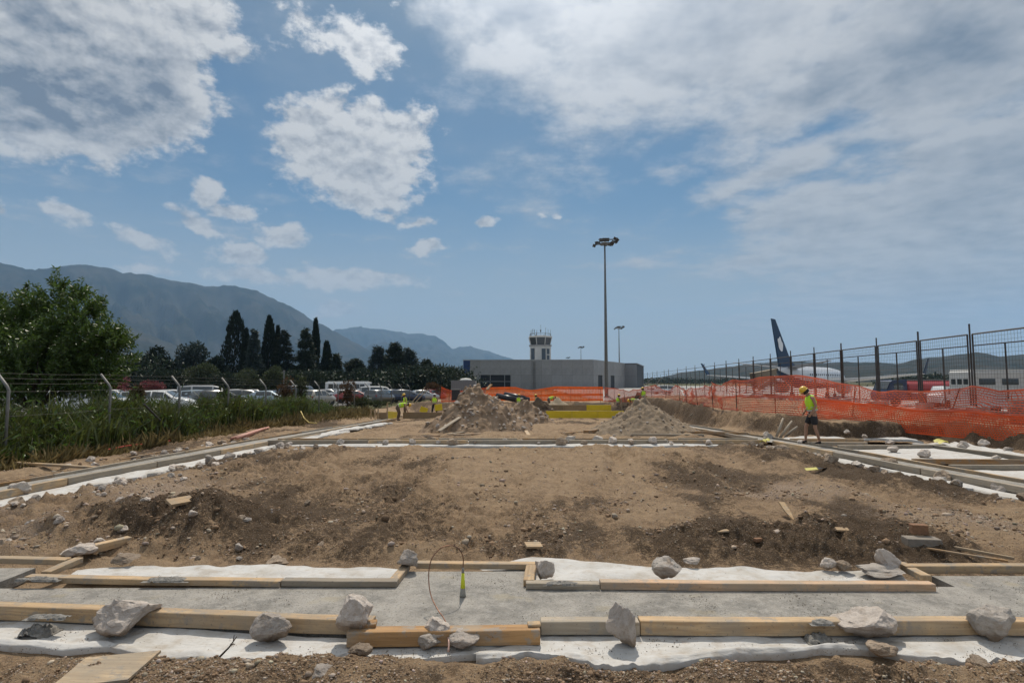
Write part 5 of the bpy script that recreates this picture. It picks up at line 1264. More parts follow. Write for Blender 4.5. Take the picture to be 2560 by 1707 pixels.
# planks lying about the heaps
def plank(pa, pb, w, h, m, label, za=0.05, zb_=0.05, name='plank', cat='plank', roll=0.0):
    a, b = G(pa[0], pa[1], za), G(pb[0], pb[1], zb_); return timber(name, a, b, w, h, m, label, cat, roll=roll, bevel=.003)
for args in (((1120, 1086), (1180, 1077), .10, .03, 'grey_timber', 'grey plank lying in front of the largest heap'),
             ((1133, 1088), (1202, 1085), .12, .04, 'pink_timber', 'reddish plank at the foot of the largest heap'),
             ((1315, 1077), (1322, 1089), .14, .03, 'fresh_timber', 'pale short plank pointing at the viewer between the heaps'),
             ((1405, 1084), (1466, 1079), .10, .04, 'brown_timber', 'brown plank left of the gravel heap'),
             ((1466, 1082), (1512, 1076), .25, .10, 'brown_timber', 'broad reddish board at the left foot of the gravel heap'),
             ((1595, 1081), (1870, 1087), .10, .10, 'brown_timber', 'long beam lying in front of the gravel heap'),
             ((1578, 1089), (1760, 1091), .10, .08, 'grey_timber', 'long grey beam in front of the brown one at the gravel heap'),
             ((1090, 1080), (1128, 1076), .10, .03, 'fresh_timber', 'pale plank end left of the largest heap'),
             ((1218, 1074), (1232, 1081), .12, .03, 'fresh_timber', 'short pale plank on the right foot of the largest heap'),
             ((1288, 1046), (1312, 1045), .16, .04, 'fresh_timber', 'whitish board scrap on the right slope of the largest heap'),
             ((1050, 1092), (1100, 1090), .08, .04, 'pink_timber', 'reddish lath at the left of the cross row'),
             ((452, 1090), (577, 1073), .14, .03, 'brown_timber', 'plank lying at the foot of the reeds by the fence'),
             ((-10, 1156), (238, 1172), .12, .05, 'fresh_timber', 'long plank lying outside the left strip at the picture edge'),
             ((300, 1150), (470, 1118), .05, .03, 'brown_timber', 'thin brown lath along the left strip'),
             ((2249, 1346), (2536, 1400), .03, .03, 'fresh_timber', 'long thin lath lying at lower right'),
             ((2300, 1370), (2520, 1404), .03, .02, 'brown_timber', 'second thin lath in the shade of the first at lower right'),
             ((690, 1105), (800, 1085), .06, .03, 'fresh_timber', 'thin pale lath beside the left strip near the cross row')):
    plank(*args)
timber('plank', A(1098, 1078, 22.3), A(1150, 1044, 23.2), .2, .04, 'grey_timber', 'grey plank leaning up the left slope of the largest heap', 'plank')
o = timber('plank', A(1218, 975, 24.2), A(1229, 962, 24.4), .14, .05, 'brown_timber', 'broken brown plank sticking out of the top of the largest heap', 'plank')
for k, (a, b) in enumerate((((1940, 1094), (1958, 1045)), ((1950, 1094), (1980, 1052)), ((1962, 1093), (1994, 1066)))):
    pa, pb = G(a[0], a[1], 0.02), A(b[0], b[1], 20.2)
    MB().tube([pa, pa.lerp(pb, .5) + Vector((.02, 0, .03)), pb], [.045, .05, .035], 7).build('log', 'grey_timber', smooth=True)
    tag(bpy.data.objects[-1] if False else COL.objects[-1], ('pale log leaning upright left of the walking worker', 'pale log leaning at a slant left of the walking worker', 'lowest slanting log left of the walking worker')[k], 'log')
for k in range(3):
    a, b = G(578 + 14 * k, 1096 - k, .06 + .05 * (k == 1)), G(655 + 8 * k, 1072 - 2 * k, .08 + .05 * (k == 1))
    if k == 0: mat('pink_pipe', (0.55, 0.27, 0.20), 0.5, var=.2, vscale=4)
    MB().tube([a, b], .045, 8).build('pipe', 'pink_pipe', smooth=True); tag(COL.objects[-1], ('left of three pink plastic pipes by the fence', 'upper of three pink plastic pipes by the fence', 'right of three pink plastic pipes by the fence')[k], 'pipe')

# offcuts, scraps and bricks
def block(name, px, py, size, rz, m, label, cat='wood offcut', z=0.0, tilt=(0, 0)):
    g = GF(px, py); o = MB().box((0, 0, size[2] / 2), size).build(name, m, bevel=min(size) * .06)
    o.location = (g.x, g.y, zf(g.x, g.y) + z - .03); o.rotation_euler = (tilt[0], tilt[1], rz); return tag(o, label, cat)
block('timber_offcut', 275, 1380, (.42, .10, .09), R(62), 'fresh_timber', 'thick pale timber block at the foot of the dug heap', z=.02)
block('timber_offcut', 226, 1380, (.32, .05, .09), R(28), 'grey_timber', 'dark board end left of the thick timber block', z=.02)
block('timber_offcut', 450, 1262, (.30, .15, .035), R(58), 'fresh_timber', 'bright yellow offcut on top of the dug heap', z=.05, tilt=(.35, 0))
block('timber_offcut', 1333, 1372, (.20, .10, .025), R(20), 'fresh_timber', 'pale offcut on the earth behind the recess', z=.04, tilt=(.3, .1))
block('timber_offcut', 1806, 1335, (.16, .05, .02), R(12), 'fresh_timber', 'pale wood chip in the dark earth right of centre', z=.03, tilt=(.2, 0))
block('timber_offcut', 2105, 1325, (.14, .07, .02), R(-10), 'fresh_timber', 'pale wood chip left of the brick', z=.03, tilt=(.25, 0))
mat('brick_red', (0.27, 0.145, 0.08), 0.85, var=.25, vscale=20, bump=.5, bscale=60)
mat('block_grey', (0.27, 0.235, 0.195), 0.9, var=.2, vscale=10, bump=.6, bscale=50)
block('brick_fragment', 1895, 1352, (.09, .05, .04), R(15), 'brick_red', 'small red brick fragment in the dark earth', 'brick', z=.02)
block('concrete_block', 2304, 1360, (.36, .16, .10), R(-8), 'block_grey', 'grey concrete block under the brown brick at lower right', 'block', z=.0)
g = G(2304, 1360, .02); block('brick', 2298, 1354, (.17, .10, .11), R(-12), 'brick_red', 'brown brick standing on the grey block at lower right', 'brick', z=.09)
# stake
g = GF(1975, 1298); mb = MB(); sp = [(-.045, .30), (.045, .30), (.045, .12), (.012, -.04), (-.012, -.04), (-.045, .12)]
mb.add([(x, -.012, z) for x, z in sp] + [(x, .012, z) for x, z in sp], [tuple(range(6)), tuple(reversed(range(6, 12)))] + [(k, k + 6, (k + 1) % 6 + 6, (k + 1) % 6) for k in range(6)])
o = mb.build('wooden_stake', 'fresh_timber'); o.location = (g.x, g.y - .05, zf(g.x, g.y) + .02); o.rotation_euler = (-1.0, .1, .15); tag(o, 'pale pointed wooden stake stuck in the dark earth', 'stake')
# plywood sheet bottom left
c = [G(214, 1660, .06), G(402, 1641, .05), G(318, 1716, .05), G(120, 1740, .08)]
mb = MB(); mb.add([tuple(v) for v in c] + [tuple(v - Vector((0, 0, .018))) for v in c], [(0, 1, 2, 3), (7, 6, 5, 4), (0, 4, 5, 1), (1, 5, 6, 2), (2, 6, 7, 3), (3, 7, 4, 0)])
o = mb.build('plywood_panel', 'plywood'); tag(o, 'weathered plywood panel lying on the earth at the bottom left', 'plywood panel')
dz = max(zf(v.x, v.y) + .03 - v.z for v in c); o.location.z = max(dz, 0)
# twig
g = G(548, 1642, .03); e = A(592, 1590, g.y + .04)
mb = MB(); mb.tube([g, g.lerp(e, .5) + Vector((.01, 0, 0)), e], [.008, .006, .003], 5); q = g.lerp(e, .62); mb.tube([q, q + Vector((.03, .01, -.005))], [.005, .002], 4); q = g.lerp(e, .8); mb.tube([q, q + Vector((.005, 0, .04))], [.004, .002], 4)
tag(mb.build('twig', 'bark'), 'dry twig sticking up at the edge of the front left membrane', 'twig')
# mortar heap and splashes
mat('mortar', (0.29, 0.275, 0.25), 0.9, var=.35, vscale=30, bump=1.0, bscale=45)
def crumble(px, py, rx, ry, h, z, label, seed):
    g = G(px, py, z); n = 40; u = np.linspace(-1, 1, n); X, Y = np.meshgrid(u * rx, u * ry); q = np.hypot(X / rx, Y / ry) + .5 * fbm(X * 12, Y * 12, 3, .6, seed)
    Z = h * np.clip(1 - q, 0, 1) ** .7 * (1 + 1.1 * fbm(X * 40, Y * 40, 3, .6, seed + 3)) - .012 * (q > .95)
    V = np.stack([X, Y, Z], -1).reshape(-1, 3); i = np.arange(n - 1)[:, None] * n; j = np.arange(n - 1)[None]
    o = link('mortar_heap', np_mesh('mortar_heap', V, np.stack([i + j, i + j + 1, i + n + j + 1, i + n + j], -1).reshape(-1, 4)), 'mortar'); o.location = (g.x, g.y, z); tag(o, label, 'mortar')
crumble(92, 1580, .14, .10, .055, -.005, 'heap of grey mortar crumbs on the front left membrane', 1)
crumble(2044, 1596, .10, .08, .035, -.005, 'dark mortar splash on the membrane left of the pyramid boulder', 2)
crumble(118, 1540, .16, .05, .015, .11, 'mortar crumbs on top of the front left beam', 3)
crumble(2050, 1553, .09, .05, .015, .105, 'mortar splash on top of the long front right beam', 4)
crumble(420, 1447, .22, .06, .018, .108, 'mortar crumbs on the long inner board at left', 5)
crumble(100, 1446, .2, .05, .02, .108, 'mortar crumbs at the left end of the inner board', 6)
crumble(1400, 1456, .16, .05, .014, .108, 'mortar crumbs on the inner board right of the recess', 7)
# yellow scrap
g = GF(2035, 1181); mb = MB(); mb.add([(-.2, -.07, 0), (.05, -.09, .02), (.08, .05, .05), (-.18, .06, .03)], [(0, 1, 2, 3)]); o = mb.build('plastic_scrap', 'yellow_film'); o.location = (g.x, g.y, zf(g.x, g.y) + .05)
mb = MB(); mb.add([(.06, -.08, .03), (.32, -.02, .06), (.30, .07, .03), (.08, .05, .05)], [(0, 1, 2, 3)]); mat('black_plastic', (.02, .02, .022), .4); mb.build('dark_end', 'black_plastic', o); tag(o, 'yellow and black plastic scrap on the earth at right', 'plastic scrap')
mat('red_cord', (.45, .05, .03), .7); mat('yellow_hose', (.55, .42, .12), .6)
a, b = G(265, 1124, .06), G(425, 1101, .1); tag(MB().tube([a, a.lerp(b, .3) + Vector((0, 0, .03)), a.lerp(b, .7), b], .018, 5).build('warning_tape', 'red_cord'), 'red warning cord stretched at the foot of the reeds', 'cord')
pts = [A(752, 1028, 29), A(760, 1045, 28.6), A(772, 1056, 28.2), A(792, 1058, 28)]
tag(MB().tube(pts, .03, 6).build('hose', 'yellow_hose', smooth=True), 'yellow hose hanging down the bank by the fence', 'hose')

# ------------------------------------------------------------------ the copper rod with its taped cone
mat('copper', (0.24, 0.125, 0.08), 0.42, metal=0.75, var=.4, vscale=14)
mat('cone_yellow', (0.62, 0.66, 0.03), 0.5); mat('cone_grey', (0.30, 0.285, 0.25), 0.7, var=.3, vscale=20)
cb = G(1157, 1491, .055); w = tag(empty('earthing_wire', cb), 'looped copper earthing wire with yellow taped cone standing on the slab', 'wire')
k = cb.y / FPX
def wp(px, py, dy=0.0): q = A(px, py, cb.y + dy); return q - cb
MB().lathe([(.030, 0), (.026, .02), (.021, .075)], 14, (wp(1157, 1491).x, 0, 0)).build('cone_foot', 'cone_grey', w, smooth=True)
MB().lathe([(.0215, .076), (.012, .205)], 14).build('yellow_sleeve', 'cone_yellow', w, smooth=True)
MB().lathe([(.0125, .206), (.008, .25)], 12).build('grey_tip', 'cone_grey', w, smooth=True)
ctrl = [wp(1159, 1420), wp(1158, 1395, -.005), wp(1152, 1378, -.02), wp(1140, 1366, -.04), wp(1124, 1363, -.06), wp(1105, 1368, -.09), wp(1088, 1383, -.13), wp(1077, 1402, -.18), wp(1072, 1430, -.24), wp(1073, 1465, -.32), wp(1080, 1495, -.42), wp(1095, 1524, -.53), wp(1108, 1542, -.60), wp(1115, 1556, -.66)]
ctrl[0] = Vector((0, 0, .24))
def smooth_path(P, k=4):
    out = []
    for i in range(len(P) - 1):
        p0, p1, p2, p3 = P[max(0, i - 1)], P[i], P[i + 1], P[min(len(P) - 1, i + 2)]
        for q in range(k):
            t = q / k; out.append(.5 * ((2 * p1) + (p2 - p0) * t + (2 * p0 - 5 * p1 + 4 * p2 - p3) * t * t + (3 * p1 - p0 - 3 * p2 + p3) * t ** 3))
    return out + [P[-1]]
MB().tube(smooth_path(ctrl), .0045, 7).build('wire', 'copper', w, smooth=True)
e = wp(1115, 1556, -.66); tail = [e, e + Vector((.012, -.06, -.05)), G(1122, 1600, .05) - cb, G(1121, 1628, .0) - cb]
mat('wire_end', (.55, .36, .30), .45, metal=.3); MB().tube(smooth_path(tail), .0075, 7).build('wire_tail', 'wire_end', w, smooth=True)

# ------------------------------------------------------------------ low form boards in the pit
mat('form_yellow', (0.66, 0.50, 0.02), 0.55, var=.12, vscale=2.0); mat('form_brown', (0.30, 0.215, 0.125), 0.8, var=.25, vscale=1.5)
def board(pxa, pxb, pyb, pyt, m, label, Y=None, thick=.05, pyb2=None, Y2=None):
    if Y is None: Y = G((pxa + pxb) / 2, pyb).y
    a = A(pxa, pyb, Y); b = A(pxb, pyb2 or pyb, Y2 or Y); h = A(pxa, pyt, Y).z - a.z
    root = tag(empty('shuttering', (a + b) / 2), label, 'shuttering', 'form panels standing in the pit')
    u = (b - a).normalized(); n = max(1, round((b - a).length / 2.0)); L = (b - a).length
    for i in range(n):
        c = -L / 2 + L * (i + .5) / n; o = MB().box((0, 0, h / 2), (L / n - .015, thick, h)).build('panel', m, root, bevel=.006)
        o.location = u * c; o.rotation_euler = (0, math.asin(max(-1, min(1, -u.z))), math.atan2(u.y, u.x))
    for i in range(n + 1):
        c = -L / 2 + L * i / n; o = MB().box((0, .05, h * .5), (.06, .05, h * 1.02)).build('batten', 'fresh_timber', root); o.location = u * c; o.rotation_euler = (0, 0, math.atan2(u.y, u.x))
    return root
board(1297, 1365, 1044, 1029, 'form_brown', 'brown part of the nearest form panel row between the heaps', 37.5)
board(1365, 1560, 1045, 1027, 'form_yellow', 'long yellow form panel between the two heaps', 37.5)
board(1352, 1466, 1026, 1012, 'form_brown', 'brown form panel of the farther row', 43)
board(1466, 1528, 1026, 1012, 'form_yellow', 'short yellow form panel of the farther row', 43)
board(1008, 1105, 1046, 1030, 'form_brown', 'brown form panel behind the bent worker', 36.8)
board(968, 992, 1046, 1028, 'form_yellow', 'yellow form panel at the left corner of the pit', 36.0, Y2=39)
board(942, 967, 1047, 1031, 'form_brown', 'small brown form panel at the far left corner', 35.6)
board(1437, 1510, 1016, 1007, 'grey_timber', 'grey cross board high in the far pit', 52)
for k, px in enumerate((926, 936, 944, 967)):
    a = A(px, 1048, 35.4); b = A(px, (1022, 1024, 1020, 1008)[k], 35.4); tag(timber('wooden_stake', a, b, .07, .07, 'fresh_timber', None, bevel=0), ('first of the thin wooden stakes left of the yellow panel', 'second of the thin wooden stakes left of the yellow panel', 'third of the thin wooden stakes left of the yellow panel', 'tallest wooden stake beside the yellow panel')[k], 'stake')
for (px, py, pt, Y, lab, tl) in ((1057, 1031, 1017, 41, 'tilted yellow form piece left of the white helmeted worker', .35), (1097, 1026, 1010, 42, 'yellow form piece right of the white helmeted worker', -.1)):
    a = A(px, py, Y); h = A(px, pt, Y).z - a.z; o = MB().box((0, 0, h / 2), (.55, .05, h)).build('form_piece', 'form_yellow', bevel=.006); o.location = a; o.rotation_euler = (0, tl, .2); tag(o, lab, 'form panel')
for (pa, pb, Y, lab) in (((1030, 1005), (1062, 968), 44, 'left of two thin poles leaning over the bank behind the workers'), ((1036, 1008), (1070, 972), 44.5, 'right of two thin poles leaning over the bank behind the workers'), ((1725, 1040), (1752, 1016), 33, 'thin pole leaning on the right bank'), ((1515, 985), (1535, 1000), 58, 'leaning pole at the corner of the far net'), ((1361, 1009), (1372, 1026), 42.5, 'plank leaning on the dark soil heap'), ((1553, 1000), (1556, 1030), 46, 'upright stake beside the farther yellow panel')):
    a, b = A(pa[0], pa[1], Y), A(pb[0], pb[1], Y); tag(MB().tube([a, b], .04, 6).build('pole', 'grey_timber'), lab, 'pole')
mat('black_tube', (.025, .026, .03), .35)
for k, (px, py, L_) in enumerate(((1282, 990, 3.2), (1292, 994, 3.4), (1262, 993, 2.6))):
    a = A(px - 20, py - 4, 57); b = A(px + 30, py + 6, 56); tag(MB().tube([a, b], .28, 10).build('pipe', 'black_tube', smooth=True), ('upper black plastic pipe behind the largest heap', 'lower black plastic pipe behind the largest heap', 'left black plastic pipe behind the largest heap')[k], 'pipe')
a = A(1140, 1000, 50); o = MB().box((0, 0, .45), (.72, .5, .9)).build('bin', 'black_tube', bevel=.03); o.location = (a.x, a.y, A(1140, 1000, 50).z); MB().box((0, 0, .93), (.76, .54, .06)).build('rim', 'galvanised', o); tag(o, 'black bin in front of the net at the grey container', 'bin')

# ------------------------------------------------------------------ people
mat('skin', (0.33, 0.19, 0.125), 0.6); mat('dark_cloth', (0.022, 0.022, 0.025), 0.85); mat('brown_cloth', (0.12, 0.085, 0.06), 0.85); mat('blue_cloth', (.05, .07, .11), .85)
mat('vest_yellow', (0.50, 0.80, 0.03), 0.6); mat('reflective_band', (0.45, 0.47, 0.42), 0.4); mat('helmet_yellow', (0.75, 0.46, 0.04), 0.35, coat=.4); mat('helmet_white', (.8, .8, .78), .35, coat=.4); mat('hair', (.02, .015, .012), .7); mat('shoe', (.035, .03, .028), .8)
def skin_mesh(name, nodes, edges, sub=1, root=0):
    me = bpy.data.meshes.new(name); me.from_pydata([n[0] for n in nodes], edges, []); o = bpy.data.objects.new(name, me); COL.objects.link(o)
    o.modifiers.new('s', 'SKIN'); ss = o.modifiers.new('u', 'SUBSURF'); ss.levels = sub; ss.render_levels = sub
    for i, n in enumerate(nodes): me.skin_vertices[0].data[i].radius = (n[1], n[2] if len(n) > 2 else n[1])
    me.skin_vertices[0].data[root].use_root = True
    dg = bpy.context.evaluated_depsgraph_get(); out = bpy.data.meshes.new_from_object(o.evaluated_get(dg)); bpy.data.objects.remove(o); bpy.data.meshes.remove(me)
    out.polygons.foreach_set('use_smooth', [True] * len(out.polygons)); return out
def person_meshes(pose):
    """x forward, y left, z up; metres; returns meshes of the parts"""
    P = pose; J = {k: Vector(v) for k, v in P.items() if k != 'hem'}
    nodes = []; edges = []; idx = {}
    def add(key, co, *r): idx[key] = len(nodes); nodes.append((tuple(co), *r)); return idx[key]
    add('pelvis', J['pelvis'], .13, .12); add('waist', J['pelvis'].lerp(J['chest'], .45), .12, .105); add('chest', J['chest'], .145, .12); add('neck', J['neck'], .055, .055); add('jaw', J['neck'].lerp(J['head'], .55), .072, .07); add('head', J['head'], .088, .085); add('crown', J['head'] + (J['head'] - J['neck']).normalized() * .075, .07, .07)
    edges += [(0, 1), (1, 2), (2, 3), (3, 4), (4, 5), (5, 6)]
    hd = J['head']; fw = J['face'].normalized()
    add('nose', hd + fw * .115 - Vector((0, 0, .02)), .014, .014); edges.append((idx['head'], idx['nose']))
    for s in ('l', 'r'):
        a = [add('sh' + s, J['sh' + s], .058), add('ua' + s, J['sh' + s].lerp(J['el' + s], .5), .048), add('el' + s, J['el' + s], .04), add('fa' + s, J['el' + s].lerp(J['wr' + s], .45), .038), add('wr' + s, J['wr' + s], .028)]
        edges.append((idx['chest'], a[0])); edges += list(zip(a[:-1], a[1:]))
        d = (J['wr' + s] - J['el' + s]).normalized(); side = Vector((0, 1, 0)); side = (side - d * side.dot(d)).normalized(); up = d.cross(side)
        pm = add('palm' + s, J['wr' + s] + d * .06, .032, .018); edges.append((a[-1], pm))
        for q, ln in enumerate((.07, .08, .075, .055)):
            off = up * (.024 - .016 * q); k1 = add('f%d%s' % (q, s), Vector(nodes[pm][0]) + off + d * .045, .009); k2 = add('g%d%s' % (q, s), Vector(nodes[pm][0]) + off * 1.1 + d * (.045 + ln * .55) + side * (-.012 if s == 'l' else .012), .0085); edges += [(pm, k1), (k1, k2)]
        k1 = add('t' + s, Vector(nodes[pm][0]) + up * .045 - d * .005, .010); k2 = add('u' + s, Vector(nodes[pm][0]) + up * .06 + d * .035, .009); edges += [(pm, k1), (k1, k2)]
        b = [add('hip' + s, J['hip' + s], .088), add('th' + s, J['hip' + s].lerp(J['kn' + s], .5), .078), add('kn' + s, J['kn' + s], .055), add('ca' + s, J['kn' + s].lerp(J['an' + s], .35), .056), add('an' + s, J['an' + s], .036), add('ft' + s, J['an' + s] + Vector((.1, 0, -.045)), .036)]
        edges.append((0, b[0])); edges += list(zip(b[:-1], b[1:]))
    body = skin_mesh('body', nodes, edges)
    tor = J['chest'] - J['pelvis']
    vn = [(tuple(J['pelvis'] + tor * .12), .19, .175), (tuple(J['pelvis'] + tor * .5), .185, .17), (tuple(J['chest']), .205, .185), (tuple(J['chest'].lerp(J['neck'], .45)), .155, .14)]
    ve = [(0, 1), (1, 2), (2, 3)]
    for s in ('l', 'r'): vn.append((tuple(J['sh' + s].lerp(J['neck'], .22)), .078, .078)); ve.append((2, len(vn) - 1))
    vest = skin_mesh('vest', vn, ve)
    sn = [(tuple(J['pelvis'] + tor * .22), .145, .13), (tuple(J['pelvis']), .155, .145)]; se = [(0, 1)]
    low = P.get('hem', .75)
    for s in ('l', 'r'):
        a, b = J['hip' + s], J['kn' + s]; c = J['an' + s]; i0 = len(sn)
        sn.append((tuple(a), .115)); sn.append((tuple(a.lerp(b, .55)), .105)); se += [(1, i0), (i0, i0 + 1)]
        if low <= 1: sn.append((tuple(a.lerp(b, low)), .108)); se.append((i0 + 1, i0 + 2))
        else: sn += [(tuple(b), .082), (tuple(b.lerp(c, .5)), .075), (tuple(b.lerp(c, .92)), .07)]; se += [(i0 + 1, i0 + 2), (i0 + 2, i0 + 3), (i0 + 3, i0 + 4)]
    shorts = skin_mesh('trousers', sn, se)
    shoes = []
    for s in ('l', 'r'):
        a = J['an' + s]; shoes.append(skin_mesh('shoe', [((a.x - .04, a.y, a.z - .02), .052, .055), ((a.x + .03, a.y, a.z - .045), .05, .045), ((a.x + .15, a.y, a.z - .06), .046, .032)], [(0, 1), (1, 2)]))
    # helmet: dome and brim, tilted with the head
    mb = MB(); prof = [(.126, -.01), (.124, .02), (.112, .065), (.085, .102), (.045, .122), (.005, .127)]; mb.lathe(prof, 16)
    rim = MB(); rim.lathe([(.118, -.012), (.137, -.016), (.137, -.006), (.12, .0)], 16); rim.add([(.10, -.07, -.008), (.19, -.045, -.03), (.20, 0, -.032), (.19, .045, -.03), (.10, .07, -.008), (.10, -.07, -.016), (.19, -.045, -.038), (.20, 0, -.04), (.19, .045, -.038), (.10, .07, -.016)], [(0, 1, 2), (0, 2, 4), (2, 3, 4), (5, 7, 6), (5, 9, 7), (7, 9, 8), (0, 5, 6, 1), (1, 6, 7, 2), (2, 7, 8, 3), (3, 8, 9, 4)])
    dome, brim = mb.mesh('helmet'), rim.mesh('brim')
    up = (J['head'] - J['neck']).normalized(); f = (fw - up * fw.dot(up)).normalized(); lft = up.cross(f)
    M = Matrix.Translation(J['head'] + up * .045) @ Matrix((f, lft, up)).transposed().to_4x4(); dome.transform(M); brim.transform(M)
    dome.polygons.foreach_set('use_smooth', [True] * len(dome.polygons))
    hm = MB(); hm.lathe([(.098, -.075), (.105, -.03), (.105, .03)], 14); hair = hm.mesh('hair'); hair.transform(Matrix.Translation(J['head'] - f * .022 + up * .01) @ Matrix((f, lft, up)).transposed().to_4x4())
    # vest bands
    bands = []
    for t in (.22, .50):
        c = J['pelvis'] + tor * t; ax = tor.normalized(); l2 = Vector((0, 1, 0)); f2 = l2.cross(ax); b = MB(); r0, r1 = (.128, .15)
        ring = []
        for zz in (-.022, .022):
            for q in range(18):
                a = 6.283 * q / 18; ring.append(c + ax * zz + f2 * math.cos(a) * .152 + l2 * math.sin(a) * .172)
        b.add(ring, [(q, (q + 1) % 18, 18 + (q + 1) % 18, 18 + q) for q in range(18)]); bands.append(b.mesh('band'))
    eyes = []
    for s in (-1, 1):
        e = MB(); e.lathe([(.002, -.004), (.010, .0), (.002, .006)], 8, ax='X'); em = e.mesh('eye'); em.transform(Matrix.Translation(J['head'] + f * .086 + lft * .03 * s + up * .008)); eyes.append(em)
    mo = MB(); mo.box((0, 0, 0), (.012, .045, .008)); mouth = mo.mesh('mouth'); mouth.transform(Matrix.Translation(J['head'] + f * .072 - up * .06) @ Matrix((f, lft, up)).transposed().to_4x4())
    return dict(body=body, vest=vest, trousers=shorts, shoe=shoes, helmet=dome, brim=brim, hair=hair, band=bands, eye=eyes, mouth=mouth)
def person(meshes, loc_, rz, label, helmet='helmet_yellow', cloth='dark_cloth', shoe='shoe', sc=1.0):
    root = tag(empty('person', loc_, rz), label, 'person', 'workers on the site'); root.scale = (sc, sc, sc)
    def part(name, me, m):
        o = link(name, me, None, root)
        if not me.materials: me.materials.append(MATS[m])
        o.material_slots[0].link = 'OBJECT'; o.material_slots[0].material = MATS[m]; return o
    part('body', meshes['body'], 'skin'); v = part('vest', meshes['vest'], 'vest_yellow'); part('trousers', meshes['trousers'], cloth)
    for b in meshes['band']: part('reflective_band', b, 'reflective_band').parent = v
    for s in meshes['shoe']: part('shoe', s, shoe)
    h = part('helmet', meshes['helmet'], helmet); part('brim', meshes['brim'], helmet).parent = h; part('hair', meshes['hair'], 'hair')
    for e in meshes['eye']: part('eye', e, 'hair')
    part('mouth', meshes['mouth'], 'brick_red')
    return root
WALK = dict(pelvis=(0, 0, .93), chest=(.06, 0, 1.30), neck=(.12, 0, 1.47), head=(.21, 0, 1.575), face=(1, 0, -.55), shl=(.05, .19, 1.40), shr=(.05, -.19, 1.40), ell=(-.02, .25, 1.14), elr=(.04, -.25, 1.13), wrl=(.10, .22, .93), wrr=(.17, -.2, .95),
            hipl=(.0, .095, .88), hipr=(0, -.095, .88), knl=(-.01, .12, .49), knr=(.17, -.11, .52), anl=(-.13, .12, .085), anr=(.20, -.11, .085), hem=.86)
BEND = dict(pelvis=(-.12, 0, .88), chest=(.28, 0, 1.02), neck=(.46, 0, 1.0), head=(.58, 0, .98), face=(.5, 0, -1), shl=(.34, .19, 1.03), shr=(.34, -.19, 1.03), ell=(.42, .22, .76), elr=(.44, -.22, .76), wrl=(.52, .14, .55), wrr=(.54, -.14, .55),
            hipl=(-.12, .1, .84), hipr=(-.12, -.1, .84), knl=(.02, .13, .47), knr=(-.02, -.13, .47), anl=(-.06, .14, .085), anr=(-.1, -.14, .085), hem=1.5)
STAND = dict(pelvis=(0, 0, .94), chest=(.02, 0, 1.31), neck=(.05, 0, 1.49), head=(.10, 0, 1.61), face=(1, 0, -.25), shl=(.0, .19, 1.42), shr=(.0, -.19, 1.42), ell=(.02, .26, 1.14), elr=(.1, -.24, 1.15), wrl=(.2, .2, 1.0), wrr=(.28, -.12, 1.02),
             hipl=(0, .095, .88), hipr=(0, -.095, .88), knl=(.03, .16, .48), knr=(.03, -.16, .48), anl=(-.02, .2, .085), anr=(-.05, -.2, .085), hem=1.5)
MW, MBd, MS = person_meshes(WALK), person_meshes(BEND), person_meshes(STAND)
# the man on the right strip
g = G(2035, 1108, .06); person(MW, (g.x, g.y, zb(g.x, g.y) + .055), R(168), 'worker in yellow vest, yellow helmet and black shorts walking along the right strip')
def wk(M, px, pyf, Y, rz, lab, **k):
    a = A(px, pyf, Y); person(M, (a.x, a.y, zb(a.x, a.y) + k.pop('dz', 0)), R(rz), lab, **k)
wk(MBd, 998, 1045, 35.8, 8, 'bent over worker in yellow vest at the left form panel', cloth='brown_cloth')
wk(MS, 1013, 1030, 43, 200, 'worker with yellow helmet standing behind the bent over worker', cloth='brown_cloth')
wk(MS, 1086, 1029, 46, 95, 'worker with white helmet standing left of the largest heap', helmet='helmet_white', cloth='dark_cloth')
wk(MS, 1297, 1010, 52, 80, 'worker beside the black pipes behind the largest heap', cloth='blue_cloth')
wk(MS, 1342, 1010, 52, 150, 'worker behind the small dark soil heap', cloth='brown_cloth')
wk(MBd, 1374, 1010, 53.5, 0, 'bent worker behind the sand heap', cloth='brown_cloth', dz=.45)
wk(MS, 1545, 1010, 52, 20, 'worker behind the end of the yellow panels', cloth='brown_cloth')
wk(MS, 1609, 1010, 47, 110, 'worker standing just behind the gravel heap', cloth='blue_cloth')
wk(MBd, 1590, 1010, 46, 190, 'stooping worker left of the one behind the gravel heap', cloth='blue_cloth', dz=.25)

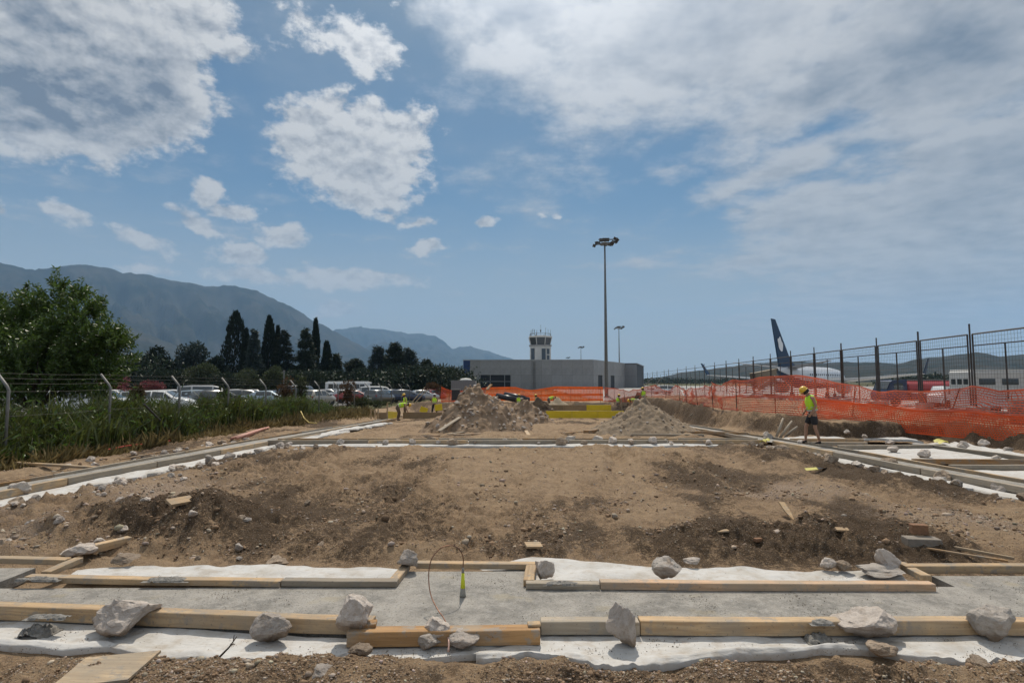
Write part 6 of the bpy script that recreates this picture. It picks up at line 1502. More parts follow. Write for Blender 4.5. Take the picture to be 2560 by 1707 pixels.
# ------------------------------------------------------------------ terminal building
mat('cladding', (0.29, 0.286, 0.285), 0.6, spec=.3, var=.15, vscale=.5, objrand=.07); mat('cladding_dark', (0.22, 0.22, 0.225), 0.55, spec=.35, metal=.15)
mat('blue_cladding', (0.012, 0.035, 0.12), 0.4); mat('dark_opening', (0.012, 0.013, 0.016), 0.6); mat('glass_dark', (0.03, 0.04, 0.05), 0.08, spec=.8); mat('white_wall', (0.55, 0.54, 0.51), 0.75, var=.1, vscale=.6); mat('roof_edge', (.32, .32, .32), .5)
def face_panels(root, a, b, z0, z1, n, rows, m, thick=.25, holes=()):
    """cladding panels along a facade a-b, leaving holes (u0,u1,z0,z1)"""
    a, b = Vector((*a, 0)), Vector((*b, 0)); u = (b - a).normalized(); L = (b - a).length; ang = math.atan2(u.y, u.x)
    for i in range(n):
        for r_ in range(rows):
            s0, s1 = L * i / n, L * (i + 1) / n; h0, h1 = z0 + (z1 - z0) * r_ / rows, z0 + (z1 - z0) * (r_ + 1) / rows
            if any(s0 >= q[0] - .05 and s1 <= q[1] + .05 and h0 >= q[2] - .05 and h1 <= q[3] + .05 for q in holes): continue
            o = MB().box((0, 0, 0), (s1 - s0 - .03, thick, h1 - h0 - .03)).build('panel', m, root); p = a + u * (s0 + s1) / 2
            o.location = (p.x, p.y, (h0 + h1) / 2); o.rotation_euler = (0, 0, ang)
BZ = -1.1
Y1 = 200.0; L0 = A(1158, 950, Y1); L1 = A(1175, 950, Y1); C1 = A(1483, 950, Y1 - 2); E1 = A(1562, 950, 238); E2 = A(1592, 950, 236)
HT = A(1300, 901, Y1).z - BZ
tb = tag(empty('terminal_building', (C1.x, C1.y, BZ)), 'long grey flat roofed terminal building with blue left end', 'building')
def tl(v): return (v.x - C1.x, v.y - C1.y)
core = MB(); poly = [tl(L0), tl(C1), tl(E1), tl(E2), tl(A(1610, 950, 285)), tl(A(1170, 950, 285))]
poly = [(x + (.35 if i in (0,) else 0), y + .35) for i, (x, y) in enumerate(poly)]
core.prism(poly, 0, HT - .05); core.build('inner_wall', 'dark_opening', tb)
rp = MB(); cx = sum(p[0] for p in poly) / 6; cy_ = sum(p[1] for p in poly) / 6
rp.prism([(cx + (x - cx) * 1.012, cy_ + (y - cy_) * 1.012) for x, y in poly], HT, HT + .28); rp.build('roof_edge', 'roof_edge', tb)
LF = (C1 - L1).length; d0 = (A(1211, 950, Y1) - L1).length; d1 = (A(1285, 950, Y1) - L1).length; hd = A(1250, 937, Y1).z - BZ
n = 12; s0 = round(d0 / LF * n) * LF / n; s1 = round(d1 / LF * n) * LF / n
face_panels(tb, tl(L1), tl(C1), 0, HT, n, 2, 'cladding', holes=[(s0, s1, 0, HT / 2)])
face_panels(tb, tl(L0), tl(L1), 0, HT, 1, 1, 'blue_cladding', .4)
L2 = (E1 - C1).length; face_panels(tb, tl(C1), tl(E1), 0, HT, 8, 2, 'cladding', holes=[(L2 / 8, L2 * 2 / 8, 0, HT / 2), (L2 * 4 / 8, L2 * 5 / 8, 0, HT / 2)])
face_panels(tb, tl(E1), tl(E2), 0, HT - .3, 3, 2, 'cladding_dark')
u = (C1 - L1).normalized(); a0 = Vector((*tl(L1), 0))
for q in (.0, .33, .8, 1.0):
    p = a0 + u * (s0 + (s1 - s0) * q); MB().box((p.x, p.y - .1, hd / 2), (.25, .25, hd)).build('door_post', 'cladding_dark', tb)
p = a0 + u * (s0 + s1) / 2; MB().box((p.x, p.y - .1, hd * .55), (s1 - s0, .2, .22)).build('door_rail', 'cladding_dark', tb)
lx = (A(1335, 950, Y1) - L1).length; p = a0 + u * lx; ld = MB()
for s in (-.35, .35): ld.box((p.x + s, p.y - .5, HT * .5), (.09, .09, HT * .92))
for q in range(22): ld.box((p.x, p.y - .5, .6 + q * HT * .9 / 22), (.7, .06, .06))
ld.build('wall_ladder', 'dark_steel', tb)
for k, (px, Y, h, w, m, lab) in enumerate(((1330, 197, 1.2, 3.5, 'dark_opening', 'dark low vehicle parked against the terminal left of its door ladder'), (1378, 196, 1.5, 4.2, 'dark_opening', 'dark low vehicle parked against the terminal wall'), (1420, 196, 1.4, 4, 'dark_opening', 'dark low vehicle parked against the terminal near its corner'))):
    pass

# control tower
tp = A(1351, 950, 262); tw = tag(empty('control_tower', (tp.x, tp.y, BZ)), 'white control tower with dark glazed cab and roof antennas behind the terminal', 'tower')
sc = 262 / FPX; hs = A(1351, 866, 262).z - BZ; hc0 = hs + .6; hc1 = A(1351, 845, 262).z - BZ; rw = 28 * sc
def octo(r, z, n=8, rot=R(22.5)): return [(r * math.cos(rot + 6.2832 * k / n), r * math.sin(rot + 6.2832 * k / n), z) for k in range(n)]
def ringloft(rings):
    mb = MB(); n = len(rings[0]); vs = [v for r_ in rings for v in r_]; fs = [tuple(reversed(range(n))), tuple(range(n * (len(rings) - 1), n * len(rings)))]
    for i in range(len(rings) - 1): fs += [(i * n + k, i * n + (k + 1) % n, (i + 1) * n + (k + 1) % n, (i + 1) * n + k) for k in range(n)]
    return mb.add(vs, fs)
ringloft([octo(rw, 0), octo(rw, hs)]).build('shaft', 'white_wall', tw)
ringloft([octo(rw * 1.06, hs), octo(rw * 1.08, hs + .25), octo(rw * 1.08, hc0)]).build('gallery', 'cladding', tw)
ringloft([octo(rw * .90, hc0), octo(rw * 1.06, hc1)]).build('cab_glass', 'glass_dark', tw)
ringloft([octo(rw * 1.10, hc1), octo(rw * 1.12, hc1 + .25), octo(rw * 1.09, hc1 + .75), octo(rw * .9, hc1 + .9)]).build('cab_roof', 'white_wall', tw)
for k in range(8):
    a, b = Vector(octo(rw * .915, hc0)[k]), Vector(octo(rw * 1.075, hc1)[k]); MB().tube([a, b], .18, 4).build('cab_mullion', 'white_wall', tw)
for (x0, x1, y0, y1, ph) in ((1326, 1337, 871, 900, 5.2), (1353, 1363, 872, 900, 4.7), (1365, 1374, 872, 886, 4.7), (1365, 1374, 888, 900, 4.7)):
    cxw = ((x0 + x1) / 2 - 1351) * sc; w_ = (x1 - x0) * sc; z1_ = A(1351, y0, 262).z - BZ; z0_ = A(1351, y1, 262).z - BZ
    yy = -rw * math.cos(R(22.5)) * (1.005 if abs(cxw) < rw * .42 else 1.0) + max(0, abs(cxw) - rw * .40) * 1.0
    rz = 0 if abs(cxw) < rw * .40 else math.copysign(R(45), cxw)
    o = MB().box((0, 0, 0), (w_, .2, z1_ - z0_)).build('window', 'glass_dark', tw); o.location = (cxw, yy - .05, (z0_ + z1_) / 2); o.rotation_euler = (0, 0, rz)
    f = MB().box((0, -.02, (z1_ - z0_) / 2), (w_ + .3, .3, .18)).build('frame', 'white_wall', o)
rl = MB(); rr = rw * .98
for k in range(8): a, b = octo(rr, hc1 + 2.0)[k], octo(rr, hc1 + 2.0)[(k + 1) % 8]; rl.tube([a, b], .07, 4); rl.tube([octo(rr, hc1 + .8)[k], a], .09, 4)
rl.build('roof_railing', 'dark_steel', tw)
for (px, top, r_) in ((1327, 826, .06), (1342, 826, .09), (1352, 813, .06), (1364, 820, .07), (1370, 824, .06), (1376, 825, .06)):
    x = (px - 1351) * sc; MB().tube([(x, -rw * .4, hc1 + .8), (x, -rw * .4, A(px, top, 262).z - BZ)], r_, 5).build('antenna', 'dark_steel', tw)
MB().box(((1333 - 1351) * sc, -rw * .5, hc1 + 2.2), (1.5, .6, 2.6)).build('antenna_cage', 'dark_steel', tw) if False else None
cg = MB(); x0 = (1333 - 1351) * sc
for s in (-.8, .8): cg.tube([(x0 + s, -rw * .5, hc1 + .8), (x0 + s * .6, -rw * .5, hc1 + 3.8)], .09, 4)
for z in (1.6, 2.4, 3.2, 3.8): cg.tube([(x0 - .7, -rw * .5, hc1 + z), (x0 + .7, -rw * .5, hc1 + z)], .07, 4)
cg.build('antenna_cage', 'dark_steel', tw)
MB().box(((1351.5 - 1351) * sc, -rw * .4, hc1 + 3.2), (.55, .4, 1.0)).build('beacon', 'dark_steel', tw)

# ------------------------------------------------------------------ floodlight masts
mat('mast_grey', (0.16, 0.165, 0.165), 0.55, metal=.4, var=.15, vscale=2)
def mast(px, pyh, Y, label, H=None):
    b = A(px, 960, Y); z0 = zb(b.x, b.y); h = A(px, pyh, Y).z - z0
    t = tag(empty('floodlight_mast', (b.x, b.y, z0)), label, 'light mast', 'apron floodlight masts')
    MB().tube([(0, 0, 0), (0, 0, h * .5), (0, 0, h)], [.34, .25, .13], 12).build('pole', 'mast_grey', t, smooth=True)
    MB().lathe([(.55, 0), (.55, .08), (.36, .35)], 12).build('base_flange', 'mast_grey', t)
    hd = MB(); hd.lathe([(.16, h - .5), (.95, h - .42), (1.0, h - .22), (.2, h + .05)], 14); hd.build('head_frame', 'mast_grey', t)
    bar = MB(); bar.tube([(-1.9, 0, h - .5), (1.95, -.2, h - .1)], .08, 5); bar.tube([(-1.2, -.6, h + .35), (1.5, -.5, h + .4)], .12, 5); bar.tube([(0, 0, h - .4), (0, -.5, h + .4)], .08, 5); bar.tube([(.8, 0, h - .5), (2.2, -.5, h + .6)], .08, 5)
    bar.build('lamp_bar', 'mast_grey', t)
    for (x, y, z, rx, ry, s) in [tuple(v * (.82 if i < 3 or i == 5 else 1) for i, v in enumerate(q)) for q in ((-2.35, -.1, -.75, .5, .3, .8), (-1.9, -.1, -.15, .3, -.2, .75), (-1.35, .1, -.1, -.4, .2, .7), (-.9, -.6, .38, .5, 0, .95), (-.2, -.6, .45, .4, 0, .95), (.5, -.6, .45, .4, 0, .95), (1.1, -.4, -.45, .7, .2, 1.05), (1.55, -.3, -.3, .8, .5, 1.05), (1.9, .2, .1, .3, .6, .85), (2.2, -.5, .75, .6, .4, .8), (2.75, -.3, .5, .5, .8, .85), (2.55, .3, .15, .2, .9, .8), (.3, .7, -.4, -.6, 0, .8), (-.5, .8, -.3, -.6, 0, .8))]:
        o = MB(); k = s * .42; o.add([(-k, -k * .35, -k), (k, -k * .35, -k), (k, -k * .35, k), (-k, -k * .35, k), (-k * .6, k * .6, -k * .6), (k * .6, k * .6, -k * .6), (k * .6, k * .6, k * .6), (-k * .6, k * .6, k * .6)], [(0, 1, 2, 3), (7, 6, 5, 4), (0, 4, 5, 1), (1, 5, 6, 2), (2, 6, 7, 3), (3, 7, 4, 0)])
        o = o.build('floodlight', 'dark_steel', t); o.location = (x, y, h + z); o.rotation_euler = (rx, ry, 0)
    return t
mast(1516, 606, 100, 'nearest and tallest looking floodlight mast in front of the terminal')
mast(1549, 819, 248, 'second floodlight mast right behind the nearest one')
mast(1453, 868, 400, 'distant floodlight mast right of the control tower')
mast(1420, 894, 585, 'farthest tiny floodlight mast next to the control tower')

# ------------------------------------------------------------------ aircraft
mat('plane_white', (0.62, 0.63, 0.65), 0.3, spec=.5, coat=.3); mat('plane_blue', (0.018, 0.050, 0.105), 0.6, spec=.25); mat('plane_grey', (.33, .34, .36), .4); mat('logo_white', (.75, .76, .78), .4)
def aircraft():
    T = A(1942, 925, 86); T.z = zb(T.x, T.y); hd = R(45)      # tail cone position, heading to the right and away
    ac = tag(empty('airliner', (T.x, T.y, T.z), math.atan2(math.cos(hd), math.sin(hd))), 'parked airliner with dark blue tail fin seen from behind, beyond the fence', 'aircraft')
    L = 33.0; zc = 3.6
    st = [(0, .25, 4.75), (1.5, .62, 4.5), (4, 1.15, 4.15), (8, 1.70, 3.75), (11, 1.88, zc), (18, 1.88, zc), (25, 1.88, zc), (29, 1.75, 3.5), (31, 1.4, 3.35), (32.3, .9, 3.2), (33, .2, 3.1)]
    def fus(st, m, name, a0, a1, grow=1.0, n=20):
        mb = MB(); vs = []; fs = []
        for (x, r_, z) in st:
            for k in range(n + 1):
                a = a0 + (a1 - a0) * k / n; vs.append((x, r_ * grow * math.cos(a), z + r_ * grow * math.sin(a)))
        for i in range(len(st) - 1): fs += [(i * (n + 1) + k, i * (n + 1) + k + 1, (i + 1) * (n + 1) + k + 1, (i + 1) * (n + 1) + k) for k in range(n)]
        return mb.add(vs, fs).build(name, m, ac, smooth=True)
    fus(st, 'plane_white', 'fuselage', R(-25), R(205)); fus(st, 'plane_blue', 'belly', R(205), R(335))
    MB().lathe([(.24, -.35), (.26, .02)], 10, (0, 0, 4.75), ax='X').build('tail_cone', 'dark_steel', ac)
    def slabp(pts, th, m, name):           # lifting surface from quad outline with thickness along normal
        P = [Vector(p) for p in pts]; nrm = (P[1] - P[0]).cross(P[3] - P[0]).normalized(); mb = MB()
        vs = [p + nrm * t for p, t in zip(P, th)] + [p - nrm * t for p, t in zip(P, th)]
        mb.add(vs, [(0, 1, 2, 3), (7, 6, 5, 4), (0, 4, 5, 1), (1, 5, 6, 2), (2, 6, 7, 3), (3, 7, 4, 0)]); return mb.build(name, m, ac, bevel=.02)
    fin = slabp([(1.0, 0, 5.2), (6.6, 0, 5.3), (-0.1, 0, 12.5), (-1.7, 0, 12.5)], (.14, .2, .07, .05), 'plane_blue', 'tail_fin')
    slabp([(6.4, 0, 5.25), (9.4, 0, 5.2), (5.3, 0, 6.4), (5.2, 0, 6.4)], (.12, .05, .04, .04), 'plane_blue', 'dorsal_fin')
    # white emblem: an oval with spread ragged wings on each side of the fin
    for s in (1, -1):
        mb = MB(); P = []
        for k in range(28):
            a = 6.2832 * k / 28; r_ = 1.0 + .14 * math.cos(5 * a) * (1 if math.sin(a) > -.3 else .2); P.append((1.35 + .95 * r_ * math.cos(a) - .40 * r_ * math.sin(a) , s * .19, 8.7 + 1.1 * r_ * math.sin(a)))
        mb.add(P, [tuple(range(28))]); mb.build('emblem', 'logo_white', fin)
    for s in (1, -1):
        slabp([(3.2, s * .5, 5.15), (6.2, s * .8, 5.1), (2.0, s * 7.1, 6.0), (.7, s * 7.1, 6.0)], (.10, .14, .04, .04), 'plane_grey' if s < 0 else 'plane_white', 'stabiliser')
        slabp([(12.6, s * 1.7, 2.9), (19.8, s * 1.7, 2.75), (12.6, s * 16.6, 4.1), (11.0, s * 16.6, 4.15)], (.2, .3, .06, .05), 'plane_white', 'wing')
        slabp([(11.0, s * 16.6, 4.12), (12.6, s * 16.65, 4.1), (10.9, s * 17.4, 6.3), (10.2, s * 17.4, 6.3)], (.06, .06, .03, .03), 'plane_blue', 'winglet')
        en = MB(); en.lathe([(.55, 13.6), (.85, 14.6), (.95, 16.5), (.88, 17.4), (.7, 17.45)], 16, (0, s * 4.9, 1.75), ax='X'); en.build('engine', 'plane_grey', ac, smooth=True)
        gl = MB(); gl.tube([(14.5, s * 2.8, .5), (14.5, s * 2.8, 2.9)], .12, 6); gl.lathe([(.2, -.22), (.52, -.2), (.55, 0), (.52, .2), (.2, .22)], 14, (14.5, s * 2.8, .55), ax='Y'); gl.build('main_gear', 'dark_steel', ac)
    gl = MB(); gl.tube([(29, 0, .4), (29, 0, 2.4)], .09, 6); gl.lathe([(.15, -.2), (.36, -.18), (.36, .18), (.15, .2)], 12, (29, 0, .37), ax='Y'); gl.build('nose_gear', 'dark_steel', ac)
    for s in (1, -1):
        for k in range(18):
            mb = MB(); x = 9.5 + k * 1.05; mb.box((x, s * 1.86, 4.05), (.26, .04, .34)); mb.build('window', 'glass_dark', ac)
aircraft()
# boarding stairs with canopy at the rear door
mat('canvas_brown', (.24, .195, .14), .8, var=.2, vscale=1); 
def stairs():
    p = A(1908, 955, 78); z0 = zb(p.x, p.y); t = tag(empty('boarding_stairs', (p.x, p.y, z0), R(8)), 'brown canopied boarding stairs below the tail of the airliner', 'boarding stairs')
    for k in range(14): MB().box((-2.4 + k * .27, 0, .5 + k * .17), (.30, 1.3, .05)).build('step', 'galvanised', t)
    for s in (-.68, .68):
        MB().tube([(-2.5, s, .4), (1.4, s, 2.8)], .06, 5).build('stringer', 'plane_white', t); MB().tube([(-2.5, s, 1.4), (1.4, s, 3.8)], .04, 5).build('handrail', 'plane_white', t)
        mb = MB(); mb.add([(-1.2, s * 1.02, 1.6), (1.6, s * 1.02, 3.0), (1.6, s * 1.02, 4.6), (-1.6, s * 1.02, 4.0)], [(0, 1, 2, 3)]); mb.build('canopy_side', 'canvas_brown', t)
    mb = MB(); mb.add([(-1.7, -.75, 4.0), (1.7, -.75, 4.62), (1.7, .75, 4.62), (-1.7, .75, 4.0), (-1.7, -.75, 4.08), (1.7, -.75, 4.70), (1.7, .75, 4.70), (-1.7, .75, 4.08)], [(0, 1, 2, 3), (7, 6, 5, 4), (0, 4, 5, 1), (1, 5, 6, 2), (2, 6, 7, 3), (3, 7, 4, 0)]); mb.build('canopy_roof', 'canvas_brown', t)
    MB().box((0, 0, .38), (5.4, 1.5, .3)).build('chassis', 'dark_steel', t)
    for x in (-1.9, 1.9):
        for s in (-.7, .7): MB().lathe([(.12, -.1), (.33, -.1), (.33, .1), (.12, .1)], 12, (x, s, .33), ax='Y').build('wheel', 'black_tube', t)
stairs()

# ------------------------------------------------------------------ vehicles
mat('tyre', (.018, .018, .018), .85); mat('rim', (.42, .43, .44), .35, metal=.7); mat('car_glass', (.045, .055, .06), .06, spec=.9); mat('tail_red', (.35, .012, .012), .3); mat('head_lamp', (.65, .66, .68), .15, spec=.8); mat('trim_black', (.02, .02, .022), .6)
PAINT = dict(white=(.72, .72, .71), silver=(.40, .41, .42), grey=(.13, .135, .14), black=(.015, .016, .018), blue=(.03, .05, .10), red=(.28, .02, .018), pale=(.32, .40, .46), beige=(.36, .33, .28))
for k, c in PAINT.items(): mat('paint_' + k, c, .28, spec=.5, coat=.6, metal=.25 if k in ('silver', 'grey', 'pale') else 0)
SHAPES = dict(
  hatch=[(-1.95, .36, .72, .86, .72, .77, .66), (-1.90, .24, .90, 1.00, .80, .84, .70), (-1.52, .2, .93, 1.46, .82, .86, .60), (-.5, .2, .92, 1.52, .83, .87, .63), (.30, .2, .91, 1.46, .83, .87, .61), (1.02, .2, .92, 1.00, .83, .86, .74), (1.55, .22, .84, .92, .81, .84, .70), (1.92, .28, .68, .78, .76, .78, .62), (2.0, .36, .56, .62, .68, .70, .58)],
  wagon=[(-2.25, .36, .72, .88, .74, .79, .68), (-2.20, .24, .92, 1.04, .82, .86, .72), (-1.92, .2, .95, 1.46, .84, .88, .63), (-.6, .2, .94, 1.52, .85, .89, .65), (.35, .2, .93, 1.44, .85, .89, .63), (1.10, .2, .94, 1.00, .85, .88, .76), (1.75, .22, .85, .92, .83, .86, .72), (2.15, .28, .68, .76, .78, .80, .64), (2.24, .36, .56, .60, .70, .72, .60)],
  sedan=[(-2.2, .36, .74, .84, .72, .77, .68), (-2.15, .24, .92, .99, .80, .84, .74), (-1.55, .2, .95, 1.05, .82, .87, .76), (-.95, .2, .95, 1.40, .84, .88, .62), (-.1, .2, .94, 1.45, .84, .88, .63), (.45, .2, .93, 1.38, .84, .88, .62), (1.15, .2, .92, .98, .84, .87, .76), (1.75, .22, .84, .90, .82, .85, .72), (2.15, .3, .66, .74, .76, .78, .62), (2.22, .38, .55, .60, .68, .70, .58)],
  van=[(-2.4, .36, .8, 1.0, .82, .86, .78), (-2.36, .26, 1.05, 1.85, .88, .92, .78), (-1.2, .24, 1.05, 1.95, .9, .94, .80), (.6, .24, 1.05, 1.93, .9, .94, .79), (1.25, .24, 1.04, 1.78, .9, .93, .74), (1.85, .24, 1.02, 1.12, .88, .91, .78), (2.3, .3, .78, .9, .82, .84, .68), (2.38, .4, .62, .68, .74, .76, .62)])
CARPROTO = {}
def car_proto(kind):
    if kind in CARPROTO: return CARPROTO[kind]
    st = SHAPES[kind]; n = 8; rings = []
    for (x, zl, zm, zt, wl, wm, wt) in st:
        rings.append([(x, -wl, zl), (x, -wm, (zl + zm) * .52), (x, -wm * .99, zm), (x, -wt, zt), (x, wt, zt), (x, wm * .99, zm), (x, wm, (zl + zm) * .52), (x, wl, zl)])
    body = ringloft(rings).mesh('body', .0)
    bm = bmesh.new(); bm.from_mesh(body); bmesh.ops.bevel(bm, geom=[e for e in bm.edges if e.is_manifold and e.calc_face_angle(0) > .35], offset=.035, segments=2, affect='EDGES'); bm.to_mesh(body); bm.free(); body.polygons.foreach_set('use_smooth', [True] * len(body.polygons))
    parts = []
    cab = [i for i, s in enumerate(st) if s[3] - s[2] > .3]; i0, i1 = cab[0], cab[-1]
    def side(i, t, s, grow=.012): x, zl, zm, zt, wl, wm, wt = st[i]; return Vector((x, s * (lerp(wm * .99, wt, t) + grow), lerp(zm, zt, t)))
    for s in (-1, 1):
        for (i, j) in zip(range(i0, i1), range(i0 + 1, i1 + 1)):
            a, b, c_, d = side(i, .12, s), side(j, .12, s), side(j, .86, s), side(i, .86, s); u = .05
            m_ = MB(); m_.add([a.lerp(b, u), b.lerp(a, u), c_.lerp(d, u), d.lerp(c_, u)], [(0, 1, 2, 3)]); parts.append(('side_window', m_.mesh('side_window'), 'car_glass'))
        a, b, c_ = side(i1, .12, s), side(i1, .84, s), side(i1 + 1, .6, s); a2 = a.lerp(c_, .08); m_ = MB(); m_.add([a2, side(i1 + 1, .3, s).lerp(a, .25), b.lerp(a, .05)], [(0, 1, 2)]); parts.append(('side_window', m_.mesh('side_window'), 'car_glass'))
    def cross(i, j, t0, t1, name):
        (xa, za, wa), (xb, zb_, wb) = (st[i][0], st[i][3], st[i][6]), (st[j][0], st[j][3], st[j][6]); A_, B_ = Vector((xa, 0, za)), Vector((xb, 0, zb_)); nrm = Vector((-(B_ - A_).z, 0, (B_ - A_).x)); nrm = nrm.normalized() * .02
        if nrm.z < 0: nrm = -nrm
        p, q = A_.lerp(B_, t0) + nrm, A_.lerp(B_, t1) + nrm; w0, w1 = lerp(wa, wb, t0) * .92, lerp(wa, wb, t1) * .92
        m_ = MB(); m_.add([(p.x, -w0, p.z), (p.x, w0, p.z), (q.x, w1, q.z), (q.x, -w1, q.z)], [(0, 1, 2, 3)]); parts.append((name, m_.mesh(name), 'car_glass'))
    cross(i1, i1 + 1, .06, .94, 'windscreen'); cross(i0 - 1, i0, .12, .92, 'rear_window')
    xr, xf = st[1][0], st[-2][0]
    for s in (-1, 1):
        m_ = MB(); m_.box((xr - .005, s * st[1][5] * .86, st[1][2] - .05), (.06, .16, .20)); parts.append(('tail_light', m_.mesh('tail_light'), 'tail_red'))
        m_ = MB(); m_.box((xf + .0, s * st[-2][5] * .78, st[-2][2] - .02), (.10, .22, .10)); parts.append(('headlight', m_.mesh('headlight'), 'head_lamp'))
        m_ = MB(); m_.box((st[i1 + 1][0] - .35, s * (st[i1][5] + .09), st[i1][2] + .08), (.12, .16, .12)); parts.append(('mirror', m_.mesh('mirror', .02), 'trim_black'))
    m_ = MB(); m_.box((st[0][0] - .01, 0, .62), (.02, .5, .12)); parts.append(('number_plate', m_.mesh('number_plate'), 'logo_white'))
    m_ = MB(); m_.box((0, 0, .23), (st[-1][0] - st[0][0] - .5, 1.5, .12)); parts.append(('underside', m_.mesh('underside'), 'trim_black'))
    ty = MB(); ty.lathe([(.21, -.1), (.30, -.105), (.325, -.07), (.325, .07), (.30, .105), (.21, .1)], 18, ax='Y'); ri = MB(); ri.lathe([(.02, -.09), (.2, -.085), (.21, -.10), (.21, .10), (.2, .085), (.02, .09)], 14, ax='Y')
    CARPROTO[kind] = (body, parts, ty.mesh('tyre'), ri.mesh('rim'), st); return CARPROTO[kind]
def car(kind, paint, x, y, rz, label, z=None, group='cars in the car park', detail=True):
    body, parts, ty, ri, st = car_proto(kind); z0 = zb(x, y) + .115 if z is None else z
    root = tag(empty('parked_car', (x, y, z0), rz), label, 'car', group)
    b = link('body', body, None, root)
    if not body.materials: body.materials.append(MATS['paint_white'])
    b.material_slots[0].link = 'OBJECT'; b.material_slots[0].material = MATS['paint_' + paint]
    for nme, me, m in parts:
        if not me.materials: me.materials.append(MATS[m])
        link(nme, me, None, root)
    for xw in (st[0][0] + .78, st[-1][0] - .78):
        for s in (-1, 1):
            o = link('wheel', ty, 'tyre', root); o.location = (xw, s * (st[3][5] - .13), .325)
            if detail: link('rim', ri, 'rim', o)
    return root
cars = [  # kind, paint, photo x of its middle, distance, heading in degrees (0 faces right), label
    ('wagon', 'white', 258, 36.5, 14, 'nearest white wagon behind the reeds at left'), ('hatch', 'white', 410, 39.5, 12, 'white hatchback right of the nearest white wagon'), ('sedan', 'silver', 345, 46, 20, 'silver car behind the two nearest white cars'),
    ('hatch', 'pale', 470, 47.5, 195, 'pale car behind the white hatchback'), ('van', 'silver', 515, 54, 30, 'silver van behind the fourth fence post'), ('wagon', 'black', 552, 46.5, 60, 'black estate seen from behind at the fourth fence post'), ('hatch', 'silver', 210, 45, 10, 'silver hatchback left of the nearest white wagon'),
    ('sedan', 'pale', 672, 52, 8, 'light blue grey saloon at the fifth fence post'), ('wagon', 'grey', 620, 60, 30, 'dark grey estate left of the light blue saloon'), ('van', 'grey', 748, 56, 80, 'grey minivan seen from behind right of the blue saloon'), ('hatch', 'beige', 795, 53, 75, 'beige hatchback right of the grey minivan'), ('wagon', 'white', 780, 66, 20, 'white estate behind the grey minivan'),
    ('sedan', 'red', 885, 64, 25, 'dark red saloon behind the brown bush'), ('wagon', 'grey', 950, 62, 75, 'dark estate left of the standing workers'), ('van', 'white', 945, 78, 20, 'white van behind the dark estate'), ('hatch', 'grey', 985, 72, 60, 'dark hatchback right of the white van'), ('wagon', 'blue', 1015, 68, 30, 'dark blue estate behind the yellow helmeted worker'), ('sedan', 'silver', 1055, 74, 20, 'silver saloon behind the leaning poles'),
    ('hatch', 'red', 1085, 78, 60, 'dark red hatchback behind the white helmeted worker'), ('wagon', 'silver', 120, 44, 12, 'silver estate behind the large leafy tree'), ('sedan', 'white', 560, 70, 15, 'white saloon in the back row above the black estate'), ('hatch', 'silver', 640, 74, 15, 'silver hatchback in the back row above the dark grey estate'), ('wagon', 'white', 445, 62, 12, 'white estate in the back row left of the silver van'),
    ('sedan', 'grey', 385, 68, 14, 'grey saloon in the back row at left'), ('hatch', 'white', 290, 60, 14, 'white hatchback in the back row at far left'), ('sedan', 'silver', 860, 76, 20, 'silver saloon in the back row right of the white estate'), ('wagon', 'black', 715, 72, 25, 'black estate in the back row above the grey minivan'), ('sedan', 'white', 910, 90, 10, 'white saloon far back before the cedars'), ('hatch', 'silver', 825, 88, 10, 'silver hatchback far back before the firs'), ('sedan', 'pale', 1000, 92, 10, 'pale saloon far back below the tallest cedar'), ('wagon', 'silver', 500, 84, 12, 'silver estate far back below the pine'), ('hatch', 'white', 600, 86, 12, 'white hatchback far back below the broadest cypress'), ('sedan', 'silver', 330, 80, 12, 'silver saloon far back at left')]
for (kind, paint, px, Y, rz, lab) in cars:
    q = A(px, 960, Y); car(kind, paint, q.x, Y, R(rz), lab)

def boxy(root, pts, th, name, m): pass
# coach behind the fence
def bus(px, Y, rz, label, L=8.5, H=2.9):
    p = A(px, 960, Y); t = tag(empty('coach', (p.x, p.y, zb(p.x, p.y) + .1), rz), label, 'coach')
    MB().box((0, 0, H * .53), (L, 2.5, H * .80)).build('body', 'paint_white', t, bevel=.12); MB().box((0, 0, H * .96), (L * .9, 2.0, .16)).build('roof_unit', 'paint_white', t, bevel=.03)
    for s in (-1, 1):
        for k in range(7): MB().box((-L / 2 + 1.1 + k * (L - 1.6) / 7, s * 1.262, H * .66), ((L - 1.6) / 7 - .1, .02, H * .28)).build('window', 'car_glass', t)
        for x in (-L * .3, L * .33): o = MB().lathe([(.2, -.14), (.48, -.14), (.5, 0), (.48, .14), (.2, .14)], 16, (x, s * 1.12, .5), ax='Y').build('wheel', 'tyre', t)
        MB().box((-L / 2 - .01, s * .9, H * .3), (.05, .3, .25)).build('tail_light', 'tail_red', t)
    MB().box((L / 2 + .005, 0, H * .62), (.03, 2.2, H * .38)).build('windscreen', 'car_glass', t); MB().box((-L / 2 - .005, 0, H * .68), (.03, 2.0, H * .26)).build('rear_window', 'car_glass', t)
bus(872, 110, R(6), 'white coach standing behind the parked cars')

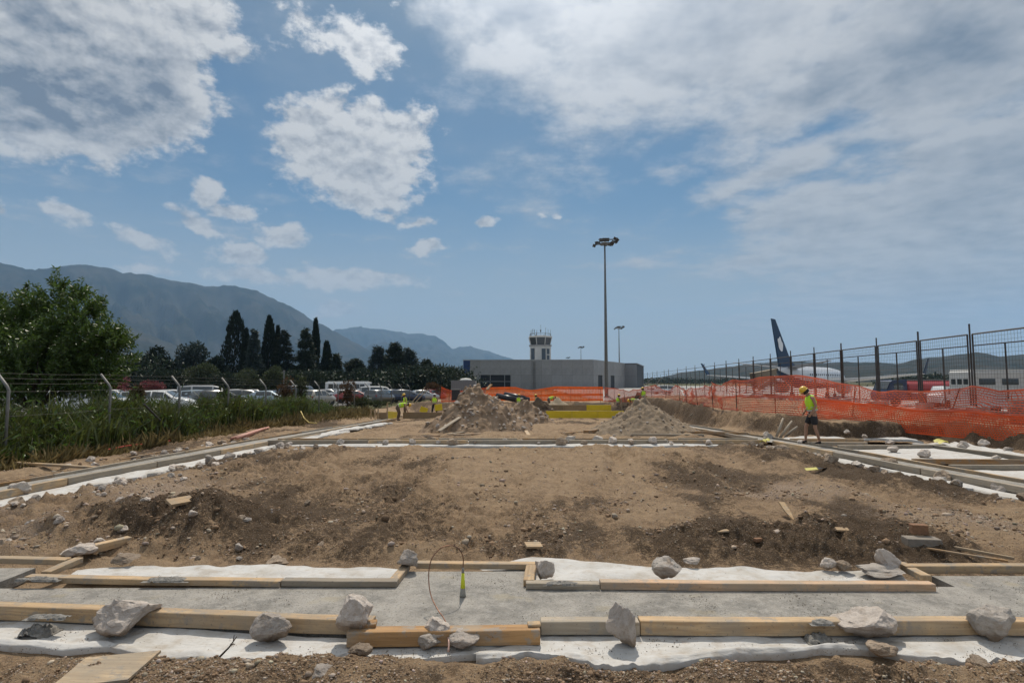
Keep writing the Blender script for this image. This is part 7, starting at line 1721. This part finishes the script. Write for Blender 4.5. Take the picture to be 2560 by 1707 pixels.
# fuel truck, small white truck and white mobile unit on the apron at right
mat('truck_red', (.36, .03, .03), .35, coat=.4); mat('truck_blue', (.015, .03, .08), .35, coat=.4); mat('unit_white', (.52, .53, .52), .5, var=.1, vscale=.8)
def tanker():
    p = A(2290, 960, 62); z0 = zb(p.x, p.y) + .1; t = tag(empty('fuel_truck', (p.x, p.y, z0), R(183)), 'red tank truck with dark blue cab beyond the fence', 'truck')
    tk = MB(); vs = []; n = 20
    for x in (-4.3, -4.15, 1.6, 1.75):
        s = .85 if x in (-4.3, 1.75) else 1.0
        for k in range(n): a = 6.2832 * k / n; vs.append((x, 1.15 * s * math.cos(a), 1.95 + .82 * s * math.sin(a)))
    fs = [tuple(reversed(range(n))), tuple(range(3 * n, 4 * n))] + [(i * n + k, i * n + (k + 1) % n, (i + 1) * n + (k + 1) % n, (i + 1) * n + k) for i in range(3) for k in range(n)]
    tk.add(vs, fs).build('tank', 'truck_red', t, smooth=False)
    MB().box((-1.3, 0, 2.86), (5.4, .5, .12)).build('walkway', 'galvanised', t)
    mb = MB(); prof = [(2.0, .7), (4.3, .7), (4.4, 1.3), (4.1, 1.75), (3.6, 2.75), (2.0, 2.85)]; vs = [(x, -1.15, z) for x, z in prof] + [(x, 1.15, z) for x, z in prof]; n = 6
    mb.add(vs, [tuple(range(n)), tuple(reversed(range(n, 2 * n)))] + [(k, (k + 1) % n, (k + 1) % n + n, k + n) for k in range(n)]); mb.build('cab', 'truck_blue', t, bevel=.06)
    mb = MB(); mb.add([(4.09, -1.0, 1.85), (4.09, 1.0, 1.85), (3.66, 1.0, 2.68), (3.66, -1.0, 2.68)], [(0, 1, 2, 3)]); o = mb.build('windscreen', 'car_glass', t); o.location = (.03, 0, .02)
    for s in (-1, 1): mb = MB(); mb.box((2.9, s * 1.16, 2.15), (1.0, .03, .7)); mb.build('side_window', 'car_glass', t); MB().box((-1.3, s * 1.12, 1.15), (5.6, .06, .5)).build('blue_skirt', 'truck_blue', t); MB().box((-1.3, s * 1.155, 1.46), (5.6, .02, .08)).build('white_stripe', 'logo_white', t)
    MB().box((-.4, 0, .8), (8.6, 1.0, .3)).build('chassis', 'trim_black', t)
    for x in (-3.3, -2.1, 3.2):
        for s in (-1, 1): MB().lathe([(.2, -.15), (.5, -.15), (.52, 0), (.5, .15), (.2, .15)], 16, (x, s * 1.0, .52), ax='Y').build('wheel', 'tyre', t)
tanker()
def unit():
    p = A(2552, 960, 46); z0 = zb(p.x, p.y) + .1; t = tag(empty('mobile_unit', (p.x, p.y, z0), R(176)), 'long white apron bus with dark windows at the right edge beyond the fence', 'apron bus')
    H = A(2552, 923, 46).z - z0; L = 9.5
    MB().box((0, 0, H * .55), (L, 2.6, H * .82)).build('body', 'unit_white', t, bevel=.1); MB().box((0, 0, H * .975), (L * .98, 2.5, .12)).build('roof', 'unit_white', t, bevel=.03)
    for s in (-1, 1):
        for k in range(5): MB().box((-L / 2 + 1.3 + k * 1.75, s * 1.312, H * .72), (1.25, .03, .5)).build('window', 'car_glass', t, bevel=.01)
        for x in (-L * .32, L * .32): MB().lathe([(.2, -.14), (.45, -.14), (.47, 0), (.45, .14), (.2, .14)], 16, (x, s * 1.15, .47), ax='Y').build('wheel', 'tyre', t)
    for k in range(3): MB().box((L / 2 + .01, -.7 + .7 * k, H * .72), (.03, .5, .45)).build('end_window', 'car_glass', t)
unit()
def pickup(px, Y, rz, lab, paint='paint_white'):
    p = A(px, 960, Y); t = tag(empty('small_truck', (p.x, p.y, zb(p.x, p.y) + .1), rz), lab, 'truck')
    mb = MB(); prof = [(.4, .5), (2.3, .5), (2.35, 1.2), (2.1, 1.35), (1.7, 2.1), (.4, 2.15)]; vs = [(x, -.95, z) for x, z in prof] + [(x, .95, z) for x, z in prof]; n = 6
    mb.add(vs, [tuple(range(n)), tuple(reversed(range(n, 2 * n)))] + [(k, (k + 1) % n, (k + 1) % n + n, k + n) for k in range(n)]); mb.build('cab', paint, t, bevel=.05)
    for s in (-1, 1):
        MB().box((1.1, s * .96, 1.65), (.8, .02, .55)).build('side_window', 'car_glass', t)
        MB().box((-1.1, s * .95, 1.05), (2.9, .06, .4)).build('bed_side', paint, t)
        for x in (-1.6, 1.5): MB().lathe([(.15, -.12), (.36, -.12), (.38, 0), (.36, .12), (.15, .12)], 14, (x, s * .85, .38), ax='Y').build('wheel', 'tyre', t)
    MB().box((-1.1, 0, .82), (2.9, 1.9, .1)).build('bed', paint, t)
pickup(2390, 58, R(178), 'small white truck between the red tanker and the white apron bus')
q = A(1655, 960, 130); car('van', 'white', q.x, 130, R(170), 'white van on the apron behind the far net corner', group='vehicles on the apron')
q = A(1625, 960, 128); car('sedan', 'white', q.x, 128, R(170), 'white car on the apron right of the terminal', group='vehicles on the apron')

# grey container with white dome
p = A(1160, 985, 66); z0 = zb(p.x, p.y); ct = tag(empty('site_container', (p.x, p.y, z0)), 'grey site container with a small white dome left of the terminal', 'container')
h = A(1160, 952, 66).z - z0; MB().box((0, 0, h / 2), (2.8, 2.4, h)).build('body', 'cladding_dark', ct)
for k in range(14): MB().box((-1.35 + k * .207, -1.22, h / 2), (.09, .05, h * .94)).build('rib', 'cladding_dark', ct)
MB().lathe([(.75, h), (.72, h + .12), (.5, h + .28), (.02, h + .34)], 16, (.2, 0, 0)).build('dome', 'white_wall', ct, smooth=True)
MB().box((0, -1.0, h + .03), (2.9, .3, .06)).build('roof_edge', 'galvanised', ct)
